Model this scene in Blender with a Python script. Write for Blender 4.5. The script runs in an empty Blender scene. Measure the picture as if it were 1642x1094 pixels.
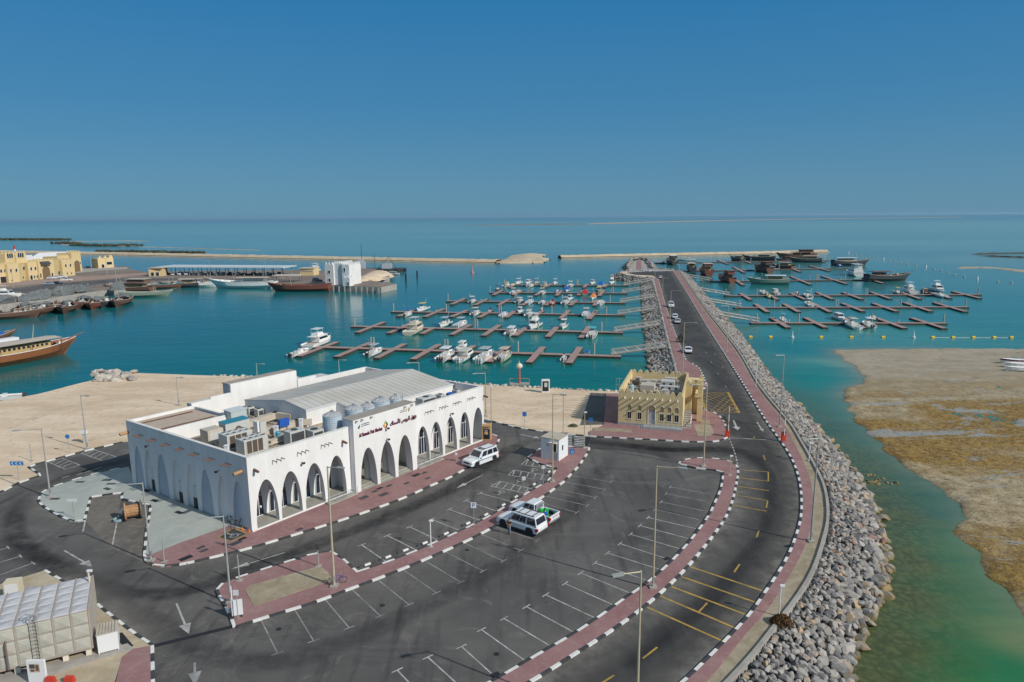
import bpy, bmesh, math, random
import numpy as np
from mathutils import Vector, Matrix, noise, geometry
random.seed(7)
PI = math.pi
R_ = math.radians
sc = bpy.context.scene
col = sc.collection

# ------------------------------------------------------------------ camera
FPX = 1095.0; PITCH = math.atan(199.5 / 1095.0); ROLL = R_(0.40); CH = 32.0
cd = bpy.data.cameras.new('camera'); cam = bpy.data.objects.new('camera', cd); col.objects.link(cam)
cd.sensor_width = 36; cd.lens = FPX / 1642 * 36; cd.clip_start = 0.5; cd.clip_end = 90000
cam.location = (0, 0, CH)
cam.rotation_euler = (Matrix.Rotation(PI / 2 - PITCH, 3, 'X') @ Matrix.Rotation(-ROLL, 3, 'Z')).to_euler()
sc.camera = cam
# ------------------------------------------------------------------ sky, sun, exposure
SUN_EL = R_(34.0); SUN_DIR = Vector((0.857, -0.515, 0)).normalized()
w = bpy.data.worlds.new('World'); sc.world = w; w.use_nodes = True
nt = w.node_tree; bg = nt.nodes['Background']
sky = nt.nodes.new('ShaderNodeTexSky'); sky.sky_type = 'NISHITA'; sky.sun_disc = False
sky.sun_elevation = SUN_EL; sky.sun_rotation = math.atan2(SUN_DIR.x, SUN_DIR.y)
sky.altitude = 0; sky.air_density = 1.0; sky.dust_density = 0.35; sky.ozone_density = 3.5
tint = nt.nodes.new('ShaderNodeMix'); tint.data_type = 'RGBA'; tint.blend_type = 'MULTIPLY'; tint.inputs[0].default_value = 1.0
tint.inputs[7].default_value = (0.46, 0.88, 1.22, 1)      # clear, deep Gulf sky
nt.links.new(sky.outputs[0], tint.inputs[6])
tc = nt.nodes.new('ShaderNodeTexCoord'); sxyz = nt.nodes.new('ShaderNodeSeparateXYZ'); nt.links.new(tc.outputs['Generated'], sxyz.inputs[0])
ramp = nt.nodes.new('ShaderNodeValToRGB'); nt.links.new(sxyz.outputs[2], ramp.inputs[0]); cr = ramp.color_ramp      # hazy blue layers by height above the horizon
for _ in range(4): cr.elements.new(0.5)
for e_, (p_, c_) in zip(cr.elements, [(0.0, (0.125, 0.275, 0.405)), (0.05, (0.105, 0.262, 0.405)), (0.14, (0.060, 0.228, 0.415)), (0.30, (0.022, 0.188, 0.420)), (0.5, (0.17, 0.27, 0.38)), (1.0, (0.34, 0.40, 0.47))]): e_.position = p_; e_.color = (*c_, 1)
sc_ = nt.nodes.new('ShaderNodeMix'); sc_.data_type = 'RGBA'; sc_.blend_type = 'MULTIPLY'; sc_.inputs[0].default_value = 1.0; sc_.clamp_result = False; nt.links.new(ramp.outputs[0], sc_.inputs[6]); sc_.inputs[7].default_value = (15.4, 15.4, 15.4, 1)
mx = nt.nodes.new('ShaderNodeMix'); mx.data_type = 'RGBA'; mx.inputs[0].default_value = 0.85; nt.links.new(tint.outputs[2], mx.inputs[6]); nt.links.new(sc_.outputs[2], mx.inputs[7])
nt.links.new(mx.outputs[2], bg.inputs[0]); bg.inputs[1].default_value = 0.065
sd = bpy.data.lights.new('sun', 'SUN'); sd.energy = 3.65; sd.angle = R_(0.55); sd.color = (1.0, 0.95, 0.87)
so = bpy.data.objects.new('sun', sd); col.objects.link(so)
so.rotation_euler = Vector((SUN_DIR.x * math.cos(SUN_EL), SUN_DIR.y * math.cos(SUN_EL), math.sin(SUN_EL))).to_track_quat('Z', 'Y').to_euler()
sc.view_settings.view_transform = 'Standard'; sc.view_settings.look = 'None'
sc.view_settings.exposure = 0.0; sc.view_settings.gamma = 1.0

# ------------------------------------------------------------------ surveying: sight line of a spot -> ground point
_c, _s = math.cos(ROLL), math.sin(ROLL); _cp, _sp = math.cos(PITCH), math.sin(PITCH)
def ray(x, y):
    u = (x - 821) / FPX; v = (547 - y) / FPX
    u, v = u * _c + v * _s, -u * _s + v * _c
    return Vector((u, _cp + v * _sp, -_sp + v * _cp))
def G(x, y, z=0.0):
    d = ray(x, y); t = (z - CH) / d.z
    return (d.x * t, d.y * t)
def top_of(bx, by, tx, ty, z=0.0):
    X, Y = G(bx, by, z); d = ray(tx, ty); return CH + d.z * Y / d.y
WZ = -2.6
def W(x, y): return G(x, y, WZ)

# ------------------------------------------------------------------ materials
MATS = {}
def mat(name, rgb, rough=0.8, metal=0.0, var=0.12, scale=1.5, world=False, bump=0.0, spec=0.4, col2=None, bscale=None, stretch=None, detail=5):
    if name in MATS: return MATS[name]
    m = bpy.data.materials.new(name); m.use_nodes = True; n = m.node_tree.nodes; l = m.node_tree.links
    b = n['Principled BSDF']; b.inputs['Roughness'].default_value = rough; b.inputs['Metallic'].default_value = metal
    b.inputs['Specular IOR Level'].default_value = spec
    if var > 0:
        if world:
            g = n.new('ShaderNodeNewGeometry'); src = g.outputs['Position']
        else:
            g = n.new('ShaderNodeTexCoord'); src = g.outputs['Object']
        if stretch:
            mp = n.new('ShaderNodeMapping'); mp.inputs['Scale'].default_value = stretch; l.new(src, mp.inputs[0]); src = mp.outputs[0]
        t = n.new('ShaderNodeTexNoise'); t.inputs['Scale'].default_value = scale; t.inputs['Detail'].default_value = detail
        t.inputs['Roughness'].default_value = 0.65
        l.new(src, t.inputs['Vector'])
        r = n.new('ShaderNodeValToRGB'); r.color_ramp.elements[0].position = 0.32; r.color_ramp.elements[1].position = 0.68
        c2 = col2 if col2 else tuple(min(1, c * (1 + var)) for c in rgb)
        c1 = rgb if col2 else tuple(c * (1 - var) for c in rgb)
        r.color_ramp.elements[0].color = (*c1, 1); r.color_ramp.elements[1].color = (*c2, 1)
        l.new(t.outputs['Fac'], r.inputs[0]); l.new(r.outputs[0], b.inputs['Base Color'])
        if bump:
            t2 = n.new('ShaderNodeTexNoise'); t2.inputs['Scale'].default_value = bscale or scale * 4; t2.inputs['Detail'].default_value = 4
            l.new(src, t2.inputs['Vector'])
            bp = n.new('ShaderNodeBump'); bp.inputs['Strength'].default_value = bump; bp.inputs['Distance'].default_value = 0.1
            l.new(t2.outputs['Fac'], bp.inputs['Height']); l.new(bp.outputs[0], b.inputs['Normal'])
    else:
        b.inputs['Base Color'].default_value = (*rgb, 1)
    MATS[name] = m
    return m

def nodes_of(m): return m.node_tree.nodes, m.node_tree.links, m.node_tree.nodes['Principled BSDF']
def mixc(n, l, fac, a, b_, mode='MIX'):
    x = n.new('ShaderNodeMix'); x.data_type = 'RGBA'; x.blend_type = mode
    for k, v in ((0, fac), (6, a), (7, b_)):
        if hasattr(v, 'is_linked') or hasattr(v, 'links'): l.new(v, x.inputs[k])
        elif k == 0: x.inputs[0].default_value = v
        else: x.inputs[k].default_value = (*v, 1)
    return x.outputs[2]
def ntex(n, l, src, scale, detail=5, rough=0.6, stretch=None, lo=0.4, hi=0.6, dist=0):
    if stretch:
        mp = n.new('ShaderNodeMapping'); mp.inputs['Scale'].default_value = stretch[:3]
        if len(stretch) > 3: mp.inputs['Rotation'].default_value = (0, 0, stretch[3])
        l.new(src, mp.inputs[0]); src = mp.outputs[0]
    t = n.new('ShaderNodeTexNoise'); t.inputs['Scale'].default_value = scale; t.inputs['Detail'].default_value = detail
    t.inputs['Roughness'].default_value = rough; t.inputs['Distortion'].default_value = dist; l.new(src, t.inputs['Vector'])
    mr = n.new('ShaderNodeMapRange'); mr.inputs[1].default_value = lo; mr.inputs[2].default_value = hi
    l.new(t.outputs['Fac'], mr.inputs[0]); return mr.outputs[0]

def asphalt(name='asphalt', k=1.0):
    m = bpy.data.materials.new(name); m.use_nodes = True; n, l, b = nodes_of(m)
    g = n.new('ShaderNodeNewGeometry').outputs['Position']
    c = mixc(n, l, ntex(n, l, g, 0.10, 6, 0.6, lo=0.35, hi=0.66), (0.080 * k, 0.075 * k, 0.070 * k), (0.140 * k, 0.130 * k, 0.120 * k))
    c = mixc(n, l, ntex(n, l, g, 0.35, 8, 0.7, lo=0.55, hi=0.78, dist=1.2), c, (0.205 * k, 0.188 * k, 0.170 * k))
    f = ntex(n, l, g, 0.9, 4, 0.5, (1.0, 0.10, 1, R_(-35)), lo=0.52, hi=0.8)
    c = mixc(n, l, f, c, (0.044 * k, 0.042 * k, 0.042 * k))
    rd = n.new('ShaderNodeTexNoise'); rd.inputs['Scale'].default_value = 0.16; rd.inputs['Detail'].default_value = 3; rd.inputs['Distortion'].default_value = 2.5; l.new(g, rd.inputs['Vector'])
    ab = n.new('ShaderNodeMath'); ab.operation = 'SUBTRACT'; ab.inputs[1].default_value = 0.5; l.new(rd.outputs['Fac'], ab.inputs[0]); a2 = n.new('ShaderNodeMath'); a2.operation = 'ABSOLUTE'; l.new(ab.outputs[0], a2.inputs[0])
    mr = n.new('ShaderNodeMapRange'); mr.inputs[1].default_value = 0.0; mr.inputs[2].default_value = 0.018; mr.inputs[3].default_value = 0.28; mr.inputs[4].default_value = 0.0; l.new(a2.outputs[0], mr.inputs[0])
    pm = n.new('ShaderNodeMath'); pm.operation = 'MULTIPLY'; l.new(mr.outputs[0], pm.inputs[0]); l.new(ntex(n, l, g, 0.05, 2, 0.5, lo=0.45, hi=0.6), pm.inputs[1])
    c = mixc(n, l, pm.outputs[0], c, (0.21 * k, 0.20 * k, 0.19 * k))
    c = mixc(n, l, ntex(n, l, g, 0.28, 5, 0.6, (0.12, 1.0, 1, R_(35)), lo=0.55, hi=0.8), c, (0.15 * k, 0.142 * k, 0.135 * k))
    c = mixc(n, l, ntex(n, l, g, 14, 3, 0.6, lo=0.62, hi=0.75), c, (0.16 * k, 0.153 * k, 0.146 * k))
    c = mixc(n, l, ntex(n, l, g, 2.2, 3, 0.6, lo=0.72, hi=0.76), c, (0.028, 0.026, 0.026))
    l.new(c, b.inputs['Base Color']); b.inputs['Roughness'].default_value = 0.82; b.inputs['Specular IOR Level'].default_value = 0.3
    MATS[name] = m; return m
A_ASP = asphalt(); A_ASPN = asphalt('newer_asphalt', 0.54)
def ground_mat(name, c0, c1, c2, s0=0.12, s1=1.2, stretch=None, bump=0.25):
    m = bpy.data.materials.new(name); m.use_nodes = True; n, l, b = nodes_of(m)
    g = n.new('ShaderNodeNewGeometry').outputs['Position']
    c = mixc(n, l, ntex(n, l, g, s0, 6, 0.6, stretch, 0.38, 0.62, 0.6), c0, c1)
    c = mixc(n, l, ntex(n, l, g, s1, 6, 0.7, None, 0.5, 0.75, 0.5), c, c2)
    l.new(c, b.inputs['Base Color']); b.inputs['Roughness'].default_value = 0.95; b.inputs['Specular IOR Level'].default_value = 0.2
    t2 = n.new('ShaderNodeTexNoise'); t2.inputs['Scale'].default_value = 1.5; t2.inputs['Detail'].default_value = 6; l.new(g, t2.inputs['Vector'])
    bp = n.new('ShaderNodeBump'); bp.inputs['Strength'].default_value = bump; bp.inputs['Distance'].default_value = 0.25
    l.new(t2.outputs['Fac'], bp.inputs['Height']); l.new(bp.outputs[0], b.inputs['Normal'])
    MATS[name] = m; return m
A_SAND = ground_mat('sandy_fill', (0.60, 0.46, 0.315), (0.74, 0.595, 0.44), (0.50, 0.38, 0.255), 0.16, 0.9, (0.35, 1.1, 1, 0.25))
A_DIRT = ground_mat('dirt', (0.30, 0.245, 0.165), (0.40, 0.34, 0.25), (0.25, 0.20, 0.13), 0.5, 2.5)
A_QUAY = ground_mat('quay_ground', (0.20, 0.165, 0.14), (0.27, 0.22, 0.185), (0.16, 0.13, 0.11), 0.05, 0.4)
A_PAVE = ground_mat('red_paving', (0.27, 0.145, 0.140), (0.32, 0.185, 0.178), (0.37, 0.245, 0.225), 0.25, 1.6, bump=0.05)
A_CONC = ground_mat('pale_concrete', (0.33, 0.36, 0.33), (0.42, 0.44, 0.40), (0.47, 0.47, 0.43), 0.15, 0.9, (1, 0.5, 1, 0.6), bump=0.04)
A_CONC2 = ground_mat('grey_concrete', (0.33, 0.31, 0.28), (0.42, 0.39, 0.35), (0.26, 0.24, 0.21), 0.4, 2.0, bump=0.08)
A_BAY = ground_mat('worn_asphalt', (0.13, 0.115, 0.10), (0.18, 0.165, 0.145), (0.24, 0.22, 0.2), 0.3, 1.2, (1, 0.3, 1, 0.9), bump=0.03)
A_BERM = ground_mat('breakwater_stone', (0.50, 0.40, 0.28), (0.60, 0.50, 0.36), (0.36, 0.28, 0.18), 0.12, 0.35, bump=0.6)
A_WHITE = mat('white_render', (0.70, 0.685, 0.655), 0.88, scale=0.7, col2=(0.80, 0.79, 0.775), stretch=(1, 1, 0.22))
A_WPAINT = mat('white_road_paint', (0.22, 0.21, 0.20), 0.8, col2=(0.58, 0.57, 0.54), scale=1.3, world=True)
A_FPAINT = mat('faded_road_paint', (0.14, 0.135, 0.13), 0.8, col2=(0.40, 0.39, 0.37), scale=0.9, world=True)
A_YPAINT = mat('yellow_road_paint', (0.26, 0.18, 0.06), 0.75, col2=(0.55, 0.34, 0.06), scale=1.2, world=True)
A_KW = mat('kerb_white', (0.72, 0.71, 0.67), 0.7, var=0.12, scale=2, world=True)
A_KB = mat('kerb_black', (0.055, 0.055, 0.058), 0.7, var=0.3, scale=2, world=True)
A_BLACK = mat('black', (0.02, 0.02, 0.022), 0.6, var=0)
A_DARK = mat('dark_grey', (0.06, 0.062, 0.065), 0.6, var=0.2)
A_GLASS = mat('dark_glass', (0.012, 0.02, 0.038), 0.06, var=0, spec=0.8)
A_STEEL = mat('galvanised_steel', (0.42, 0.43, 0.44), 0.45, 0.5, var=0.1, scale=2)
A_LAMP = mat('lamp_grey', (0.40, 0.40, 0.38), 0.5, 0.2, var=0.06)
A_TANLAMP = mat('lamp_beige', (0.50, 0.43, 0.30), 0.55, 0.1, var=0.06)
A_WOOD = mat('warm_wood', (0.42, 0.24, 0.12), 0.7, var=0.25, scale=3)
A_DWOOD = mat('dark_wood', (0.16, 0.085, 0.06), 0.7, var=0.25, scale=3)
A_GEL = mat('white_gelcoat', (0.78, 0.77, 0.74), 0.25, var=0.04, scale=1)
A_CREAM = mat('cream_gelcoat', (0.62, 0.56, 0.44), 0.35, var=0.08, scale=1)
A_TAN = mat('tan_canvas', (0.47, 0.42, 0.35), 0.85, var=0.12, scale=2)
A_YEL = mat('yellow_render', (0.68, 0.54, 0.29), 0.88, var=0.07, scale=0.7)
A_TRIM = mat('cream_trim', (0.70, 0.64, 0.52), 0.8, var=0.06)
A_RED = mat('red_paint', (0.55, 0.05, 0.03), 0.5, var=0.1)
A_ORANGE = mat('orange_paint', (0.75, 0.20, 0.03), 0.5, var=0.1)
A_BLUE = mat('blue_paint', (0.02, 0.10, 0.42), 0.5, var=0.1)
A_YBUOY = mat('yellow_plastic', (0.78, 0.50, 0.03), 0.4, var=0.1)
A_RUBBER = mat('rubber', (0.018, 0.018, 0.02), 0.75, var=0.2)
A_CHROME = mat('rim_metal', (0.35, 0.35, 0.36), 0.35, 0.6, var=0)
A_DECK = mat('pontoon_decking', (0.36, 0.245, 0.215), 0.85, var=0.16, scale=1.2, world=True)
A_FLOAT = mat('pontoon_float', (0.045, 0.042, 0.04), 0.8, var=0.3, scale=1)
A_PILE = mat('pile_concrete', (0.36, 0.36, 0.31), 0.8, var=0.2, scale=1.5)
A_ALU = mat('aluminium', (0.46, 0.44, 0.40), 0.55, 0.2, var=0.12, scale=1)

# ------------------------------------------------------------------ mesh helpers
class MB:
    def __init__(s): s.v = []; s.f = []; s.m = []
    def add(s, vs, fs, m=0):
        o = len(s.v); s.v += [tuple(v) for v in vs]
        for f in fs: s.f.append(tuple(i + o for i in f)); s.m.append(m)
        return s
    def box(s, x0, x1, y0, y1, z0, z1, m=0, T=None):
        vs = [(x0, y0, z0), (x1, y0, z0), (x1, y1, z0), (x0, y1, z0), (x0, y0, z1), (x1, y0, z1), (x1, y1, z1), (x0, y1, z1)]
        if T: vs = [T(*v) for v in vs]
        return s.add(vs, [(0, 3, 2, 1), (4, 5, 6, 7), (0, 1, 5, 4), (1, 2, 6, 5), (2, 3, 7, 6), (3, 0, 4, 7)], m)
    def rbox(s, cx, cy, L, Wd, z0, z1, a=0, m=0):
        c, n = math.cos(a), math.sin(a)
        return s.box(-L / 2, L / 2, -Wd / 2, Wd / 2, z0, z1, m, T=lambda x, y, z: (cx + x * c - y * n, cy + x * n + y * c, z))
    def frus(s, b, t, z0, z1, m=0):   # b,t = (x0,x1,y0,y1)
        vs = [(b[0], b[2], z0), (b[1], b[2], z0), (b[1], b[3], z0), (b[0], b[3], z0), (t[0], t[2], z1), (t[1], t[2], z1), (t[1], t[3], z1), (t[0], t[3], z1)]
        return s.add(vs, [(0, 3, 2, 1), (4, 5, 6, 7), (0, 1, 5, 4), (1, 2, 6, 5), (2, 3, 7, 6), (3, 0, 4, 7)], m)
    def cyl(s, p0, p1, r0, r1=None, n=8, m=0, caps=True):
        r1 = r0 if r1 is None else r1
        p0 = Vector(p0); p1 = Vector(p1); d = (p1 - p0).normalized()
        a = Vector((0, 0, 1)) if abs(d.z) < 0.9 else Vector((1, 0, 0))
        x = d.cross(a).normalized(); y = d.cross(x)
        vs = []
        for p, r in ((p0, r0), (p1, r1)):
            for i in range(n):
                t = 2 * PI * i / n; vs.append(p + x * (r * math.cos(t)) + y * (r * math.sin(t)))
        fs = [(i, i + n, (i + 1) % n + n, (i + 1) % n) for i in range(n)]
        if caps: fs += [tuple(range(n)), tuple(range(2 * n - 1, n - 1, -1))]
        return s.add(vs, fs, m)
    def tube(s, pts, r, n=6, m=0):
        for a, b in zip(pts[:-1], pts[1:]): s.cyl(a, b, r, r, n, m)
        return s
    def prism(s, pts, z0, z1, m=0, mt=None):
        n = len(pts); a = sum(pts[i][0] * pts[(i + 1) % n][1] - pts[(i + 1) % n][0] * pts[i][1] for i in range(n))
        if a < 0: pts = pts[::-1]
        vs = [(p[0], p[1], z0) for p in pts] + [(p[0], p[1], z1) for p in pts]
        s.add(vs, [(i, (i + 1) % n, (i + 1) % n + n, i + n) for i in range(n)], m)
        tri = geometry.tessellate_polygon([[Vector((p[0], p[1], 0)) for p in pts]])
        fs = []
        for t in tri:
            A, B, C = (Vector(pts[i]) for i in t)
            if (B - A).cross(C - A) < 0: t = (t[0], t[2], t[1])
            fs.append(tuple(t))
        return s.add([(p[0], p[1], z1) for p in pts], fs, m if mt is None else mt)
    def loft(s, rings, m=0, closed=True, cap=True):
        n = len(rings[0]); vs = [p for r in rings for p in r]; fs = []
        for k in range(len(rings) - 1):
            for i in range(n if closed else n - 1):
                j = (i + 1) % n; fs.append((k * n + i, k * n + j, (k + 1) * n + j, (k + 1) * n + i))
        if cap: fs += [tuple(range(n - 1, -1, -1)), tuple(range((len(rings) - 1) * n, len(rings) * n))]
        return s.add(vs, fs, m)
    def sphere(s, c, r, nu=8, nv=5, m=0, sx=1, sy=1, sz=1):
        rings = []
        for j in range(nv + 1):
            t = PI * j / nv; rr = max(math.sin(t), 0.02)
            rings.append([(c[0] + r * sx * rr * math.cos(2 * PI * i / nu), c[1] + r * sy * rr * math.sin(2 * PI * i / nu), c[2] - r * sz * math.cos(t)) for i in range(nu)])
        return s.loft(rings, m)
    def quad(s, a, b, c, d, m=0): return s.add([a, b, c, d], [(0, 1, 2, 3)], m)
    def build(s, name, mats, parent=None, loc=None, smooth=False, bevel=0, fix=False):
        me = bpy.data.meshes.new(name); me.from_pydata(s.v, [], s.f)
        ms = mats if isinstance(mats, (list, tuple)) else [mats]
        for x in ms: me.materials.append(x)
        if len(ms) > 1: me.polygons.foreach_set('material_index', s.m)
        if fix:
            bm = bmesh.new(); bm.from_mesh(me); bmesh.ops.remove_doubles(bm, verts=bm.verts, dist=1e-4)
            bmesh.ops.recalc_face_normals(bm, faces=bm.faces); bm.to_mesh(me); bm.free()
        if smooth: me.polygons.foreach_set('use_smooth', [True] * len(me.polygons))
        me.update()
        o = bpy.data.objects.new(name, me); col.objects.link(o)
        if parent: o.parent = parent
        if loc: o.location = loc
        if bevel:
            b = o.modifiers.new('bevel', 'BEVEL'); b.width = bevel; b.segments = 2; b.limit_method = 'ANGLE'; b.angle_limit = R_(30)
        return o
def tag(o, label=None, cat=None, group=None, kind=None):
    if label: o['label'] = label
    if cat: o['category'] = cat
    if group: o['group'] = group
    if kind: o['kind'] = kind
    return o
def thing(name, loc, rz, label, cat, group=None):
    o = bpy.data.objects.new(name, None); col.objects.link(o); o.location = loc; o.rotation_euler = (0, 0, rz); o.empty_display_size = 0.3
    return tag(o, label, cat, group)
def struct(o): o['kind'] = 'structure'; return o
ORD = ['first', 'second', 'third', 'fourth', 'fifth', 'sixth', 'seventh', 'eighth', 'ninth', 'tenth', 'eleventh', 'twelfth', 'thirteenth', 'fourteenth', 'fifteenth', 'sixteenth', 'seventeenth', 'eighteenth', 'nineteenth', 'twentieth'] + ['%dth' % k for k in range(21, 60)]
ORD[20] = '21st'; ORD[21] = '22nd'; ORD[22] = '23rd'; ORD[30] = '31st'; ORD[31] = '32nd'; ORD[32] = '33rd'
def smoothline(pts, step=1.0):      # Catmull-Rom through points, resampled
    P = [Vector(p) for p in pts]; out = []
    for i in range(len(P) - 1):
        a = P[max(i - 1, 0)]; b = P[i]; c = P[i + 1]; d = P[min(i + 2, len(P) - 1)]
        k = max(1, int((c - b).length / step))
        for j in range(k):
            t = j / k
            out.append(0.5 * ((2 * b) + (c - a) * t + (2 * a - 5 * b + 4 * c - d) * t * t + (3 * b - a - 3 * c + d) * t ** 3))
    out.append(P[-1]); return [tuple(p) for p in out]
def resample(pts, step):
    P = [Vector(p) for p in pts]; out = [P[0]]; acc = 0
    for a, b in zip(P[:-1], P[1:]):
        L = (b - a).length
        if L < 1e-6: continue
        d = step - acc
        while d <= L: out.append(a + (b - a) * (d / L)); d += step
        acc = (acc + L) % step
    if (out[-1] - P[-1]).length > step * 0.3: out.append(P[-1])
    return [tuple(p) for p in out]
def kerb(pts, side=1, width=0.22, z0=-0.005, z1=0.15, block=1.0, start=0):
    """painted kerb: alternating black and white blocks along a ground line"""
    ps = resample(pts, block); mb = MB()
    for k, (a, b) in enumerate(zip(ps[:-1], ps[1:])):
        A = Vector(a); B = Vector(b); d = (B - A)
        if d.length < 0.05: continue
        d.normalize(); nrm = Vector((-d.y, d.x)) * width * side; e = d * 0.012
        q = [A + e - nrm * 0.12, B - e - nrm * 0.12, B - e + nrm, A + e + nrm]
        mb.prism([tuple(p) for p in q], z0, z1, m=(k + start) % 2)
    return struct(mb.build('kerb', [A_KW, A_KB]))
def PX(l, z=0.0): return [G(x, y, z) for x, y in l]
# ================================================================== SETTING
east_kerb = smoothline(PX([(1079, 434), (1100, 467), (1132, 520), (1162, 567), (1190, 612), (1227, 672), (1252, 707), (1270, 735), (1280, 760), (1286, 790), (1286, 830), (1275, 870), (1258, 907), (1228, 953), (1202, 990), (1155, 1040), (1102, 1092), (1050, 1135), (960, 1200)]), 1.5)
east_pave = smoothline(PX([(1086, 434), (1107, 465), (1132, 502), (1176, 560), (1210, 617), (1247, 665), (1260, 685), (1274, 712), (1292, 750), (1302, 785), (1304, 832), (1292, 873), (1275, 910), (1255, 943), (1228, 983), (1195, 1020), (1135, 1094), (1060, 1165), (1010, 1200)]), 1.5)
east_wall = smoothline(PX([(1088, 434), (1109, 465), (1135, 502), (1180, 560), (1214, 617), (1252, 665), (1268, 685), (1284, 712), (1305, 750), (1320, 785), (1325, 830), (1316, 873), (1300, 918), (1275, 960), (1242, 1003), (1205, 1050), (1165, 1094), (1100, 1160), (1060, 1200)]), 1.5)
east_toe = smoothline([W(*p) for p in [(1096, 431), (1109, 447), (1133, 475), (1163, 507), (1193, 542), (1206, 560), (1238, 602), (1286, 652), (1318, 690), (1340, 715), (1366, 745), (1380, 765), (1400, 793), (1413, 823), (1423, 853), (1430, 897), (1432, 937), (1420, 970), (1406, 1007), (1390, 1040), (1382, 1094), (1350, 1160), (1330, 1200)]], 1.5)
west_crest = smoothline(PX([(1086, 604), (1079, 575), (1070, 545), (1062, 510), (1055, 480), (1049, 460), (1044, 447)]), 1.5)
west_pave = smoothline(PX([(1092, 604), (1086, 590), (1075, 550), (1062, 500), (1053, 463), (1049, 446)]), 1.5)
west_toe = smoothline([W(*p) for p in [(1046, 622), (1041, 590), (1036, 550), (1033, 520), (1030, 487), (1029, 460), (1028, 448)]], 1.5)
south_crest = smoothline(PX([(-220, 700), (-100, 668), (0, 643), (60, 632), (130, 614), (195, 600), (216, 598), (300, 601), (420, 605), (560, 610), (700, 611), (760, 616), (850, 621), (940, 626), (1000, 628), (1046, 627)]), 2)
south_toe = smoothline([W(*p) for p in [(-220, 710), (-100, 676), (0, 650), (60, 637), (130, 615), (190, 598), (216, 593), (300, 595), (420, 600), (560, 606), (700, 608), (760, 612), (850, 615), (940, 620), (1000, 621), (1046, 622)]], 2)
bulb = PX([(1044, 446), (1018, 444), (1000, 441), (993, 438), (1000, 435), (1020, 433.5), (1045, 433), (1079, 433)])
# --- main land body, one slab
land_pts = south_crest + west_crest + bulb + east_wall + PX([(300, 1500), (-400, 1300)])
mb = MB(); mb.prism(land_pts, WZ - 1.5, -0.012); struct(mb.build('ground', A_SAND))
# --- asphalt sheet
outer_kerb = PX([(-260, 868), (-100, 826), (0, 790), (33, 773), (66, 763), (55, 757), (43, 749), (138, 723), (198, 709), (778, 673), (828, 686), (872, 693), (904, 696), (945, 700)])
yk = PX([(945, 700), (960, 701), (1015, 704), (1055, 706), (1100, 709), (1140, 709), (1155, 707), (1167, 701), (1165, 692), (1160, 677), (1152, 667), (1143, 662), (1130, 659), (1122, 650), (1119, 635), (1120, 626), (1132, 622), (1132, 617), (1127, 604), (1120, 590), (1108, 583), (1099, 577), (1090, 555), (1082, 535), (1067, 492), (1055, 447)])
asp = outer_kerb + yk + PX([(1046, 442), (1020, 441), (1004, 438), (1020, 435.5), (1050, 434), (1079, 434)]) + east_kerb + PX([(300, 1400), (-300, 1250)])
mb = MB(); mb.prism(asp, -0.6, 0.0); struct(mb.build('road', A_ASP))
def pave(name, pts, m, z=0.13):
    mb = MB(); mb.prism(pts, -0.5, z); return struct(mb.build(name, m))
kerb(outer_kerb[:9], -1, block=1.25)
kerb(outer_kerb[9:], -1, block=1.25)
# east promenade
pave('pavement', east_kerb + east_pave[::-1], A_PAVE)
pave('verge', east_pave + east_wall[::-1], A_DIRT, 0.10)
kerb(east_kerb, -1, block=1.1)
mb = MB()
for a, b in zip(east_wall[:-1], east_wall[1:]):
    A = Vector(a); B = Vector(b); d = (B - A).normalized(); nn = Vector((d.y, -d.x)) * -0.30
    mb.prism([tuple(A), tuple(B + d * 0.01), tuple(B + d * 0.01 + nn), tuple(A + nn)], -0.3, 0.30)
struct(mb.build('retaining_wall', A_CONC2))
# west promenade + surroundings of the yellow building
wp = yk + PX([(1049, 446)]) + west_pave[::-1] + PX([(1092, 640), (991, 632), (972, 632), (968, 683), (945, 693)])
pave('pavement', wp, A_PAVE)
kerb(yk[:21], -1, block=1.1)
kerb(yk[21:], -1, block=1.3)
pave('asphalt_patch', PX([(947, 630), (972, 631), (969, 681), (930, 682)]), A_ASP, 0.015)
pave('planting_bed', PX([(952, 687), (1013, 690), (1013, 695), (952, 692)]), A_DIRT, 0.15)
pave('planting_bed', PX([(1112, 682), (1124, 682), (1124, 675), (1137, 676), (1145, 696), (1141, 700), (1119, 701)]), A_DIRT, 0.15)
pave('causeway_verge', west_crest + west_pave[::-1], A_CONC2, 0.06)
# market island
isl_front = PX([(230, 893), (232, 901), (238, 906), (247, 909), (267, 910), (300, 905), (347, 894), (400, 881), (467, 861), (547, 836), (597, 819), (650, 799), (694, 779), (730, 763), (762, 743), (790, 722), (800, 709), (801, 703), (797, 699), (788, 697), (778, 696)])
isl_dock = PX([(230, 893), (233, 857), (241, 812), (213, 806), (192, 801), (196, 791), (147, 798), (137, 836)])
isl_west = PX([(137, 836), (125, 838), (112, 837), (98, 831), (75, 818), (63, 809), (61, 800), (70, 788), (100, 776), (154, 760), (206, 749)])
OB = Vector(G(404.5, 854.5)); BRp = Vector(G(776, 706)); BLp = Vector(G(213, 776))
isl_back = [tuple(BLp + (BRp - OB).normalized() * 3)]
pave('pavement', isl_front + [tuple(OB + (BLp - OB) * 0.1 + (BRp - OB))] + [tuple(OB + (BLp - OB) * 0.02)] + PX([(367, 845), (290, 872), (245, 890)]), A_PAVE)
pave('concrete_apron', isl_dock[::-1][:-1] + PX([(230, 893), (245, 890), (290, 872), (367, 845)]) + [tuple(OB + (BLp - OB) * 0.02), tuple(OB + (BLp - OB) * 0.98)] + isl_west[::-1], A_CONC)
kerb(smoothline(isl_front, 0.8), 1, block=1.3)
kerb(isl_dock, -1, block=1.1); kerb(smoothline(isl_west, 1), -1, block=1.1)
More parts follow.
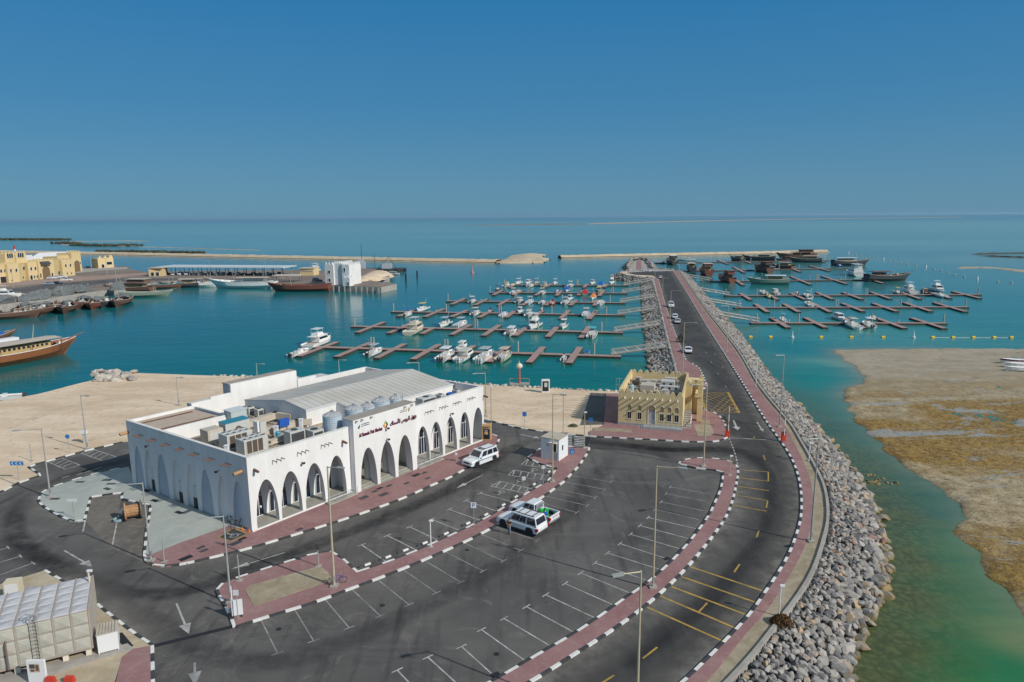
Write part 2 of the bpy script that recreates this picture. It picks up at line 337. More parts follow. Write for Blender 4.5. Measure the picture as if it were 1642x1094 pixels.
pave('loading_bay', PX([(137, 836), (147, 798), (196, 791), (191, 818), (241, 811), (233, 857), (228, 900), (180, 880)]), A_BAY, 0.006)
# centre island + strip
st_top = PX([(572, 920), (624, 903), (667, 886), (707, 868), (740, 853), (774, 836), (802, 820), (825, 806), (847, 792), (880, 773), (894, 752), (868, 745), (847, 735), (868, 720), (880, 716), (932, 719), (944, 719)])
st_low = PX([(944, 719), (941, 727), (927, 748), (903, 773), (880, 790), (857, 805), (825, 825), (792, 845), (750, 867), (710, 885), (664, 905), (614, 925), (547, 950), (527, 958), (493, 970), (460, 980), (420, 992), (378, 1006), (372, 990), (361, 967), (351, 953), (350, 947), (355, 939), (377, 930), (433, 912), (493, 893), (528, 886), (547, 897), (572, 920)])
pave('pavement', st_top + st_low[1:-1], A_PAVE)
kerb(st_low[:18], 1, block=1.3); kerb(st_low[17:], 1, block=1.1); kerb(st_top, 1, block=1.3, z1=0.145)
pave('planting_bed', PX([(393, 948), (400, 942), (513, 910), (526, 920), (534, 933), (407, 975)]), A_DIRT, 0.16)
# curved strip by the road
cv_out = smoothline(PX([(1087, 745), (1090, 741), (1100, 737), (1120, 735), (1145, 736), (1170, 740), (1181, 746), (1185, 757), (1182, 777), (1177, 800), (1165, 831), (1132, 877), (1094, 921), (1044, 967), (987, 1010), (917, 1055), (857, 1093), (780, 1135), (700, 1175)]), 1.0)
cv_in = PX([(1087, 745), (1115, 752), (1159, 757)]) + smoothline(PX([(1159, 757), (1155, 783), (1145, 807), (1133, 831), (1096, 879), (1047, 927), (997, 963), (930, 1010), (857, 1053), (790, 1092), (720, 1128), (650, 1160)]), 1.0)
pave('pavement', cv_out + cv_in[::-1][:-1], A_PAVE)
kerb(cv_out, -1, block=1.0); kerb(cv_in, 1, block=1.25)
newer = east_kerb + cv_out[::-1][:-3] + PX([(1087, 741), (1040, 728), (990, 722), (946, 720), (946, 701)]) + yk[1:] + PX([(1048, 442), (1022, 441), (1008, 438), (1022, 436), (1050, 434.5)])
mb = MB(); mb.prism(newer, -0.2, 0.004); struct(mb.build('road', A_ASPN))
cmp_k = smoothline(PX([(70, 917), (112, 942), (143, 963), (173, 987), (213, 1018), (242, 1037)]), 1)
A_DUST = bpy.data.materials.new('kerbside_dust'); A_DUST.use_nodes = True; n, l, b = nodes_of(A_DUST)
b.inputs['Base Color'].default_value = (0.27, 0.25, 0.222, 1); b.inputs['Roughness'].default_value = 0.95
at_ = n.new('ShaderNodeAttribute'); at_.attribute_name = 'dust'; g_ = n.new('ShaderNodeNewGeometry').outputs['Position']
mu = n.new('ShaderNodeMath'); mu.operation = 'MULTIPLY'; l.new(at_.outputs['Fac'], mu.inputs[0]); l.new(ntex(n, l, g_, 0.5, 5, 0.65, None, 0.25, 0.75), mu.inputs[1]); l.new(mu.outputs[0], b.inputs['Alpha'])
def dust(line_, side, width, k=1.0):
    ps = resample(line_, 1.0); V = []; F = []; C_ = []
    for i, p in enumerate(ps):
        a = Vector(ps[max(i - 1, 0)]); b2 = Vector(ps[min(i + 1, len(ps) - 1)]); d = (b2 - a).normalized(); s2 = Vector((-d.y, d.x)) * side; e_ = min(1, i / 3, (len(ps) - 1 - i) / 3)
        for j, (w_, c_) in enumerate(((0.02, 1.0), (0.35 * width, .62), (width, 0.0))): q = Vector(p) + s2 * w_; V.append((q.x, q.y, 0.008)); C_.append(c_ * k * e_)
    for i in range(len(ps) - 1):
        for j in range(2): F.append((i * 3 + j, i * 3 + j + 1, i * 3 + j + 4, i * 3 + j + 3))
    me = bpy.data.meshes.new('road_dust'); me.from_pydata(V, [], F); at = me.attributes.new('dust', 'FLOAT', 'POINT'); at.data.foreach_set('value', C_); me.materials.append(A_DUST); o = bpy.data.objects.new('road_dust', me); col.objects.link(o); struct(o)
ekc = east_kerb; _o = Vector(G(1180, 900)) 
def inner_side(line_, ref):      # which side of the line the reference spot lies on
    P = np.array(line_); i = int(((P - np.array(ref)) ** 2).sum(1).argmin()); i = min(max(i, 1), len(line_) - 2); a = Vector(line_[i - 1]); b2 = Vector(line_[i + 1]); d = b2 - a; r = Vector(ref) - Vector(line_[i]); return 1 if d.x * r.y - d.y * r.x > 0 else -1
for ln_, ref, w_, k_ in ((east_kerb, G(1200, 860), 3.0, 1.0), (cv_out, G(1180, 860), 3.2, 1.0), (cv_in[2:], G(1050, 880), 1.6, .7), (smoothline(isl_front, 1), G(640, 830), 1.5, .7), (st_low[:18], G(800, 870), 1.6, .7), (yk[9:], G(1110, 540), 2.2, .8), (yk[:9], G(1050, 720), 2.5, .9), (cmp_k, G(230, 980), 3.0, 1.0), (smoothline(isl_west, 1), G(50, 850), 2.5, .9), (outer_kerb[:9], G(60, 790), 1.6, .8)): dust(ln_, inner_side(ln_, ref), w_, k_)
A_TYREM = A_DUST.copy(); A_TYREM.name = 'tyre_polish'; A_TYREM.node_tree.nodes['Principled BSDF'].inputs['Base Color'].default_value = (0.030, 0.030, 0.032, 1)
def band(pts, width, k, z=0.007):
    ps = resample(smoothline(PX(pts), 1.0), 1.0); V = []; F = []; C_ = []
    for i, p in enumerate(ps):
        a = Vector(ps[max(i - 1, 0)]); b2 = Vector(ps[min(i + 1, len(ps) - 1)]); d = (b2 - a).normalized(); s2 = Vector((-d.y, d.x)); e_ = min(1, i / 6, (len(ps) - 1 - i) / 6)
        for w_, c_ in ((-1, 0), (-.4, 1), (.4, 1), (1, 0)): q = Vector(p) + s2 * w_ * width / 2; V.append((q.x, q.y, z)); C_.append(c_ * k * e_)
    for i in range(len(ps) - 1):
        for j in range(3): F.append((i * 4 + j, i * 4 + j + 1, i * 4 + j + 5, i * 4 + j + 4))
    me = bpy.data.meshes.new('tyre_polish'); me.from_pydata(V, [], F); at = me.attributes.new('dust', 'FLOAT', 'POINT'); at.data.foreach_set('value', C_); me.materials.append(A_TYREM); o = bpy.data.objects.new('tyre_polish', me); col.objects.link(o); struct(o)
for q_, w_, k_ in (([(230, 690 + 42), (120, 762), (60, 790), (25, 825), (30, 865), (90, 905), (180, 945), (290, 950), (400, 912), (520, 868), (640, 822), (740, 775), (810, 725), (860, 704)], 2.6, .8), ([(-60, 850), (20, 880), (110, 925), (200, 975), (270, 1010), (330, 1045), (450, 1060), (600, 1010), (760, 930), (880, 850), (950, 770), (990, 728)], 3.0, .42),
                   ([(975, 712), (1080, 722), (1180, 722), (1220, 745), (1240, 790), (1236, 840), (1205, 890), (1150, 950), (1060, 1020), (960, 1085)], 2.4, .8), ([(1085, 445), (1125, 520), (1170, 600), (1215, 680), (1258, 760), (1264, 830), (1238, 895), (1180, 970), (1110, 1040), (1030, 1100)], 2.2, .8), ([(860, 704), (960, 709), (1080, 722), (1160, 712)], 2.6, .7)): band(q_, w_, k_)
for k_ in range(9):
    x_, y_ = random.uniform(430, 1000), random.uniform(860, 1050); a_ = random.uniform(-.5, .5); band([(x_, y_), (x_ + 40 * math.cos(a_), y_ - 16 + 30 * math.sin(a_)), (x_ + 85 * math.cos(a_ * 1.8), y_ - 25 + 70 * math.sin(a_))], .3, random.uniform(.2, .4), .0075)
for q_ in ([(40, 700), (160, 680), (320, 660), (420, 640)], [(60, 720), (190, 694), (330, 668), (440, 645)], [(0, 690), (120, 650), (300, 628), (520, 622)], [(800, 660), (850, 648), (900, 640), (960, 640)], [(800, 668), (860, 655), (920, 650), (980, 648)], [(820, 680), (880, 664), (940, 668)]):
    for dy in (0, 3): band([(x_, y_ + dy) for x_, y_ in q_], .45, .28, -.006)
# tank compound
pave('compound_ground', PX([(-90, 968), (27, 930), (70, 917)]) + cmp_k + PX([(197, 1055), (150, 1200), (-200, 1300)]), ground_mat('compound_sand', (0.40, 0.32, 0.21), (0.50, 0.42, 0.30), (0.36, 0.33, 0.28), 0.4, 1.5), 0.10)
kerb(cmp_k, 1, block=1.0)
pave('pavement', PX([(213, 1043), (242, 1038), (243, 1094), (240, 1160), (170, 1160), (196, 1056)]), A_PAVE)
kerb(PX([(242, 1038), (243, 1094), (240, 1160)]), 1, block=1.1)
pave('concrete_slab', PX([(-60, 1092), (70, 1068), (140, 1052), (205, 1034), (215, 1043), (150, 1062), (85, 1085), (20, 1130), (-60, 1150)]), A_CONC2, 0.125)

# ------------------------------------------------------------------ painted markings
def line(mb, a, b, wd=0.12, z=0.010, m=0):
    A = Vector(a); B = Vector(b); d = (B - A).normalized(); q = Vector((-d.y, d.x)) * wd / 2
    mb.quad((*(A + q), z), (*(A - q), z), (*(B - q), z), (*(B + q), z), m)
def tline(mb, p, q, T=None, wd=0.12, m=0):
    a = Vector(G(*p)); b = Vector(G(*q)); line(mb, a, b, wd, m=m)
    if T is not None:
        e = a if T == 0 else b; d = (b - a).normalized(); s = Vector((-d.y, d.x)) * 0.45
        line(mb, e - s, e + s, wd, z=0.014, m=m)
white = MB()
for p, q in [((580, 874), (622, 903)), ((621, 859), (669, 883)), ((657, 845), (705, 868)), ((692, 833), (740, 852)), ((720, 817), (774, 836)), ((747, 803), (800, 821)), ((770, 791), (825, 806))]: tline(white, p, q, 0)
fade = MB()
for p, q in [((418, 993), (445, 1048)), ((472, 977), (503, 1028)), ((520, 960), (560, 1007)), ((565, 946), (610, 988)), ((606, 930), (656, 970)), ((647, 914), (700, 951)), ((684, 901), (739, 934)), ((714, 885), (775, 916)), ((745, 871), (807, 900)), ((774, 858), (835, 883)), ((795, 845), (862, 867)), ((875, 796), (942, 811)), ((894, 785), (955, 798)), ((907, 773), (970, 785)), ((917, 763), (980, 773)), ((860, 804), (925, 822))]: tline(fade, p, q, 1, 0.10, m=0)
for k, (p, q) in enumerate([((1075, 781), (1136, 792)), ((1068, 792), (1132, 804)), ((1060, 805), (1127, 819)), ((1050, 817), (1120, 833)), ((1039, 830), (1116, 848)), ((1026, 843), (1104, 864)), ((1011, 857), (1089, 880)), ((994, 872), (1069, 896)), ((974, 887), (1057, 913)), ((954, 903), (1035, 930)), ((931, 919), (1012, 952)), ((906, 936), (985, 971)), ((875, 954), (956, 992)), ((844, 973), (920, 1014)), ((808, 992), (884, 1037)), ((772, 1010), (844, 1061)), ((740, 1037), (790, 1082)), ((686, 1054), (730, 1094)), ((637, 1075), (657, 1096))]): tline(white if k > 3 else fade, p, q, 0, 0.11)
for p, q in [((33, 892), (-20, 908)), ((53, 903), (-10, 926)), ((13, 878), (-20, 888))]: tline(white, p, q, 0)
baym = MB()
for p, q in [((137, 834), (133, 853)), ((190, 826), (180, 875))]: line(baym, G(*p), G(*q), .14, 0.014)
struct(baym.build('road_marking', A_WPAINT))
for p, q in [((75, 740), (105, 753)), ((97, 734), (128, 746)), ((75, 740), (97, 734)), ((105, 753), (128, 746)), ((130, 727), (165, 739)), ((150, 721), (187, 733)), ((130, 727), (150, 721)), ((165, 739), (187, 733))]: tline(white, p, q)
for a, b, c, d in [((75, 740), (97, 734), (105, 753), (128, 746)), ((130, 727), (150, 721), (165, 739), (187, 733))]:
    for t in (0.2, 0.4, 0.6, 0.8):
        f = lambda p, q, t: (p[0] + (q[0] - p[0]) * t, p[1] + (q[1] - p[1]) * t)
        tline(white, f(a, c, t), f(b, d, t - 0.15))
for a, b, c, d in [((787, 780), (802, 772), (847, 792), (857, 785)), ((815, 762), (824, 754), (871, 771), (881, 763)), ((836, 745), (847, 736), (889, 753), (895, 747))]:
    tline(white, a, c); tline(white, b, d); tline(white, a, b)
    for t in (0.12, 0.32, 0.52, 0.72, 0.92):
        f = lambda p, q, t: (p[0] + (q[0] - p[0]) * t, p[1] + (q[1] - p[1]) * t)
        tline(white, f(a, c, t), f(b, d, t - 0.10))
def dashes(mb, pts, on, off, wd=0.15, m=0):
    ps = resample(pts, 0.25); k = 0; n1 = int(on / 0.25); n0 = int(off / 0.25)
    while k + n1 < len(ps): line(mb, ps[k], ps[k + n1], wd, m=m); k += n1 + n0
dashes(white, PX([(1169, 703), (1175, 717), (1180, 732), (1183, 745)]), 0.8, 0.6)
tline(fade, (1168, 702), (1254, 707), wd=0.3)
dashes(fade, PX([(1165, 622), (1140, 580), (1126, 553)]), 2.0, 9.0, 0.12)
dashes(fade, PX([(1160, 590), (1146, 567), (1130, 540)]), 2.0, 12.0, 0.12)
def arrow(mb, p, q, wd=0.16, head=0.45, hl=1.6):
    a = Vector(G(*p)); b = Vector(G(*q)); d = (b - a).normalized(); s = Vector((-d.y, d.x)); c = b - d * hl
    line(mb, a, c, wd)
    mb.add([(*(c + s * head), 0.013), (*(c - s * head), 0.013), (*b, 0.013)], [(0, 1, 2)])
arrow(white, (103, 883), (148, 909)); arrow(white, (283, 968), (303, 1017)); arrow(white, (457, 886), (370, 913), 0.13, 0.35)
arrow(white, (774, 762), (732, 783), 0.13, 0.35); arrow(fade, (312, 1063), (313, 1100)); arrow(white, (1176, 674), (1183, 690), 0.3, 0.6); arrow(white, (1214, 677), (1224, 693), 0.2, 0.3)
arrow(white, (835, 697), (866, 703), 0.2, 0.5, 1.0); tline(white, (123, 762), (163, 749), wd=0.14); tline(white, (99, 767), (112, 763), wd=0.14)
for k in range(7):
    y = 699.5 + k * 2.7
    tline(white, (907, y - 1), (917, y - 0.4), wd=0.38); tline(white, (921, y + 0.3), (938, y + 1.6), wd=0.38)
# wheelchair symbols beside the kiosk and on the dark pad by the market corner
def wheelchair(mb, cx, cy, ang, s, z, m=0):
    c, n = math.cos(ang), math.sin(ang); T = lambda x, y: (cx + (x * c - y * n) * s, cy + (x * n + y * c) * s)
    def seg(p, q, wd): line(mb, T(*p), T(*q), wd * s, z, m)
    pts = [(0.38 * math.cos(t) - 0.05, 0.38 * math.sin(t) - 0.25) for t in [R_(a) for a in range(140, 375, 22)]]
    for a, b in zip(pts[:-1], pts[1:]): seg(a, b, 0.11)
    seg((-0.1, 0.55), (-0.1, 0.0), 0.15); seg((-0.1, 0.0), (0.35, -0.02), 0.13); seg((0.33, 0.02), (0.48, -0.5), 0.13); seg((0.45, -0.5), (0.62, -0.42), 0.12); seg((-0.1, 0.32), (0.25, 0.3), 0.11)
    h = [T(-0.1 + 0.13 * math.cos(t * PI / 4), 0.75 + 0.13 * math.sin(t * PI / 4)) for t in range(8)]
    mb.add([(*p, z) for p in h], [tuple(range(8))], m)
for p in [(803, 790), (832, 772), (856, 754)]: wheelchair(white, *G(*p), R_(148), 0.85, 0.012)
struct(white.build('road_marking', A_WPAINT)); struct(fade.build('road_marking', A_FPAINT))
yel = MB()
for p, q in [((1183, 753), (1232, 757)), ((1183, 766), (1232, 772)), ((1182, 780), (1233, 787)), ((1181, 794), (1231, 803)), ((1175, 810), (1229, 820)), ((1232, 757), (1232, 772)), ((1231, 803), (1229, 814)), ((1224, 730), (1227, 738)), ((1209, 700), (1210, 705)), ((1217, 851), (1213, 862)), ((1186, 905), (1177, 918)), ((1054, 1038), (1031, 1056)), ((1134, 967), (1121, 981)), ((985, 1083), (958, 1100))]: tline(yel, p, q, wd=0.15)
for p, q in [((1107, 909), (1230, 950)), ((1093, 925), (1217, 968)), ((1077, 941), (1202, 988)), ((1059, 956), (1183, 1009)), ((1038, 974), (1163, 1030))]: tline(yel, p, q, wd=0.2)
tline(yel, (1167, 629), (1185, 662), wd=0.45); tline(yel, (1121, 630), (1167, 629), wd=0.12); tline(yel, (1133, 660), (1185, 662), wd=0.15); tline(yel, (1121, 630), (1133, 660), wd=0.4)
for k in range(5):
    t = (k + 0.5) / 5
    tline(yel, (1121 + 12 * t, 630 + 30 * t), (1121 + 46 * min(1, t + 0.55), 630), wd=0.1) if k < 3 else None
    tline(yel, (1121 + 12 * t, 630 + 30 * t), (1133 + 52 * (1 - t) + 2, 661), wd=0.1)
    tline(yel, (1167 + 18 * t, 629 + 33 * t), (1133 + 52 * t, 661), wd=0.1)
    tline(yel, (1167 + 18 * t, 629 + 33 * t), (1121 + 46 * (1 - t) * 0.9, 630), wd=0.1)
struct(yel.build('road_marking', A_YPAINT))
mb = MB(); line(mb, G(243, 1037), G(377, 1004), 0.45, 0.009); line(mb, G(944, 700), G(936, 719), 0.7, 0.009)
struct(mb.build('dark_strip', A_BLACK))  # narrow black strips across the asphalt
# dark access pad with wheelchair symbol
pad = MB(); q = PX([(350, 864), (375, 849), (397, 858), (370, 870)]); pad.add([(*p, 0.136) for p in q], [(0, 1, 2, 3)], 0)
for a, b in zip(q, q[1:] + q[:1]): line(pad, a, b, 0.16, 0.140, 1)
wheelchair(pad, *G(374, 860), R_(55), 1.0, 0.142, 2)
tag(pad.build('access_pad', [A_DARK, A_YPAINT, A_WPAINT]), 'dark square pad with yellow border and white wheelchair symbol', 'ground sign')

# ------------------------------------------------------------------ WATER
def ntex_v(n, l, g):      # position jostled by noise so cells are not regular
    t = n.new('ShaderNodeTexNoise'); t.inputs['Scale'].default_value = 0.7; t.inputs['Detail'].default_value = 3; l.new(g, t.inputs['Vector'])
    x = n.new('ShaderNodeVectorMath'); x.operation = 'SCALE'; x.inputs[3].default_value = 2.2; l.new(t.outputs['Color'], x.inputs[0]); y = n.new('ShaderNodeVectorMath'); y.operation = 'ADD'; l.new(g, y.inputs[0]); l.new(x.outputs[0], y.inputs[1]); return y.outputs[0]
anch = [  # spot, colour (linear), rubble amount
 ((150, 620), (0.000, 0.135, 0.175), 0), ((600, 600), (0.000, 0.150, 0.165), 0), ((900, 600), (0.000, 0.150, 0.155), 0), ((300, 520), (0.002, 0.130, 0.180), 0),
 ((560, 480), (0.006, 0.140, 0.195), 0), ((800, 430), (0.030, 0.165, 0.230), 0), ((100, 430), (0.02, 0.14, 0.23), 0), ((1000, 470), (0.004, 0.150, 0.180), 0),
 ((1280, 560), (0.004, 0.17, 0.20), 0), ((1200, 450), (0.02, 0.16, 0.20), 0), ((1450, 480), (0.02, 0.165, 0.205), 0), ((1600, 510), (0.02, 0.17, 0.20), 0),
 ((1330, 590), (0.02, 0.19, 0.195), 0), ((1355, 585), (0.12, 0.27, 0.24), 0), ((1420, 554), (0.05, 0.22, 0.23), 0), ((1290, 610), (0.004, 0.19, 0.195), 0), ((1320, 640), (0.015, 0.19, 0.18), 0.2),
 ((1355, 700), (0.025, 0.17, 0.155), 0.35), ((1300, 640), (0.03, 0.17, 0.16), 0.5), ((1400, 740), (0.04, 0.15, 0.115), 0.7), ((1440, 780), (0.02, 0.14, 0.12), 0.5), ((1500, 815), (0.008, 0.14, 0.13), 0.2), ((1430, 830), (0.085, 0.135, 0.08), 1),
 ((1490, 860), (0.03, 0.19, 0.125), 0.1), ((1530, 900), (0.018, 0.19, 0.11), 0), ((1450, 900), (0.115, 0.14, 0.068), 1), ((1460, 960), (0.115, 0.14, 0.065), 1), ((1500, 940), (0.03, 0.19, 0.10), 0.2),
 ((1440, 1030), (0.11, 0.13, 0.055), 1), ((1500, 1010), (0.012, 0.18, 0.085), 0.1), ((1530, 1060), (0.008, 0.17, 0.07), 0), ((1600, 1000), (0.13, 0.235, 0.125), 0), ((1560, 980), (0.06, 0.21, 0.115), 0), ((1630, 1020), (0.16, 0.23, 0.13), 0.3), ((1620, 1080), (0.02, 0.18, 0.09), 0), ((1420, 1094), (0.10, 0.12, 0.05), 1), ((1480, 1094), (0.02, 0.16, 0.07), 0.3),
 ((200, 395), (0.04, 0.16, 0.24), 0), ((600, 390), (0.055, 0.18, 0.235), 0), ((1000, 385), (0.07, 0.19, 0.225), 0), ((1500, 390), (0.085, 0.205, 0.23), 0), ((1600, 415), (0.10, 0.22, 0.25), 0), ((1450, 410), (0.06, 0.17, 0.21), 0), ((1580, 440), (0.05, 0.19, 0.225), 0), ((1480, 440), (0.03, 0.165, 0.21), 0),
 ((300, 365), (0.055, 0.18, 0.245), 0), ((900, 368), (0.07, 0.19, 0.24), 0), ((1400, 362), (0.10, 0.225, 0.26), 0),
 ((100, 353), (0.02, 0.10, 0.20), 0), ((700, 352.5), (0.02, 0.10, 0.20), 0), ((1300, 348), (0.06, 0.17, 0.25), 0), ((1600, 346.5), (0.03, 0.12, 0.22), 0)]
AP = []; AC = []; AR = []      # surveyed seabed tones
for (x, y), c, r in anch:
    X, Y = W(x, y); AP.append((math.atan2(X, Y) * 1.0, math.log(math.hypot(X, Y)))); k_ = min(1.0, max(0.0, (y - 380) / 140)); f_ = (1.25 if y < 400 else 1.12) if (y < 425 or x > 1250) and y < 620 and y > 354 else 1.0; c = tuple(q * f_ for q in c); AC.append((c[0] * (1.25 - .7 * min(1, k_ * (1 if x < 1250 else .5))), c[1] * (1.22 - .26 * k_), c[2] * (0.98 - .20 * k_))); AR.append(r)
AP = np.array(AP); AC = np.array(AC); AR = np.array(AR)
angs = list(np.linspace(-46, 46, 231)) + list(np.linspace(52, 308, 40)); rads = np.concatenate([[0.5, 15], np.geomspace(25, 1000, 190), np.geomspace(1060, 45000, 50)])
na = len(angs); AA, RR = np.meshgrid(np.radians(angs), rads)
X = RR * np.sin(AA); Y = RR * np.cos(AA)
q = np.stack([((AA + PI) % (2 * PI) - PI).ravel(), np.log(RR).ravel()], 1)
d2 = ((q[:, None, :] - AP[None]) ** 2 * np.array([1.0, 1.3])).sum(2) + 3e-5
wt = d2 ** -1.7; wt /= wt.sum(1, keepdims=True); CC = wt @ AC; RB = wt @ AR
def near_line(px_, py_, line_):
    out = np.full(px_.shape, 1e9); P = np.array(line_)
    for (ax, ay), (bx, by) in zip(P[:-1], P[1:]):
        vx, vy = bx - ax, by - ay; t_ = np.clip(((px_ - ax) * vx + (py_ - ay) * vy) / (vx * vx + vy * vy + 1e-9), 0, 1); out = np.minimum(out, np.hypot(px_ - ax - t_ * vx, py_ - ay - t_ * vy))
    return out
xv, yv = X.ravel(), Y.ravel(); sel = (yv > 20) & (yv < 260) & (xv > 0) & (xv < 240)      # shelving bed beside the rock toe and the sand edge
dt = near_line(xv[sel], yv[sel], east_toe[::4]); shal = np.exp(-(dt / 5.5) ** 2) * np.clip((150 - yv[sel]) / 60, 0.25, 1)
RB[sel] = np.maximum(RB[sel] * .3, shal); CC[sel] = CC[sel] * (1 - .75 * shal[:, None]) + np.array([0.115, 0.135, 0.062]) * .75 * shal[:, None]
df = near_line(xv[sel], yv[sel], [W(*p) for p in [(1500, 559), (1332, 561), (1345, 573), (1366, 588), (1382, 605), (1383, 614), (1358, 621), (1351, 632), (1352, 645), (1376, 684), (1425, 728), (1470, 767), (1526, 800), (1538, 828), (1556, 878), (1590, 928), (1628, 976), (1720, 1030)]]); sf = np.exp(-df / 2.2) * .65 * np.where(yv[sel] > 125, 1.3, .8)
CC[sel] = CC[sel] * (1 - sf[:, None]) + np.array([0.20, 0.225, 0.15]) * sf[:, None]
nr = len(rads); vs = np.stack([X.ravel(), Y.ravel(), np.full(X.size, WZ)], 1)
i0 = (np.arange(nr - 1)[:, None] * na + np.arange(na)[None]).ravel(); i1 = (np.arange(nr - 1)[:, None] * na + (np.arange(na)[None] + 1) % na).ravel()
fs = np.stack([i0, i0 + na, i1 + na, i1], 1)
me = bpy.data.meshes.new('water'); me.from_pydata(vs.tolist(), [], fs.tolist())
at = me.color_attributes.new('seabed', 'FLOAT_COLOR', 'POINT'); at.data.foreach_set('color', np.concatenate([CC, RB[:, None]], 1).ravel().astype('f'))
me.polygons.foreach_set('use_smooth', [True] * len(me.polygons)); me.update()
wat = bpy.data.objects.new('water', me); col.objects.link(wat); struct(wat)
m = bpy.data.materials.new('sea_water'); m.use_nodes = True; n, l, b = nodes_of(m); me.materials.append(m)
g = n.new('ShaderNodeNewGeometry').outputs['Position']; a = n.new('ShaderNodeAttribute'); a.attribute_name = 'seabed'
c0 = a.outputs['Color']
streak = ntex(n, l, g, 0.0035, 6, 0.6, (0.25, 1.6, 1, 0.05), 0.36, 0.66, 0.4)
c1 = mixc(n, l, streak, mixc(n, l, 1.0, c0, (0.80, 0.86, 0.88), 'MULTIPLY'), mixc(n, l, 1.0, c0, (1.25, 1.12, 1.10), 'MULTIPLY'))
rip = ntex(n, l, g, 0.22, 5, 0.65, (0.22, 1.0, 1, 0.12), 0.3, 0.7)
c1 = mixc(n, l, rip, mixc(n, l, 1.0, c1, (0.80, 0.86, 0.87), 'MULTIPLY'), mixc(n, l, 1.0, c1, (1.25, 1.12, 1.10), 'MULTIPLY'))
rub = n.new('ShaderNodeTexVoronoi'); rub.inputs['Scale'].default_value = 1.5; rub.inputs['Randomness'].default_value = 1.0; l.new(ntex_v(n, l, g), rub.inputs['Vector'])
rm = n.new('ShaderNodeMapRange'); rm.inputs[1].default_value = 0.1; rm.inputs[2].default_value = 0.75; l.new(rub.outputs['Distance'], rm.inputs[0])
rn = ntex(n, l, g, 0.5, 6, 0.7, None, 0.35, 0.65)
mm = n.new('ShaderNodeMath'); mm.operation = 'MULTIPLY'; l.new(rm.outputs[0], mm.inputs[0]); l.new(a.outputs['Alpha'], mm.inputs[1])
m3 = n.new('ShaderNodeMath'); m3.operation = 'MULTIPLY'; l.new(rn, m3.inputs[0]); l.new(a.outputs['Alpha'], m3.inputs[1])
c2 = mixc(n, l, mm.outputs[0], mixc(n, l, m3.outputs[0], c1, (0.13, 0.15, 0.06)), mixc(n, l, 1.0, c1, (0.62, 0.66, 0.66), 'MULTIPLY'))
l.new(c2, b.inputs['Base Color']); b.inputs['Roughness'].default_value = 0.12; b.inputs['IOR'].default_value = 1.33; b.inputs['Specular IOR Level'].default_value = 0.22
t = n.new('ShaderNodeTexNoise'); t.inputs['Scale'].default_value = 0.9; t.inputs['Detail'].default_value = 5; t.inputs['Roughness'].default_value = 0.55
mp = n.new('ShaderNodeMapping'); mp.inputs['Scale'].default_value = (0.45, 1.0, 1); mp.inputs['Rotation'].default_value = (0, 0, 0.2); l.new(g, mp.inputs[0]); l.new(mp.outputs[0], t.inputs['Vector'])
t4 = n.new('ShaderNodeTexNoise'); t4.inputs['Scale'].default_value = 0.22; t4.inputs['Detail'].default_value = 4; l.new(mp.outputs[0], t4.inputs['Vector']); ad_ = n.new('ShaderNodeMath'); ad_.operation = 'MULTIPLY_ADD'; ad_.inputs[1].default_value = 2.6; l.new(t4.outputs['Fac'], ad_.inputs[0]); l.new(t.outputs['Fac'], ad_.inputs[2])
bp = n.new('ShaderNodeBump'); bp.inputs['Strength'].default_value = 0.42; bp.inputs['Distance'].default_value = 0.12; l.new(ad_.outputs[0], bp.inputs['Height']); l.new(bp.outputs[0], b.inputs['Normal'])

# ------------------------------------------------------------------ tidal flat on the right
def sdist(px, py, poly):
    P = np.array(poly); Q = np.roll(P, -1, 0); d = np.full(px.shape, 1e9); ins = np.zeros(px.shape, bool)
    for (ax, ay), (bx, by) in zip(P, Q):
        vx, vy = bx - ax, by - ay; t = np.clip(((px - ax) * vx + (py - ay) * vy) / (vx * vx + vy * vy + 1e-9), 0, 1)
        d = np.minimum(d, np.hypot(px - ax - t * vx, py - ay - t * vy))
        cnd = ((ay > py) != (by > py)) & (px < (bx - ax) * (py - ay) / (by - ay + 1e-12) + ax); ins ^= cnd
    return np.where(ins, d, -d)
def grid_land(name, poly, step, hfun, m):
    P = np.array(poly); x0, y0 = P.min(0) - 3; x1, y1 = P.max(0) + 3
    nx = int((x1 - x0) / step) + 1; ny = int((y1 - y0) / step) + 1
    GX, GY = np.meshgrid(x0 + np.arange(nx) * step, y0 + np.arange(ny) * step); S = sdist(GX, GY, poly)
    idx = -np.ones(S.shape, int); keep = S > -2.5; vs = []
    for j, i in zip(*np.nonzero(keep)):
        idx[j, i] = len(vs); x, y = GX[j, i], GY[j, i]; vs.append((x, y, hfun(x, y, S[j, i])))
    fs = []
    for j, i in zip(*np.nonzero(keep[:-1, :-1] & keep[1:, :-1] & keep[:-1, 1:] & keep[1:, 1:])):
        fs.append((idx[j, i], idx[j, i + 1], idx[j + 1, i + 1], idx[j + 1, i]))
    me = bpy.data.meshes.new(name); me.from_pydata(vs, [], fs); me.materials.append(m)
    me.polygons.foreach_set('use_smooth', [True] * len(me.polygons)); me.update()
    o = bpy.data.objects.new(name, me); col.objects.link(o); return struct(o)
def Nz(x, y, s, k=0): return noise.noise(Vector((x * s, y * s, k * 7.3)))
flat_poly = [W(*p) for p in [(1332, 561), (1345, 573), (1366, 588), (1382, 605), (1383, 614), (1358, 621), (1351, 632), (1352, 645), (1360, 664), (1376, 684), (1398, 703), (1425, 728), (1450, 750), (1470, 767), (1500, 785), (1526, 800), (1538, 828), (1534, 850), (1556, 878), (1568, 905), (1590, 928), (1612, 955), (1628, 976), (1650, 998), (1720, 1030), (2100, 1040), (2500, 700), (2200, 559), (1800, 559), (1500, 559)]]
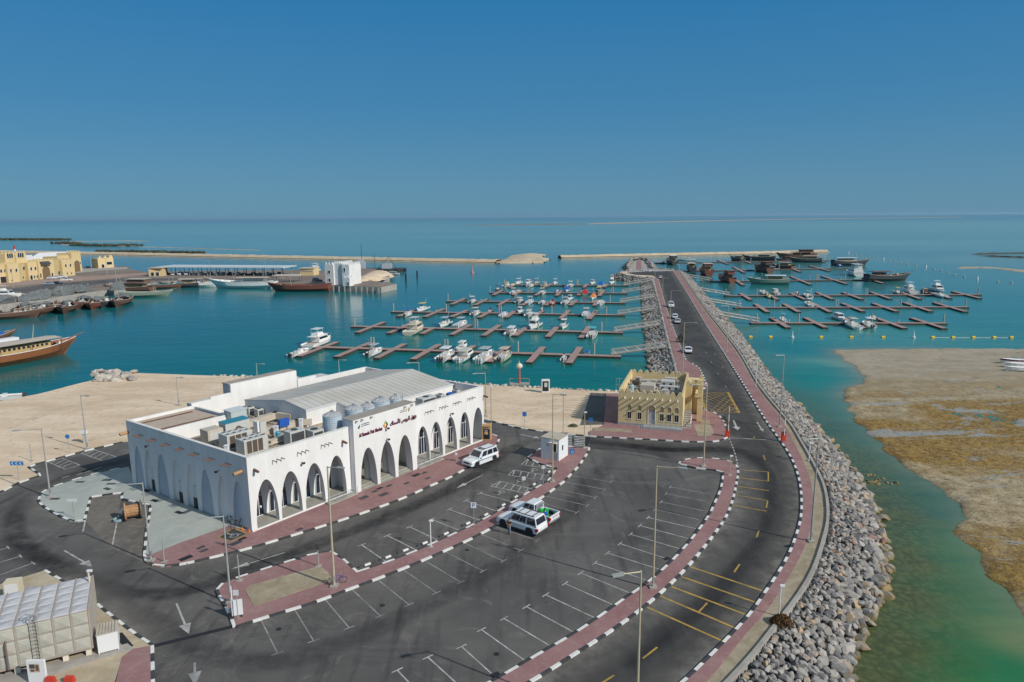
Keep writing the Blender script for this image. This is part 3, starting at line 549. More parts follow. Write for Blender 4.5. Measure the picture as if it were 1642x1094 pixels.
flat_poly[-5:-2] = [(95, 55), (330, 90), (330, 176)]
def flat_h(x, y, s):
    e = min(1.0, max(-1.0, (s + 1.2 * Nz(x, y, 0.35, 1)) / 1.2))
    h = 0.17 + 0.18 * Nz(x, y * 2.2, 0.045, 2) + 0.16 * Nz(x, y * 1.6, 0.15, 3) + 0.18 * abs(Nz(x, y, 0.6, 4)) + 0.14 * Nz(x, y, 1.1, 5) + 0.22 * max(0, Nz(x, y, 1.7, 6)) + 0.25 * max(0, 1 - s / 5) * abs(Nz(x, y, 0.9, 8))
    rough = 1.0 if y < 135 else 1.0 - 0.35 * min(1, (y - 135) / 15)
    return WZ + (h * rough if e >= 1 else (h * rough * max(e, 0) + min(e, 0) * 0.9 - 0.05 * (1 - e)))
m = bpy.data.materials.new('tidal_mud'); m.use_nodes = True; n, l, b = nodes_of(m)
g = n.new('ShaderNodeNewGeometry').outputs['Position']
c = mixc(n, l, ntex(n, l, g, 0.5, 8, 0.75, None, 0.38, 0.62, 0.4), (0.25, 0.175, 0.075), (0.50, 0.405, 0.25))
c = mixc(n, l, ntex(n, l, g, 0.045, 5, 0.6, (0.6, 1.5, 1, 0.25), 0.43, 0.55, 1.0), c, mixc(n, l, ntex(n, l, g, 1.4, 5, 0.7, None, 0.4, 0.6), (0.17, 0.088, 0.008), (0.36, 0.225, 0.045)))
c = mixc(n, l, ntex(n, l, g, 0.09, 6, 0.65, (0.6, 1.5, 1, 0.1), 0.56, 0.60, 1.0), c, (0.30, 0.30, 0.27))  # pale grey patches stand for pools, their sky reflection put into the colour
c = mixc(n, l, ntex(n, l, g, 1.6, 6, 0.8, (0.7, 1.5, 1), 0.56, 0.62), c, (0.07, 0.05, 0.028))
c = mixc(n, l, ntex(n, l, g, 3.5, 4, 0.8, None, 0.60, 0.64), c, (0.50, 0.44, 0.34))
sx = n.new('ShaderNodeSeparateXYZ'); l.new(g, sx.inputs[0])
yr = n.new('ShaderNodeMapRange'); yr.inputs[1].default_value = 118; yr.inputs[2].default_value = 150; l.new(sx.outputs[1], yr.inputs[0])
ym = n.new('ShaderNodeMath'); ym.operation = 'MULTIPLY'; ym.inputs[1].default_value = 0.85; l.new(yr.outputs[0], ym.inputs[0])
c = mixc(n, l, ym.outputs[0], c, mixc(n, l, ntex(n, l, g, 0.3, 6, 0.7, (0.5, 1.5, 1), 0.4, 0.62), (0.34, 0.29, 0.21), (0.42, 0.36, 0.265)))
wet = n.new('ShaderNodeMapRange'); wet.inputs[1].default_value = WZ - 0.02; wet.inputs[2].default_value = WZ + 0.08; wet.inputs[3].default_value = 0.55; wet.inputs[4].default_value = 0; l.new(sx.outputs[2], wet.inputs[0])
c = mixc(n, l, wet.outputs[0], c, (0.11, 0.085, 0.05))
l.new(c, b.inputs['Base Color']); b.inputs['Roughness'].default_value = 0.8
t2 = n.new('ShaderNodeTexNoise'); t2.inputs['Scale'].default_value = 2.5; t2.inputs['Detail'].default_value = 8; t2.inputs['Roughness'].default_value = 0.7; l.new(g, t2.inputs['Vector'])
bp = n.new('ShaderNodeBump'); bp.inputs['Strength'].default_value = 0.9; bp.inputs['Distance'].default_value = 0.25; l.new(t2.outputs['Fac'], bp.inputs['Height']); l.new(bp.outputs[0], b.inputs['Normal'])
A_MUD = m
grid_land('tidal_flat', flat_poly, 0.65, flat_h, m)
# far sand bars, spits and mangrove islets
A_ISL = ground_mat('far_sand', (0.34, 0.29, 0.22), (0.44, 0.38, 0.29), (0.2, 0.17, 0.11), 0.01, 0.05)
A_MANG = ground_mat('mangrove_leaf', (0.045, 0.05, 0.028), (0.075, 0.08, 0.045), (0.11, 0.09, 0.06), 0.05, 0.3)
def bar(name, pxs, half, h, m, rag=0.4):
    q_ = []
    for (xa, ya), (xb, yb2) in zip(pxs[:-1], pxs[1:]):
        for j in range(12): q_.append(W(xa + (xb - xa) * j / 12, ya + (yb2 - ya) * j / 12))
    pts = resample(q_ + [W(*pxs[-1])], max(half * 0.8, 3)); rings = []
    for k, p in enumerate(pts):
        a = Vector(pts[max(k - 1, 0)]); b = Vector(pts[min(k + 1, len(pts) - 1)]); d = (b - a).normalized(); s = Vector((-d.y, d.x))
        e = min(1, (k + 0.15) / 3, (len(pts) - 1 - k + 0.15) / 3); hw = half * e * (1 + rag * random.uniform(-1, 1)); hh = h * e * (1 + rag * 0.5 * random.uniform(-1, 1))
        P = Vector(p); rings.append([(*(P - s * hw), WZ - 0.3), (*(P - s * hw * 0.5), WZ + hh * 0.8), (*(P + s * 0), WZ + hh), (*(P + s * hw * 0.5), WZ + hh * 0.8), (*(P + s * hw), WZ - 0.3)])
    mb = MB(); mb.loft(rings, closed=False, cap=False); return struct(mb.build(name, m))
bar('sand_bar', [(85, 388), (150, 387), (200, 386.5), (243, 387)], 9, 0.5, A_ISL)
bar('sand_bar', [(95, 392), (160, 394), (217, 394.5)], 12, 0.5, A_ISL)
bar('sand_bar', [(222, 396), (300, 398), (420, 401.5)], 2.5, 0.4, A_ISL, 0.1)
bar('sand_bar', [(1536, 431), (1560, 428.5), (1590, 429.5), (1620, 432), (1645, 437)], 7, 0.35, A_ISL)
bar('sand_bar', [(738, 361.5), (800, 361), (870, 360.2), (946, 360)], 50, 2.5, mat('far_land', (0.20, 0.17, 0.12), 0.95, var=0.3, scale=0.01, world=True))
bar('sand_bar', [(940, 359.5), (1050, 356.5), (1200, 353), (1380, 350.2), (1545, 348.6)], 60, 3.0, A_ISL)
bar('sand_bar', [(1556, 408.2), (1600, 407), (1700, 405.5)], 2.6, 0.9, mat('dark_reef', (0.06, 0.055, 0.045), 0.9, var=0.3, world=True))
bar('sand_bar', [(1572, 410.5), (1620, 412.5), (1700, 415)], 2.6, 0.9, MATS['dark_reef'])
A_BERMD = mat('wet_breakwater_stone', (0.10, 0.075, 0.045), 0.9, var=0.4, scale=0.4, world=True)
def berm(name, pxs, hw, h, label):
    pts = resample(smoothline([W(*p) for p in pxs], 8), 4.0); mb = MB(); R0 = []
    for k, p in enumerate(pts):
        a = Vector(pts[max(k - 1, 0)]); b = Vector(pts[min(k + 1, len(pts) - 1)]); d = (b - a).normalized(); s = Vector((d.y, -d.x)); P = Vector(p); j = lambda: random.uniform(-0.35, 0.35)
        R0.append([(*(P + s * (hw + 4.0 + j())), WZ - 0.2), (*(P + s * (hw + 1.5 + j())), WZ + 0.22), (*(P + s * (hw + 0.6)), WZ + 0.75), (*(P + s * (hw * 0.62 + j() * 0.5)), WZ + h + j() * 0.5), (*(P - s * hw * 0.3), WZ + h + 0.2 + j() * 0.6), (*(P - s * hw * 0.6), WZ + h + j() * 0.8), (*(P - s * (hw + 1)), WZ - 0.3)])
    n_ = len(R0[0]); 
    for k in range(len(R0) - 1):
        for i in range(n_ - 1):
            mb.quad(R0[k][i], R0[k][i + 1], R0[k + 1][i + 1], R0[k + 1][i], m=1 if i == 1 else 0)
    return struct(mb.build(name, [A_BERM, A_BERMD]))
berm('breakwater', [(-300, 398), (-100, 402.5), (0, 405), (160, 408), (400, 413), (600, 417.2), (700, 419.3), (800, 421)], 7.5, 2.1, '')
berm('breakwater', [(897, 414), (960, 412.5), (1060, 410.5), (1200, 407.8), (1323, 404.6)], 4, 2.2, '')
mound_poly = [W(*p) for p in [(790, 420), (808, 417), (822, 410), (840, 407.5), (865, 407), (878, 409), (868, 412), (882, 416), (872, 421.5), (840, 422.5), (800, 422.5)]]
grid_land('mound', mound_poly, 3.0, lambda x, y, s: WZ + (min(max(s, -2) / 16, 1.0) * 1.5 + Nz(x, y, 0.06) * 0.7 + 0.5 if s > 0 else -0.3), A_BERM)
def scrub(pxs, half, h, nb, label):
    mb = MB(); pts = smoothline([W(*p) for p in pxs], 3)
    for k in range(nb):
        p = random.choice(pts); r = random.uniform(0.5, 1.0) * h; x = p[0] + random.uniform(-1, 1) * half * 0.8; y = p[1] + random.uniform(-1, 1) * half
        c = (x, y, WZ + r * random.uniform(0.3, 0.7)); nu, nv = 7, 5; rings = []
        for j in range(nv + 1):
            t = PI * j / nv; rr = max(math.sin(t), 0.03)
            rings.append([(c[0] + r * 1.5 * rr * math.cos(2 * PI * i / nu) * random.uniform(0.75, 1.2), c[1] + r * 1.2 * rr * math.sin(2 * PI * i / nu) * random.uniform(0.75, 1.2), c[2] - r * 0.8 * math.cos(t) * random.uniform(0.75, 1.15)) for i in range(nu)])
        mb.loft(rings)
    return tag(mb.build('mangrove_thicket', A_MANG), label, 'mangroves', kind='stuff')
scrub([(-30, 384.5), (30, 384.5), (97, 385)], 14, 2.4, 420, 'low dark green mangroves along the far left edge of the sea')
scrub([(98, 390), (118, 391)], 10, 2.2, 90, 'small clump of mangroves on the spit')
scrub([(126, 393.5), (160, 394.5), (190, 394.5), (217, 394)], 10, 2.2, 260, 'mangrove belt on the spit beyond the breakwater')
scrub([(161, 404), (200, 404.5), (258, 405)], 4, 1.9, 220, 'mangrove strip just behind the left breakwater')
scrub([(275, 405.5), (320, 406)], 4, 1.8, 120, 'short mangrove strip behind the breakwater right of the longer one')
# harbour quay land
quay = PX([(636, 455.5), (611, 461), (511, 457), (430, 454), (337, 451), (300, 450), (262, 452), (225, 457), (170, 465), (80, 478), (0, 489), (-250, 520), (-500, 470), (-300, 432), (0, 431), (120, 431), (150, 427), (206, 427), (207, 431), (232, 436), (330, 434.5), (470, 433), (520, 434), (560, 430), (600, 431), (618, 437), (625, 444), (585, 447), (600, 451)])
mb = MB(); mb.prism(quay, WZ - 1.0, 0.0, 0, 1); struct(mb.build('quay', [A_CONC2, A_QUAY]))
mb = MB(); mb.prism(PX([(-200, 480), (0, 465), (80, 455.5), (190, 447), (300, 446), (420, 447.5), (480, 449), (480, 451), (420, 449.8), (300, 448.7), (225, 451), (190, 453), (90, 464), (0, 475), (-200, 498)]), -0.3, 0.03); struct(mb.build('quay_road', A_ASP))
mb = MB(); mb.prism(PX([(-100, 459), (70, 449), (150, 443), (200, 439), (235, 437.5), (235, 440), (190, 445.5), (80, 454), (-100, 468)]), -0.3, 0.06); struct(mb.build('quay_pavement', ground_mat('pink_paving', (0.33, 0.23, 0.19), (0.38, 0.27, 0.22), (0.30, 0.2, 0.17), 0.1, 0.5)))
mb = MB(); mb.prism(PX([(122, 438), (160, 434), (204, 431.5), (204, 428.5), (125, 431)]), -0.3, 0.05); struct(mb.build('quay_slab', A_CONC2))
# quay wall fenders
mb = MB()
for k in range(30):
    t = k / 29; x, y = G(345 + 262 * t, 451.3 + 9.7 * t if t > 0 else 451.3, 0)
    mb.box(x - 0.35, x + 0.35, y - 0.45, y - 0.05, WZ - 0.2, -0.05)
struct(mb.build('quay_buttresses', A_CONC2))
# ================================================================== ROCK ARMOUR
def rock_mat(name, stops):
    m = bpy.data.materials.new(name); m.use_nodes = True; n, l, b = nodes_of(m)
    g = n.new('ShaderNodeNewGeometry'); oi = n.new('ShaderNodeObjectInfo')
    ad = n.new('ShaderNodeMath'); ad.operation = 'ADD'; l.new(g.outputs['Random Per Island'], ad.inputs[0]); l.new(oi.outputs['Random'], ad.inputs[1])
    fr = n.new('ShaderNodeMath'); fr.operation = 'FRACT'; l.new(ad.outputs[0], fr.inputs[0])
    r = n.new('ShaderNodeValToRGB'); r.color_ramp.interpolation = 'CONSTANT'
    while len(r.color_ramp.elements) < len(stops): r.color_ramp.elements.new(0.5)
    for e, (p, c) in zip(r.color_ramp.elements, stops): e.position = p; e.color = (*c, 1)
    l.new(fr.outputs[0], r.inputs[0])
    f = ntex(n, l, g.outputs['Position'], 3.0, 5, 0.7, None, 0.3, 0.7)
    c = mixc(n, l, f, mixc(n, l, 1.0, r.outputs[0], (0.78, 0.78, 0.80), 'MULTIPLY'), mixc(n, l, 1.0, r.outputs[0], (1.18, 1.16, 1.12), 'MULTIPLY'))
    sx = n.new('ShaderNodeSeparateXYZ'); l.new(g.outputs['Position'], sx.inputs[0])
    wt_ = n.new('ShaderNodeMapRange'); wt_.inputs[1].default_value = WZ + 0.15; wt_.inputs[2].default_value = WZ + 0.7; wt_.inputs[3].default_value = 0.8; wt_.inputs[4].default_value = 0; l.new(sx.outputs[2], wt_.inputs[0])
    c = mixc(n, l, wt_.outputs[0], c, (0.23, 0.16, 0.045))
    l.new(c, b.inputs['Base Color']); b.inputs['Roughness'].default_value = 0.9; b.inputs['Specular IOR Level'].default_value = 0.25
    return m
ROCKM = rock_mat('armour_rock', [(0, (0.27, 0.258, 0.245)), (0.22, (0.35, 0.33, 0.305)), (0.42, (0.29, 0.265, 0.24)), (0.58, (0.43, 0.40, 0.36)), (0.74, (0.165, 0.163, 0.165)), (0.88, (0.36, 0.30, 0.25)), (0.935, (0.44, 0.33, 0.22)), (0.98, (0.36, 0.215, 0.18))])
SHOREM = rock_mat('shore_rubble', [(0, (0.42, 0.38, 0.33)), (0.3, (0.50, 0.46, 0.40)), (0.6, (0.34, 0.31, 0.28)), (0.8, (0.55, 0.50, 0.43))])
def ico(sub):
    bm = bmesh.new(); bmesh.ops.create_icosphere(bm, subdivisions=sub, radius=1)
    v = [x.co.copy() for x in bm.verts]; f = [tuple(q.index for q in p.verts) for p in bm.faces]; bm.free(); return v, f
def rock_shape(sub, seed):
    v, f = ico(sub); rnd = random.Random(seed); out = []
    off = Vector((rnd.uniform(0, 50), rnd.uniform(0, 50), rnd.uniform(0, 50)))
    cuts = [(Vector((rnd.gauss(0, 1), rnd.gauss(0, 1), rnd.gauss(0, 1))).normalized(), rnd.uniform(0.50, 0.74)) for _ in range(13)]
    for p in v:
        q = p * (1 + 0.28 * noise.noise(p * 1.3 + off))
        for nn, dd in cuts:
            e = q.dot(nn) - dd
            if e > 0: q = q - nn * e
        out.append(q)
    return out, f
ROCKS2 = [rock_shape(3, k) for k in range(12)]; ROCKS1 = [rock_shape(2, 50 + k) for k in range(10)]; ROCKS0 = [rock_shape(1, 90 + k) for k in range(8)]
def band_rocks(A, B, zA, zB, size, rows_step, maxd=600):
    """positions on the slope between two lines; yields (x,y,z,size,t)"""
    out = []; LA = resample(A, 0.5); 
    Bv = [Vector(p) for p in resample(B, 0.5)]; Bn = np.array([tuple(p) for p in Bv]); s = 0
    i = 0
    while i < len(LA):
        p = Vector(LA[i]); d = ((Bn - np.array(p)) ** 2).sum(1); q = Bv[int(d.argmin())]; L = (q - p).length
        dist = p.length; sz0 = size(0, dist); t = 0
        while t <= 1.02:
            sz = size(t, dist); k = p + (q - p) * (t + random.uniform(-0.25, 0.25) * sz / max(L, 1)); tang = (q - p).normalized(); tv = Vector((-tang.y, tang.x)) * random.uniform(-0.4, 0.4) * sz
            out.append((k.x + tv.x, k.y + tv.y, zA + (zB - zA) * min(1, max(0, t)) ** 0.9, sz, t)); t += sz * rows_step / max(L, 0.5)
        i += max(1, int(sz0 * 0.95 / 0.5 + random.random() * 0.5))
    return out
def fsize(t, d): return (0.48 + 0.66 * t) * random.uniform(0.70, 1.25) * (1 if d < 120 else 1.15)
# inner bulk under the stones
def slope(A, B, zA, zB, m):
    LA = resample(A, 4); Bn = np.array(resample(B, 0.5)); mb = MB(); rings = []
    for p in LA:
        q = Bn[((Bn - np.array(p)) ** 2).sum(1).argmin()]; pv = Vector(p); qv = Vector(q); e = (qv - pv).normalized() * 1.2
        rings.append([(*p, zA), (*(qv), zB - 0.3), (*(qv + e), zB - 1.2)])
    mb.loft(rings, closed=False, cap=False); return struct(mb.build('rock_core', m, fix=True))
A_CORE = mat('rock_core', (0.10, 0.098, 0.10), 0.95, var=0.5, scale=1.5, world=True)
gut = [tuple(Vector(a) + (Vector(a) - Vector(b)).normalized() * 0.5) for a, b in zip(east_wall, east_pave[:len(east_wall)] + east_pave[-1:] * (len(east_wall) - len(east_pave)))] if False else east_wall
slope(east_wall, east_toe, -0.25, WZ, A_CORE); slope(west_crest, west_toe, -0.1, WZ, A_CORE)
E1 = [(p[0], p[1]) for p in east_wall]
def shift(line_, d):
    out = []
    for k, p in enumerate(line_):
        a = Vector(line_[max(k - 1, 0)]); b = Vector(line_[min(k + 1, len(line_) - 1)]); t = (b - a).normalized(); out.append((p[0] + t.y * -d, p[1] - t.x * -d))
    return out
eastA = shift(east_wall, -0.75)
if (Vector(eastA[40]) - Vector(east_toe[len(east_toe) // 3])).length > (Vector(east_wall[40]) - Vector(east_toe[len(east_toe) // 3])).length: eastA = shift(east_wall, 0.75)
east_toe2 = shift(east_toe, 0.55 if eastA[0] == shift(east_wall, -0.75)[0] else -0.55)
pe = band_rocks(eastA, east_toe2, 0.05, WZ + 0.10, fsize, 0.80)
pw = band_rocks(west_crest, west_toe, 0.0, WZ + 0.10, lambda t, d: (0.8 + 0.6 * t) * random.uniform(0.75, 1.25), 0.8)
def bulb_rocks():
    out = []
    top = [Vector(p) for p in resample(PX([(1046, 446), (1030, 444.5), (1012, 443), (1000, 441), (993, 438), (997, 436), (1010, 434.5), (1012, 433.5)]), 1.4)]
    ctr = Vector(G(1030, 439))
    for p in top:
        d = (p - ctr).normalized()
        for k in range(5):
            out.append((p.x + d.x * k * 1.25 + random.uniform(-.4, .4), p.y + d.y * k * 1.25 + random.uniform(-.4, .4), 0.1 - k * 0.62, random.uniform(1.1, 1.8), k / 4))
    return out
pb = bulb_rocks()
# rock mound round the causeway tip (path in the middle)
tip = PX([(1006, 432.5), (1007, 424), (1012, 417.5), (1024, 416.2), (1037, 417.5), (1045, 424), (1046, 431)])
tipc = Vector((sum(p[0] for p in tip) / 7, sum(p[1] for p in tip) / 7))
mb = MB(); mb.prism(PX([(1008, 433.5), (1010, 420), (1024, 417), (1041, 420), (1046, 432), (1079, 432.8), (1079, 434.5), (1005, 437)]), WZ - 1, 0.05); struct(mb.build('causeway_tip', A_CONC2))
mb = MB(); mb.prism(PX([(1020.5, 433), (1021, 418.5), (1028, 418.5), (1029, 433)]), 0, 0.13); struct(mb.build('pavement', A_PAVE))
pt = []
for p in resample(tip, 1.5):
    d = (Vector(p) - tipc).normalized()
    for k in range(6): pt.append((p[0] - d.x * (k - 3) * 1.2 + random.uniform(-.4, .4), p[1] - d.y * (k - 3) * 1.2 + random.uniform(-.4, .4), [-2.4, -1.3, -.2, .9, 1.4, 0.9][k], random.uniform(1.3, 2.0), 0))
for k in range(150):
    x = random.choice([random.uniform(1048, 1080)]); q = G(x, 432.3 - random.uniform(0, 0.8)); pt.append((q[0], q[1], random.uniform(-2.2, 0.2), 1.3, 0))
allr = sorted(pe + pw + pb + pt, key=lambda r: (r[0] ** 2 + r[1] ** 2) / r[3] ** 2)
vis = lambda r: (lambda v: abs(v) < 0.76 and r[1] > 46.5)(r[0] / max(r[1], 1))
near = [r for r in allr if vis(r)][:300]; ns = set(id(r) for r in near)
RM = []
for k, (v, f) in enumerate(ROCKS2):
    me = bpy.data.meshes.new('boulder'); me.from_pydata([tuple(p) for p in v], [], f); me.materials.append(ROCKM); RM.append(me)
for r in near:
    o = bpy.data.objects.new('boulder', random.choice(RM)); col.objects.link(o); s = r[3] * 0.62
    o.location = (r[0], r[1], r[2]); o.scale = (s * random.uniform(0.95, 1.25), s * random.uniform(0.75, 1.0), s * random.uniform(0.6, 0.85)); o.rotation_euler = (random.uniform(-.4, .4), random.uniform(-.4, .4), random.uniform(0, 6.3))
    tag(o, 'weathered armour boulder in the near rock slope beside the channel', 'boulder', 'armour boulders of the near rock slope')
def rock_mass(name, rs, m, label, lim1=120):
    V = []; F = []; o = 0
    for x, y, z, sz, t in rs:
        d = math.hypot(x, y); v, f = random.choice(ROCKS1 if d < lim1 else ROCKS0); s = sz * 0.62
        M = Matrix.Rotation(random.uniform(0, 6.3), 3, 'Z') @ Matrix.Rotation(random.uniform(-.45, .45), 3, 'X') @ Matrix.Diagonal((s * random.uniform(.95, 1.25), s * random.uniform(.75, 1.0), s * random.uniform(.6, .85)))
        V += [tuple(M @ p + Vector((x, y, z))) for p in v]; F += [tuple(i + o for i in q) for q in f]; o = len(V)
    me = bpy.data.meshes.new(name); me.from_pydata(V, [], F); me.materials.append(m); ob = bpy.data.objects.new(name, me); col.objects.link(ob)
    return tag(ob, label, 'rock armour', kind='stuff')
rock_mass('rock_armour', [r for r in allr if id(r) not in ns and r[1] > 38], ROCKM, 'grey rock armour lining both sides of the causeway')
shore = []
for p in resample(south_crest[60:] if len(south_crest) > 200 else south_crest, 0.8):
    if p[0] > -62 and p[1] > 60:
        for k in range(3): shore.append((p[0] + random.uniform(-.5, .5), p[1] + 0.2 + k * 0.9, -0.05 - k * 0.85, random.uniform(0.55, 1.15), 0))
rock_mass('shore_rubble', shore, SHOREM, 'pale rubble edging the sandy lot along the harbour water')
slabs = []
for k in range(60):
    q = G(random.uniform(150, 215), random.uniform(598, 612)); slabs.append((q[0], q[1], random.uniform(0, 0.5), random.uniform(0.9, 2.4), 0))
rock_mass('broken_slabs', slabs, SHOREM, 'heap of broken pale concrete slabs at the corner of the sandy lot')
bits = []
for k in range(140):
    q = W(1322 + random.gauss(0, 14), 778 + random.gauss(0, 30)); 
for (x, y, n_, sp) in [(1412, 772, 14, 12), (1437, 775, 4, 4), (1396, 762, 5, 5)]:
    for k in range(n_):
        q = W(x + random.gauss(0, sp), y + random.gauss(0, sp * 0.35)); bits.append((q[0], q[1], WZ - 0.02, random.uniform(0.3, 0.7), 0))
rock_mass('channel_stones', bits, ROCKM, 'few small stones breaking the surface of the shallow channel')
# ================================================================== FISH MARKET
U = (BRp - OB); FL_ = U.length; U = U / FL_; V = (BLp - OB); FD = V.length; V = V / FD
FN = Vector((-U.y, U.x))          # inward normal of the street front
SN = Vector((V.y, -V.x))          # inward normal of the short side
def B(u, v, z): return (U.x * u + V.x * v, U.y * u + V.y * v, z)          # building coords -> local
HT = 8.1
mk = thing('fish_market', (OB.x, OB.y, 0), 0, 'long white flat roofed fish market with pointed arcades and metal roof', 'building')
def arch_half(s): return max(0.0, 1 - s ** 2.2) ** 0.52
def arch_wall(mb, P, u0, u1, z0, z1, arches, th, n=12, m=0, back=False):
    """wall face in the (u,z) plane pierced by pointed arches, with reveals of depth th; P(u, depth, z)"""
    xs = u0
    for c, hw, h in arches:
        L = c - hw; R = c + hw
        if L > xs + 1e-3: mb.quad(P(xs, 0, z0), P(L, 0, z0), P(L, 0, z1), P(xs, 0, z1), m)
        sn = [math.sin(PI / 2 * k / n) for k in range(n)]
        pts = [(-1, q) for q in sn] + [(0, 1)] + [(1, q) for q in sn[::-1]]
        pts = [(c + sgn * hw * arch_half(s), z0 + (h - z0) * s) for sgn, s in pts]
        for a, b in zip(pts[:-1], pts[1:]):
            mb.quad(P(a[0], 0, a[1]), P(b[0], 0, b[1]), P(b[0], 0, z1), P(a[0], 0, z1), m) if b[0] > a[0] + 1e-6 else None
            mb.quad(P(a[0], 0, a[1]), P(a[0], th, a[1]), P(b[0], th, b[1]), P(b[0], 0, b[1]), m)
        xs = R
    if u1 > xs + 1e-3: mb.quad(P(xs, 0, z0), P(u1, 0, z0), P(u1, 0, z1), P(xs, 0, z1), m)
    return mb
def PF(v0):    # street front: depth measured inward
    return lambda u, d, z: (U.x * u + V.x * 0 + FN.x * (d + v0), U.y * u + V.y * 0 + FN.y * (d + v0), z)
AH = 5.2
left_ar = [(1.94, 1.32, AH), (4.88, 1.30, AH), (7.93, 1.30, AH), (10.98, 1.27, AH)]
port_ar = [(15.0, 1.27, AH), (17.95, 1.23, AH), (20.9, 1.25, AH)]
right_ar = [(24.82, 1.2, AH), (27.32, 1.2, AH), (30.15, 1.2, AH), (33.0, 1.18, AH), (35.9, 1.22, AH)]
P0 = PF(0.0); PP = PF(-0.8)
mb = MB(); arch_wall(mb, P0, 0, 13.0, 0.22, HT, left_ar, 0.62); mb.quad(P0(0, 0.62, 5.6), P0(13, 0.62, 5.6), P0(13, 0.62, 0.2), P0(0, 0.62, 0.2)) if False else None
mb.build('arcade_wall', A_WHITE, mk)
mb = MB(); arch_wall(mb, P0, 22.9, FL_, 0.22, HT, right_ar, 0.62); mb.build('arcade_wall', A_WHITE, mk)
mb = MB(); arch_wall(mb, PP, 13.0, 22.9, 0.05, 9.0, port_ar, 1.2)
mb.quad(PP(13.0, 1.9, 0), PP(13, 0, 0), PP(13, 0, 9), PP(13, 1.9, 9)); mb.quad(PP(22.9, 0, 0), PP(22.9, 1.9, 0), PP(22.9, 1.9, 9), PP(22.9, 0, 9))
mb.quad(PP(13, 0, 9), PP(22.9, 0, 9), PP(22.9, 1.9, 9), PP(13, 1.9, 9)); mb.quad(PP(22.9, 1.9, 6), PP(13, 1.9, 6), PP(13, 1.9, 9), PP(22.9, 1.9, 9))
mb.build('entrance_portal', A_WHITE, mk)
mb = MB(); mb.add([PP(12.95, -0.03, 9.004), PP(22.95, -0.03, 9.004), PP(22.95, 1.95, 9.004), PP(12.95, 1.95, 9.004)], [(0, 1, 2, 3)]); mb.build('portal_coping', mat('weathered_coping', (0.34, 0.30, 0.26), 0.9, var=0.15), mk)
# arcade interior
mb = MB()
mb.quad(P0(0.2, 2.6, 0.2), P0(13.0, 2.6, 0.2), P0(13.0, 2.6, 6.0), P0(0.2, 2.6, 6.0)); mb.quad(P0(22.9, 2.6, 0.2), P0(FL_, 2.6, 0.2), P0(FL_, 2.6, 6.0), P0(22.9, 2.6, 6.0))
mb.quad(P0(0, 0.6, 5.9), P0(13, 0.6, 5.9), P0(13, 2.6, 5.9), P0(0, 2.6, 5.9)); mb.quad(P0(22.9, 0.6, 5.9), P0(FL_, 0.6, 5.9), P0(FL_, 2.6, 5.9), P0(22.9, 2.6, 5.9))
mb.quad(PP(13, 1.2, 5.9), PP(22.9, 1.2, 5.9), PP(22.9, 5.6, 5.9), PP(13, 5.6, 5.9)); mb.quad(PP(13, 5.6, 0), PP(22.9, 5.6, 0), PP(22.9, 5.6, 6), PP(13, 5.6, 6))
mb.quad(P0(13.0, 0, 0), P0(13.0, 4.8, 0), P0(13, 4.8, 6), P0(13, 0, 6)); mb.quad(P0(22.9, 0, 0), P0(22.9, 4.8, 0), P0(22.9, 4.8, 6), P0(22.9, 0, 6))
mb.quad(P0(FL_, 0, 0), P0(FL_, 2.6, 0), P0(FL_, 2.6, 8.0), P0(FL_, 0, 8.0)); mb.quad(P0(0.05, 0.6, 0), P0(0.05, 2.6, 0), P0(0.05, 2.6, 6), P0(0.05, 0.6, 6))
for c in (16.47, 19.42): mb.box(c - 0.35, c + 0.35, 1.6, 2.3, 0.1, 5.9, T=lambda x, y, z: PP(x, y, z))
mb.build('inner_wall', A_WHITE, mk)
A_TILE = mat('arcade_tile', (0.36, 0.35, 0.30), 0.45, var=0.15, scale=1.2)
mb = MB()
for a, b in ((0.0, 13.0), (22.9, FL_)): mb.box(a, b, -0.12, 2.6, 0.05, 0.24, T=lambda x, y, z: P0(x, y, z))
mb.box(13.02, 22.88, 0.9, 5.6, 0.05, 0.42, T=lambda x, y, z: PP(x, y, z)); mb.box(13.02, 22.88, 0.45, 0.9, 0.05, 0.28, T=lambda x, y, z: PP(x, y, z)); mb.box(13.02, 22.88, 0.0, 0.45, 0.05, 0.16, T=lambda x, y, z: PP(x, y, z))
mb.build('arcade_floor', A_TILE, mk)
A_PLINTH = A_WHITE
mb = MB()
for a, b in ((-0.05, 13.0), (22.9, FL_)): mb.box(a, b, -0.20, -0.123, 0.05, 0.30, T=lambda x, y, z: P0(x, y, z))
mb.build('plinth', A_PLINTH, mk)
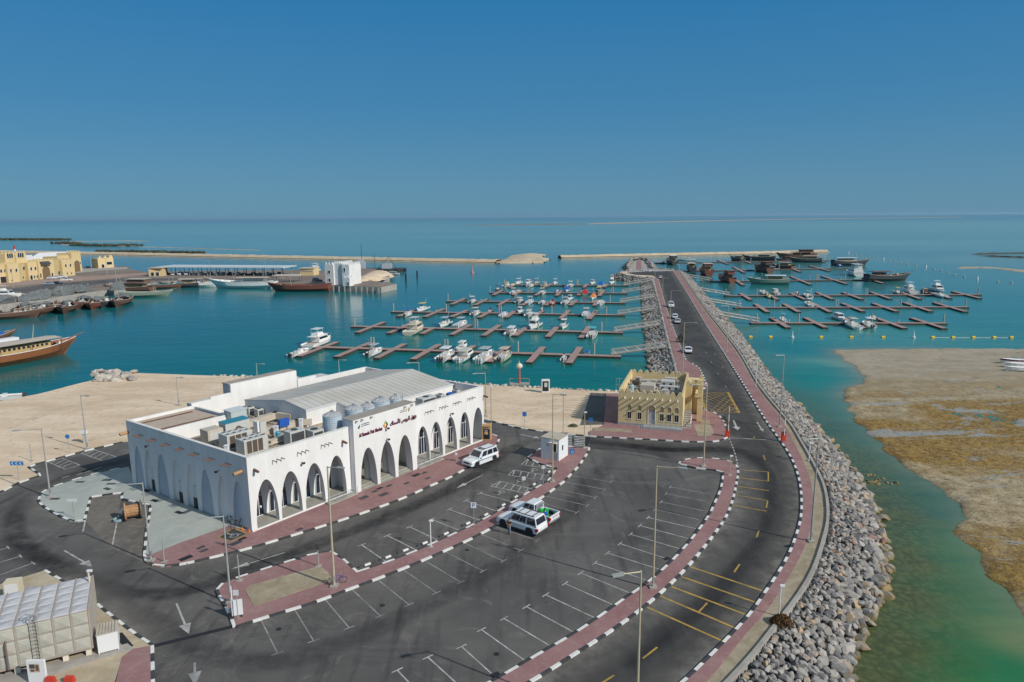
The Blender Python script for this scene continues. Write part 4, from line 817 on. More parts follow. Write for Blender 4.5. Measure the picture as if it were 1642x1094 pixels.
# arched windows in the back wall
def arched_window(P, c, hw, z0, h, parent, extra=None):
    n = 10; pts = [(c - hw, z0)] + [(c + sg * hw * arch_half(s), z0 + (h - z0) * s) for sg, s in [(-1, math.sin(PI / 2 * k / n)) for k in range(1, n)] + [(0, 1)] + [(1, math.sin(PI / 2 * (n - k) / n)) for k in range(1, n)]] + [(c + hw, z0)]
    g = MB(); g.add([P(u, -0.03, z) for u, z in pts], [tuple(range(len(pts)))])
    f = MB(); wd = 0.065
    for a, b in zip(pts, pts[1:] + pts[:1]):
        A_ = Vector(a); B_ = Vector(b); d = (B_ - A_); 
        if d.length < 1e-4: continue
        d.normalize(); q = Vector((-d.y, d.x)) * wd * -1
        f.quad(P(a[0], -0.08, a[1]), P(b[0], -0.08, b[1]), P(b[0] + q.x, -0.08, b[1] + q.y), P(a[0] + q.x, -0.08, a[1] + q.y))
    half = lambda z: hw * arch_half((z - z0) / (h - z0))
    for z in (z0 + 0.50 * (h - z0), z0 + 0.75 * (h - z0)): f.box(c - half(z), c + half(z), -0.10, -0.04, z - 0.03, z + 0.03, T=P)
    f.box(c - 0.04, c + 0.04, -0.11, -0.04, z0, h - 0.25, T=P)
    f.box(c - hw * 0.5, c - hw * 0.5 + 0.06, -0.10, -0.04, z0, z0 + 0.5 * (h - z0), T=P); f.box(c + hw * 0.5 - 0.06, c + hw * 0.5, -0.10, -0.04, z0, z0 + 0.5 * (h - z0), T=P)
    w_ = f.build('window', mat('white_frame', (0.75, 0.75, 0.75), 0.5, var=0), parent); g.build('pane', A_GLASS, w_); return w_
P26 = lambda u, d, z: P0(u, 2.6 + d, z)
for c in (1.9, 4.85, 7.9, 10.9): arched_window(P26, c, 1.14, 0.26, 4.95, mk)
for c in (24.8, 27.4, 30.3, 33.2, 35.9): arched_window(P26, c, 0.98, 0.26, 4.95, mk)
P56 = lambda u, d, z: PP(u, 5.6 + d, z)
for c in (15.0, 17.95, 20.9): arched_window(P56, c, 1.15, 0.44, 4.95, mk)
# short side with blind niches
PSd = lambda v, d, z: (V.x * v + SN.x * d, V.y * v + SN.y * d, z)
nich = [(1.90, 1.15, 5.25), (4.79, 1.05, 5.2), (7.82, 1.15, 5.25), (10.75, 1.05, 5.2), (13.7, 1.05, 5.2), (16.7, 1.15, 5.25), (19.6, 1.05, 5.2), (22.0, 1.0, 5.2)]
mb = MB(); arch_wall(mb, PSd, 0, FD, 0.0, HT, nich, 0.28); mb.build('side_wall', A_WHITE, mk)
mb = MB()
for k, (c, hw, h) in enumerate(nich): mb.quad(PSd(c - hw, 0.28, 0), PSd(c + hw, 0.28, 0), PSd(c + hw, 0.28, h), PSd(c - hw, 0.28, h))
mb.build('niche_back', A_WHITE, mk)
A_LOUV = mat('louvre_grey', (0.60, 0.61, 0.62), 0.7, var=0.04)
for k in (0, 2, 5, 7):
    c, hw, h = nich[k]; mb = MB(); z = 0.1
    while z < h - 0.25:
        w_ = hw * arch_half(z / h) - 0.02
        if w_ > 0.1: mb.add([PSd(c - w_, 0.10, z), PSd(c + w_, 0.10, z), PSd(c + w_, 0.25, z + 0.15), PSd(c - w_, 0.25, z + 0.15)], [(0, 1, 2, 3)]); 
        if w_ > 0.1: mb.add([PSd(c - w_, 0.25, z), PSd(c + w_, 0.25, z), PSd(c + w_, 0.10, z), PSd(c - w_, 0.10, z)], [(0, 1, 2, 3)])
        z += 0.17
    mb.build('louvre', A_LOUV, mk)
for c, z0, z1 in ((18.77, 0.35, 1.65), (12.91, 0.30, 1.45), (10.0, 0.25, 1.45)):
    mb = MB(); mb.box(c - 0.55, c + 0.55, 0.02, 0.22, z1, z1 + 1.3, T=PSd); mb.build('roller_shutter', A_LOUV, mk)
    f = MB(); f.box(c - 0.62, c + 0.62, 0.05, 0.27, z0 - 0.1, z1, T=PSd); hf = f.build('service_hatch', mat('hatch_dark', (0.03, 0.03, 0.03), 0.6, var=0), mk)
# remaining outer walls, parapets, decks
def wallseg(mb, a, b, z0, z1, th=0.3):
    A = Vector(B(*a, 0)[:2]); C = Vector(B(*b, 0)[:2]); d = (C - A).normalized(); q = Vector((-d.y, d.x)) * th
    mb.prism([tuple(A), tuple(C), tuple(C + q), tuple(A + q)], z0, z1)
mb = MB(); wallseg(mb, (FL_, 0), (FL_, FD), 0, HT - 0.02, 0.32); mb.build('end_wall', A_WHITE, mk)
mb = MB()
wallseg(mb, (FL_, FD), (27.1, FD), 0, 8.12); wallseg(mb, (27.1, FD), (23.9, FD), 0, 8.62, 0.5); wallseg(mb, (23.9, FD), (13.5, FD), 0, 9.9, 0.3); wallseg(mb, (13.5, FD), (10.6, FD), 0, 8.75); wallseg(mb, (10.6, FD), (8.0, FD), 0, 8.45); wallseg(mb, (8.0, FD), (0.0, FD), 0, 8.1)
mb.build('rear_wall', A_WHITE, mk)
mb = MB(); A_ = [B(13.5, FD + 0.0, 0), B(23.9, FD, 0), B(23.9, FD + 1.5, 0), B(13.5, FD + 1.5, 0)]
mb.prism([p[:2] for p in A_], 0, 9.86); mb.build('plant_room', mat('shaded_render', (0.55, 0.54, 0.52), 0.85, var=0.05), mk)  # white render made grey: shade of the side faces put into the colour
mb = MB(); mb.prism([B(*p, 0)[:2] for p in ((13.4, FD + 0.05), (24.0, FD + 0.05), (24.0, FD + 1.6), (13.4, FD + 1.6))], 9.862, 9.93); mb.build('coping', MATS['weathered_coping'], mk)
mb = MB(); mb.prism([B(*p, 0)[:2] for p in ((27.1, FD), (30.2, FD), (30.2, FD + 2.4), (27.1, FD + 2.4))], 0, 8.0); mb.build('rear_bay', MATS['shaded_render'], mk); mb = MB(); mb.prism([B(*p, 0)[:2] for p in ((8.0, FD), (10.6, FD), (10.6, FD + 0.8), (8.0, FD + 0.8))], 0, 8.4); mb.build('rear_bay', MATS['shaded_render'], mk)
DZ = 6.35
A_ROOFD = mat('roof_gravel', (0.40, 0.34, 0.27), 0.95, var=0.3, scale=1.2, col2=(0.27, 0.23, 0.19), bump=0.2)
mb = MB(); mb.prism([B(*p, 0)[:2] for p in ((0.32, 0.33), (FL_ - 0.33, 0.33), (FL_ - 0.33, FD - 0.02), (0.32, FD - 0.02))], 6.0, DZ); mb.build('roof_deck', A_ROOFD, mk)
mb = MB(); mb.prism([B(*p, 0)[:2] for p in ((0.32, 17.0), (8.0, 17.0), (8.0, FD - 0.02), (0.32, FD - 0.02))], DZ, 7.75); mb.build('upper_deck', mat('upper_gravel', (0.46, 0.37, 0.29), 0.95, var=0.12, scale=2, bump=0.2), mk)
mb = MB(); wallseg(mb, (8.3, 16.7), (0.3, 16.7), DZ, 8.02, 0.28) ; wallseg(mb, (8.3, FD), (8.3, 16.7), DZ, 8.0, 0.28); mb.build('step_wall', A_WHITE, mk)
mb = MB()   # inner faces and caps of front and side parapets
mb.box(0.0, 13.0, 0.0, 0.32, DZ, HT - 0.006, T=lambda x, y, z: P0(x, y + 0.003, z)); mb.box(22.9, FL_, 0.0, 0.32, DZ, HT - 0.006, T=lambda x, y, z: P0(x, y + 0.003, z)); mb.box(0.33, FD, 0.003, 0.32, DZ, HT - 0.009, T=PSd)
mb.build('parapet', A_WHITE, mk)
mb = MB(); mb.box(-0.03, 13.0, -0.035, 0.36, HT, HT + 0.05, T=P0); mb.box(0.38, FD, -0.035, 0.36, HT, HT + 0.05, T=PSd); mb.build('parapet_cap', mat('cap_white', (0.70, 0.68, 0.64), 0.8, var=0.08), mk)
mb = MB(); mb.box(22.9, FL_ + 0.03, -0.035, 0.36, HT, HT + 0.05, T=P0); mb.build('parapet_cap', MATS['cap_white'], mk)
mb = MB()
for a, b, v in ((0.9, 7.2, 22.0), (1.0, 7.4, 17.7)): 
    mb.prism([B(*p, 0)[:2] for p in ((a, v), (b, v), (b, v + 0.35), (a, v + 0.35))], 7.75, 7.82)
mb.build('deck_channel', A_DWOOD, mk)
# metal roof shed
A_MROOF = bpy.data.materials.new('ribbed_metal_roof'); A_MROOF.use_nodes = True; n, l, b = nodes_of(A_MROOF)
g = n.new('ShaderNodeTexCoord').outputs['Object']
mp = n.new('ShaderNodeMapping'); mp.inputs['Rotation'].default_value = (0, 0, -math.atan2(U.y, U.x)); l.new(g, mp.inputs[0])
wv = n.new('ShaderNodeTexWave'); wv.inputs['Scale'].default_value = 1.6; wv.bands_direction = 'X'; l.new(mp.outputs[0], wv.inputs['Vector'])
c = mixc(n, l, ntex(n, l, g, 0.25, 6, 0.6, (1, 1, 1), 0.4, 0.65), (0.47, 0.445, 0.39), (0.545, 0.525, 0.48))
c = mixc(n, l, ntex(n, l, g, 0.6, 6, 0.7, (1, 1, 1), 0.6, 0.75), c, (0.50, 0.41, 0.29))
l.new(c, b.inputs['Base Color']); b.inputs['Roughness'].default_value = 0.6; b.inputs['Metallic'].default_value = 0.0
bp = n.new('ShaderNodeBump'); bp.inputs['Strength'].default_value = 0.2; bp.inputs['Distance'].default_value = 0.05; l.new(wv.outputs['Fac'], bp.inputs['Height']); l.new(bp.outputs[0], b.inputs['Normal'])
rf = lambda v: 9.2 - (abs(v - 12.9)) * (0.165 if v < 12.9 else 0.14)
u0, uj, u1 = 14.0, 18.6, 36.4; vn, vf, vj = 5.0, 21.4, 8.8
mb = MB()
for (a, b_, v1, v2) in ((u0, uj, vj, 12.9), (uj, u1, vn, 12.9), (u0, u1, 12.9, vf)):
    mb.quad(B(a, v1, rf(v1)), B(b_, v1, rf(v1)), B(b_, v2, rf(v2)), B(a, v2, rf(v2)))
mroof = mb.build('metal_roof', A_MROOF, mk)
mb = MB(); 
for k in range(1, 23): 
    a = u0 + (u1 - u0) * k / 23; v1 = vj if a < uj else vn
    for (p, q) in ((v1, 12.9), (12.9, vf)): mb.add([B(a - 0.04, p, rf(p) + 0.02), B(a + 0.04, p, rf(p) + 0.02), B(a + 0.04, q, rf(q) + 0.02), B(a - 0.04, q, rf(q) + 0.02), B(a, p, rf(p) + 0.05), B(a, q, rf(q) + 0.05)], [(0, 3, 5, 4), (1, 4, 5, 2)])
mb.build('roof_ribs', mat('roof_rib', (0.53, 0.51, 0.47), 0.6, var=0.1), mroof)
mb = MB()
mb.add([B(u0, vj, DZ), B(u0, vj, rf(vj) - 0.05), B(u0, 12.9, 9.15), B(u0, vf, rf(vf) - 0.05), B(u0, vf, DZ)], [(0, 1, 2, 3, 4)])
mb.quad(B(u0, vj, DZ), B(uj, vj, DZ), B(uj, vj, rf(vj) - .05), B(u0, vj, rf(vj) - .05)); mb.quad(B(uj, vj, DZ), B(uj, vn, DZ), B(uj, vn, rf(vn) - .05), B(uj, vj, rf(vj) - .05)); mb.quad(B(uj, vn, DZ), B(u1, vn, DZ), B(u1, vn, rf(vn) - .05), B(uj, vn, rf(vn) - .05))
mb.add([B(u1, vn, DZ), B(u1, vn, rf(vn) - .05), B(u1, 12.9, 9.15), B(u1, vf, rf(vf) - .05), B(u1, vf, DZ)], [(0, 1, 2, 3, 4)])
mb.build('shed_wall', A_WHITE, mk)
mb = MB()
for (a, v1, b_, v2) in ((u0 - 0.1, vj - 0.1, uj, vj - 0.1), (uj - 0.1, vn - 0.1, u1 + 0.1, vn - 0.1)):
    mb.quad(B(a, v1, rf(v1) - 0.16), B(b_, v2, rf(v2) - 0.16), B(b_, v2, rf(v2) + 0.04), B(a, v1, rf(v1) + 0.04)); mb.quad(B(a, v1, rf(v1) + 0.04), B(b_, v2, rf(v2) + 0.04), B(b_, v2 + 0.14, rf(v2) + 0.04), B(a, v1 + 0.14, rf(v1) + 0.04))
for (p, q) in ((vj, 12.9), (12.9, vf)): mb.quad(B(u0 - 0.08, p, rf(p) - 0.14), B(u0 - 0.08, q, rf(q) - 0.14), B(u0 - 0.08, q, rf(q) + 0.03), B(u0 - 0.08, p, rf(p) + 0.03))
mb.build('eaves_trim', mat('trim_pale', (0.62, 0.63, 0.64), 0.6, var=0.03), mk)
# wooden water spouts and pole groups
def spout(P, u, z, L=1.0, r=0.17, mt=None):
    mb = MB(); mb.cyl(P(u, 0.1, z), P(u, -L, z - 0.08), r, r * 0.95, 10); mb.build('water_spout', mt or A_WOOD, mk)
spout(PSd, 0.9, 6.55, 1.0, 0.19); spout(PSd, FD - 0.3, 6.7, 1.0, 0.19)
for u in (0.75, 12.0, 37.2): spout(P0, u, 6.65, 0.75, 0.15, A_DWOOD)
def poles(P, u, z, n_, dx, L, r, mt):
    mb = MB()
    for k in range(n_): mb.cyl(P(u + (k - (n_ - 1) / 2) * dx, 0.05, z), P(u + (k - (n_ - 1) / 2) * dx, -L, z - 0.02), r, r, 6)
    mb.build('pole_group', mt, mk)
for v in (3.2, 6.1, 9.0, 11.9, 14.8, 17.7, 20.6): poles(PSd, v, 6.85, 3, 0.42, 0.75, 0.055, A_DWOOD)
for u in (3.45, 6.5, 9.6, 25.9, 28.6, 31.3, 34.2): poles(P0, u, 7.0, 3, 0.52, 0.62, 0.05, A_DWOOD)
def floodlight(P, u, z):
    mb = MB(); mb.box(u - 0.14, u + 0.14, -0.5, -0.3, z - 0.1, z + 0.08, T=P); mb.box(u - 0.03, u + 0.03, -0.3, 0, z, z + 0.05, T=P); mb.build('floodlight', A_BLACK, mk)
floodlight(P0, 6.4, 5.75); floodlight(PP, 17.95, 5.5); floodlight(PP, 17.95, 6.9); floodlight(P0, 30.2, 5.7); floodlight(PSd, 5.0, 5.7); floodlight(PSd, 19.0, 5.85)
for u in (13.4, 14.2, 15.6, 21.0, 22.2):
    mb = MB(); mb.box(u - 0.08, u + 0.08, -0.3, 0, 8.75, 8.9, T=PP); mb.build('sign_light', A_STEEL, mk)
mb = MB(); mb.box(21.9, 22.25, -0.22, 0, 6.95, 7.35, T=lambda u, d, z: PP(u + 0.9 - 0.35, d, z)); mb.build('alarm_box', A_DWOOD, mk)
# railings and ramps in front of the arcade
for a, b_, out in ((9.0, 13.0, 1.0), (22.95, 27.6, 1.0)):
    mb = MB(); k = a
    while k <= b_ + 0.01: mb.cyl(P0(k, -out, 0.12), P0(k, -out, 1.05), 0.025, n=5); k += 1.0
    mb.cyl(P0(a, -out, 1.05), P0(b_, -out, 1.05), 0.025, n=5); mb.cyl(P0(a, -out, 0.6), P0(b_, -out, 0.6), 0.02, n=5)
    mb.build('railing', A_STEEL, mk); mb = MB(); mb.box(a, b_, -out - 0.12, -0.20, 0.1, 0.26, T=P0); mb.build('ramp', A_TILE, mk)
for k, (u, v) in enumerate(((1.0, 0), (37.0, 0))):
    mb = MB(); mb.sphere(P0(u, -0.3, 2.6), 0.12, 6, 4); mb.cyl(P0(u, 0, 2.65), P0(u, -0.3, 2.65), 0.03, n=5); mb.build('security_camera', mat('camera_white', (0.8, 0.8, 0.8), 0.4, var=0), mk)
# lettering on the portal
def text(body, P, u, z, size, m, name='lettering', parent=None, bold=0.0, ext=0.03, align='LEFT', xs=1.0):
    cu = bpy.data.curves.new(name, 'FONT'); cu.body = body; cu.size = 1.0; cu.extrude = ext / size; cu.offset = bold; cu.align_x = align; cu.space_character = 1.02
    t = bpy.data.objects.new(name, cu); col.objects.link(t); bpy.context.view_layer.update()
    dg = bpy.context.evaluated_depsgraph_get(); me = bpy.data.meshes.new_from_object(t.evaluated_get(dg)); bpy.data.objects.remove(t)
    vs = [v.co.copy() for v in me.vertices]
    if not vs: return None
    for v, c_ in zip(me.vertices, vs): v.co = P(u + c_.x * size * xs, -0.05 - c_.z * size, z + c_.y * size)
    me.materials.clear(); me.materials.append(m); o = bpy.data.objects.new(name, me); col.objects.link(o); o.parent = parent or mk; return o
A_MAR = mat('maroon_letters', (0.13, 0.012, 0.055), 0.5, var=0)
text('Al Ruwais Fish Market', PP, 13.75, 6.80, 0.62, A_MAR, 'sign_lettering', bold=0.02, xs=0.62)
AR_ = '\u0643\u0627\u0645\u0633\u0644\u0644'
# presentation forms laid out in visual order: fish market of Al Ruwais
vis_ar = '\uFEDA\uFE8E\uFEE4\uFEB3\uFEF8\uFEDF' + ' ' + '\uFEB2\uFEF3\uFEED\uFEAE\uFEDF\uFE8D' + ' ' + '\uFED5\uFEEE\uFEB3'
vis_ar = '\uFEDA\uFE8E\uFEE4\uFEB3\uFEF8\uFEDF' + ' ' + '\uFEB2\uFEF3\uFEED\uFEAE\uFEDF\uFE8D' + ' ' + '\uFED5\uFEEE\uFEB3'
text(vis_ar, PP, 18.55, 7.0, 0.72, A_MAR, 'sign_lettering', bold=0.015, xs=0.68)
em = [((-0.42, 0), (0, 0.5), (0, 0.22), (-0.16, 0), (0.02, 0.40, 0.16)), ((0, 0.5), (0.42, 0), (0.16, 0), (0, 0.22), (0.02, 0.22, 0.14)), ((0.42, 0), (0, -0.5), (0, -0.22), (0.16, 0), (0.16, 0.015, 0.07)), ((0, -0.5), (-0.42, 0), (-0.16, 0), (0, -0.22), (0.75, 0.30, 0.03))]
em[0] = (*em[0][:4], (0.70, 0.45, 0.03))
mb = MB(); 
for k, e in enumerate(em): mb.add([PP(17.85 + x, -0.06, 7.32 + z) for x, z in e[:4]], [(0, 1, 2, 3)], k)
mb.build('sign_emblem', [mat('emblem_%s' % nm, e[4], 0.5, var=0) for nm, e in zip(('amber', 'green', 'maroon', 'orange'), em)], mk)
A_TEALINK = mat('teal_ink', (0.02, 0.10, 0.17), 0.5, var=0); A_GREYINK = mat('grey_ink', (0.35, 0.33, 0.30), 0.5, var=0)
mb = MB(); mb.add([PP(13.75 + x, -0.05, 8.05 + z) for x, z in ((-0.15, 0), (0.05, -0.25), (0.22, 0.0), (0.1, 0.3), (0.05, 0.05))], [(0, 1, 2, 3, 4)], 0); mb.build('small_emblem', A_TEALINK, mk)
mb = MB(); mb.add([PP(21.75 + x, -0.05, 8.35 + z) for x, z in ((-0.15, 0), (0.0, -0.32), (0.17, 0.05), (0.08, 0.32))], [(0, 1, 2, 3)], 0); mb.build('small_emblem', mat('gold_ink', (0.45, 0.27, 0.10), 0.5, var=0), mk)
def strokes(P, u0_, u1_, z, m, s=0.09):
    mb = MB(); u = u0_; rnd = random.Random(int(u0_ * 10))
    while u < u1_:
        w_ = rnd.uniform(0.06, 0.14); mb.box(u, u + w_, -0.05, -0.03, z, z + s * rnd.uniform(0.6, 1.3), T=P); u += w_ + 0.035
    mb.build('small_lettering', m, mk)
strokes(PP, 14.15, 15.35, 8.22, A_TEALINK); strokes(PP, 14.15, 15.35, 8.0, A_TEALINK); strokes(PP, 20.3, 21.4, 8.42, A_GREYINK); strokes(PP, 20.3, 21.4, 8.22, A_GREYINK)
mb = MB(); mb.box(24.4, 25.1, -0.06, 0, 3.2, 3.5, 0, T=P26); mb.box(24.4, 25.1, -0.07, 0, 2.9, 3.1, 1, T=P26)

# ------------------------------------------------------------------ rooftop machines (each a thing of its own, standing on the market roof)
ox, oy = OB.x, OB.y; AU = math.atan2(U.y, U.x)
def RP(u, v, z=DZ): p = B(u, v, z); return (p[0] + ox, p[1] + oy, z)
A_ACW = mat('machine_grey', (0.52, 0.52, 0.49), 0.55, var=0.06, scale=2); A_COIL = mat('coil_brown', (0.10, 0.075, 0.055), 0.7, var=0.2, scale=8)
def fin_bars(x0, x1, y, z0, z1, n_, T=None):
    mb = MB()
    for k in range(n_ + 1): x = x0 + (x1 - x0) * k / n_; mb.box(x - 0.04, x + 0.04, y - 0.03, y, z0, z1)
    return mb
def ac_unit(u, v, L, Wd, H, nx, ny, label):
    t = thing('rooftop_chiller', RP(u, v), AU, label, 'air conditioner', 'big air conditioners on the market roof')
    mb = MB(); mb.box(0, L, 0, Wd, 0.18, H); mb.box(0.1, L - .1, 0.1, 0.3, 0, 0.18); mb.box(0.1, L - .1, Wd - .3, Wd - .1, 0, 0.18); mb.build('casing', A_ACW, t, bevel=0.03)
    mb = MB(); mb.box(0.25, L * 0.78, -0.02, 0.0, 0.35, H - 0.12); c_ = mb.build('coil', A_COIL, t)
    fin_bars(0.25, L * 0.78, -0.02, 0.35, H - 0.12, 3).build('coil_frame', A_ACW, c_)
    for i in range(nx):
        for j in range(ny):
            x = L * (i + 0.5) / nx; y = Wd * (j + 0.5) / ny; mb = MB(); mb.cyl((x, y, H), (x, y, H + 0.06), 0.27, n=14); mb.cyl((x, y, H + 0.06), (x, y, H + 0.065), 0.21, n=14, m=1); mb.build('fan', [A_ACW, A_DARK], t)
ac_unit(2.85, 4.7, 2.9, 1.75, 1.85, 4, 2, 'grey rooftop air conditioner with brown coils at the market roof corner')
ac_unit(2.9, 7.9, 3.1, 1.85, 1.85, 4, 2, 'second grey rooftop air conditioner behind the one at the corner')
def duct_thing(name, pts, wd, h, label, m):
    mb = MB(); t = None
    for (a, b_) in zip(pts[:-1], pts[1:]):
        A_ = Vector(RP(*a)); B_ = Vector(RP(*b_)); d = (B_ - A_).normalized(); s = Vector((-d.y, d.x, 0)) * wd / 2; e = d * wd * 0.45
        vs = [A_ - s - e, B_ - s + e, B_ + s + e, A_ + s - e]; vs = vs + [p + Vector((0, 0, h)) for p in vs]
        mb.add(vs, [(0, 3, 2, 1), (4, 5, 6, 7), (0, 1, 5, 4), (1, 2, 6, 5), (2, 3, 7, 6), (3, 0, 4, 7)])
    return tag(mb.build(name, m), label, 'air duct')
A_DUCT = mat('duct_cream', (0.50, 0.44, 0.36), 0.8, var=0.1, scale=1.5)
duct_thing('air_duct', [(9.2, 13.4, 6.75), (13.4, 14.2, 6.75), (14.0, 12.0, 6.75)], 0.7, 0.8, 'cream rooftop duct bending towards the gable of the metal roof', A_DUCT)
duct_thing('air_duct', [(8.0, 9.6, 6.6), (13.2, 9.6, 6.6), (14.4, 8.9, 6.6)], 0.7, 0.75, 'lower cream rooftop duct beside the blue tank board', A_DUCT)
duct_thing('air_duct', [(7.0, 6.0, 6.5), (9.2, 6.4, 6.7)], 0.5, 0.5, 'short sloping beige duct beside the little blue vessel', A_DUCT)
t = thing('plant_housing', RP(5.0, 11.5), AU, 'grey plant housing with teal top on the market roof', 'roof plant')
mb = MB(); mb.box(0, 3.1, 0, 1.5, 0, 2.1); mb.build('casing', A_ACW, t, bevel=0.02); mb = MB(); mb.box(-0.05, 3.15, -0.05, 1.55, 2.1, 2.16); mb.build('lid', mat('teal_sheet', (0.03, 0.22, 0.30), 0.5, var=0.1), t)
mb = MB(); mb.cyl((1.6, -0.02, 1.1), (1.6, 0, 1.1), 0.45, n=16); mb.build('louvre', A_COIL, t)
t = thing('plant_hut', RP(8.2, 15.4), AU, 'pale corrugated hut on the market roof behind the teal housing', 'roof hut')
mb = MB(); mb.box(0, 2.1, 0, 1.6, 0, 2.2); mb.build('wall', mat('hut_pale', (0.50, 0.55, 0.54), 0.6, var=0.05), t)
mb = MB(); [mb.box(0.05 + k * 0.15, 0.10 + k * 0.15, -0.03, 0, 0.1, 2.15) for k in range(14)]; mb.build('corrugation', MATS['hut_pale'], t)
mb = MB(); mb.box(-0.1, 2.2, -0.1, 1.7, 2.2, 2.26); mb.build('roof', mat('hut_roof', (0.58, 0.62, 0.63), 0.5, var=0.03), t)
t = thing('air_handler', RP(2.9, 11.6), AU, 'cream boxy air handler beside the white step wall on the roof', 'roof plant')
mb = MB(); mb.box(0, 1.9, 0, 1.8, 0.1, 1.75); mb.build('casing', A_DUCT, t, bevel=0.03); mb = MB(); mb.box(0.2, 1.7, -0.03, 0, 0.3, 1.5); mb.build('access_panel', A_ACW, t)
t = thing('electric_cabinet', RP(7.4, 9.0, DZ), AU, 'white cabinet standing upright between the rooftop ducts', 'cabinet')
mb = MB(); mb.box(0, 0.25, 0, 0.9, 0, 2.2); mb.build('casing', mat('cab_white', (0.75, 0.75, 0.75), 0.5, var=0), t); mb = MB(); mb.box(0.3, 1.1, -0.1, 0.3, 0.7, 2.1); mb.build('panel', A_ACW, t)
def box_ac(u, v, L, Wd, H, label, lid=True):
    t = thing('air_conditioner', RP(u, v), AU, label, 'air conditioner', 'box air conditioners on the market roof'); mb = MB(); mb.box(0, L, 0, Wd, 0.12, H); mb.build('casing', A_ACW, t, bevel=0.03)
    mb = MB(); mb.box(0.15, L - 0.15, -0.02, 0, 0.3, H - 0.2); mb.build('grille', A_DARK, t)
    mb = MB(); mb.cyl((L * 0.5, Wd * 0.5, H), (L * 0.5, Wd * 0.5, H + 0.06), min(L, Wd) * 0.3, n=12); mb.build('fan', A_DARK, t)
box_ac(7.8, 3.6, 2.0, 1.3, 1.75, 'tall box air conditioner behind the front parapet of the market'); box_ac(10.0, 2.5, 1.5, 1.6, 1.5, 'lower box air conditioner between the tall one and the tanks')
box_ac(12.9, 19.0, 0.9, 0.9, 1.1, 'small fan unit near the rear wall of the market roof'); box_ac(13.0, 17.2, 0.9, 0.9, 1.1, 'small fan unit nearer the metal gable on the market roof')
box_ac(27.3, 2.2, 2.6, 1.4, 1.6, 'long grey box unit below the metal roof eaves near its middle'); box_ac(30.6, 2.0, 1.0, 1.2, 1.45, 'box unit right of the long grey unit below the eaves'); box_ac(33.2, 1.4, 0.7, 1.0, 1.65, 'white box unit last in the row towards the end wall')
t = thing('water_board', RP(10.3, 8.9), AU, 'bright blue panel on the roof beside the lower duct', 'blue panel'); mb = MB(); mb.box(0, 1.3, 0, 0.5, 0.8, 1.7); mb.build('panel', A_BLUE, t); mb = MB(); [mb.box(x, x + .06, .2, .26, 0, .8) for x in (.1, 1.1)]; mb.build('leg', A_STEEL, t)
t = thing('water_board', RP(31.6, 1.5), AU, 'blue panel on the roof at the end of the eaves', 'blue panel'); mb = MB(); mb.box(0, 0.9, 0, 0.5, 0.7, 1.6); mb.build('panel', A_BLUE, t); mb = MB(); [mb.box(x, x + .06, .2, .26, 0, .7) for x in (.1, .7)]; mb.build('leg', A_STEEL, t)
t = thing('pressure_vessel', RP(8.9, 7.4), 0, 'little blue pressure vessel among the rooftop pipes', 'pressure vessel'); mb = MB(); mb.cyl((0, 0, .2), (0, 0, .85), .3, n=12); mb.sphere((0, 0, .85), .3, 10, 6, sz=.5); mb.build('shell', mat('vessel_blue', (0.03, 0.28, 0.45), 0.4, var=0), t); mb = MB(); [mb.cyl((.2 * math.cos(a), .2 * math.sin(a), 0), (.2 * math.cos(a), .2 * math.sin(a), .25), .03, n=5) for a in (0, 2.1, 4.2)]; mb.build('leg', A_STEEL, t)
A_TANK = mat('tank_blue_grey', (0.46, 0.54, 0.60), 0.5, var=0.05, scale=1)
def water_tank(u, v, r, h, label):
    t = thing('water_tank', RP(u, v), 0, label, 'water tank', 'cylindrical tanks on the market roof')
    mb = MB(); z = 0.1; rings = []
    while z < h: 
        for dz, rr in ((0, r), (0.16, r), (0.18, r - 0.035), (0.22, r - 0.035)): rings.append([(rr * math.cos(a * PI / 12), rr * math.sin(a * PI / 12), z + dz) for a in range(24)])
        z += 0.26
    mb.loft(rings); mb.build('shell', A_TANK, t)
    mb = MB(); mb.cyl((0, 0, z), (0, 0, z + 0.35), r, r * 0.25, 12); mb.build('cover', mat('tank_cover', (0.42, 0.44, 0.45), 0.5, var=0.05), t)
    mb = MB()
    for k in range(12): a = k * PI / 6; mb.cyl((r * math.cos(a), r * math.sin(a), z - .02), (r * .25 * math.cos(a), r * .25 * math.sin(a), z + .38), 0.03, n=4)
    mb.build('cover_rib', A_STEEL, t)
    mb = MB(); mb.cyl((0, 0, z + .3), (0, 0, z + .55), .18, n=10); mb.build('hatch', A_STEEL, t)
    mb = MB(); x = r + 0.12
    for s in (-.18, .18): mb.cyl((x, s, 0), (x, s, z + .5), .025, n=5)
    k = .2
    while k < z + .4: mb.cyl((x, -.18, k), (x, .18, k), .02, n=4); k += .3
    mb.build('ladder', A_STEEL, t)
water_tank(13.2, 3.0, 1.15, 2.5, 'corrugated round water tank just left of the entrance portal'); water_tank(16.6, 3.2, 1.15, 2.5, 'corrugated round water tank behind the left end of the portal'); water_tank(18.9, 3.4, 0.95, 2.3, 'smaller round tank tucked between two bigger ones behind the portal'); water_tank(21.0, 3.3, 1.2, 2.6, 'large round water tank behind the middle of the portal'); water_tank(23.6, 3.4, 0.8, 2.2, 'small pale tank at the right end of the tank row')
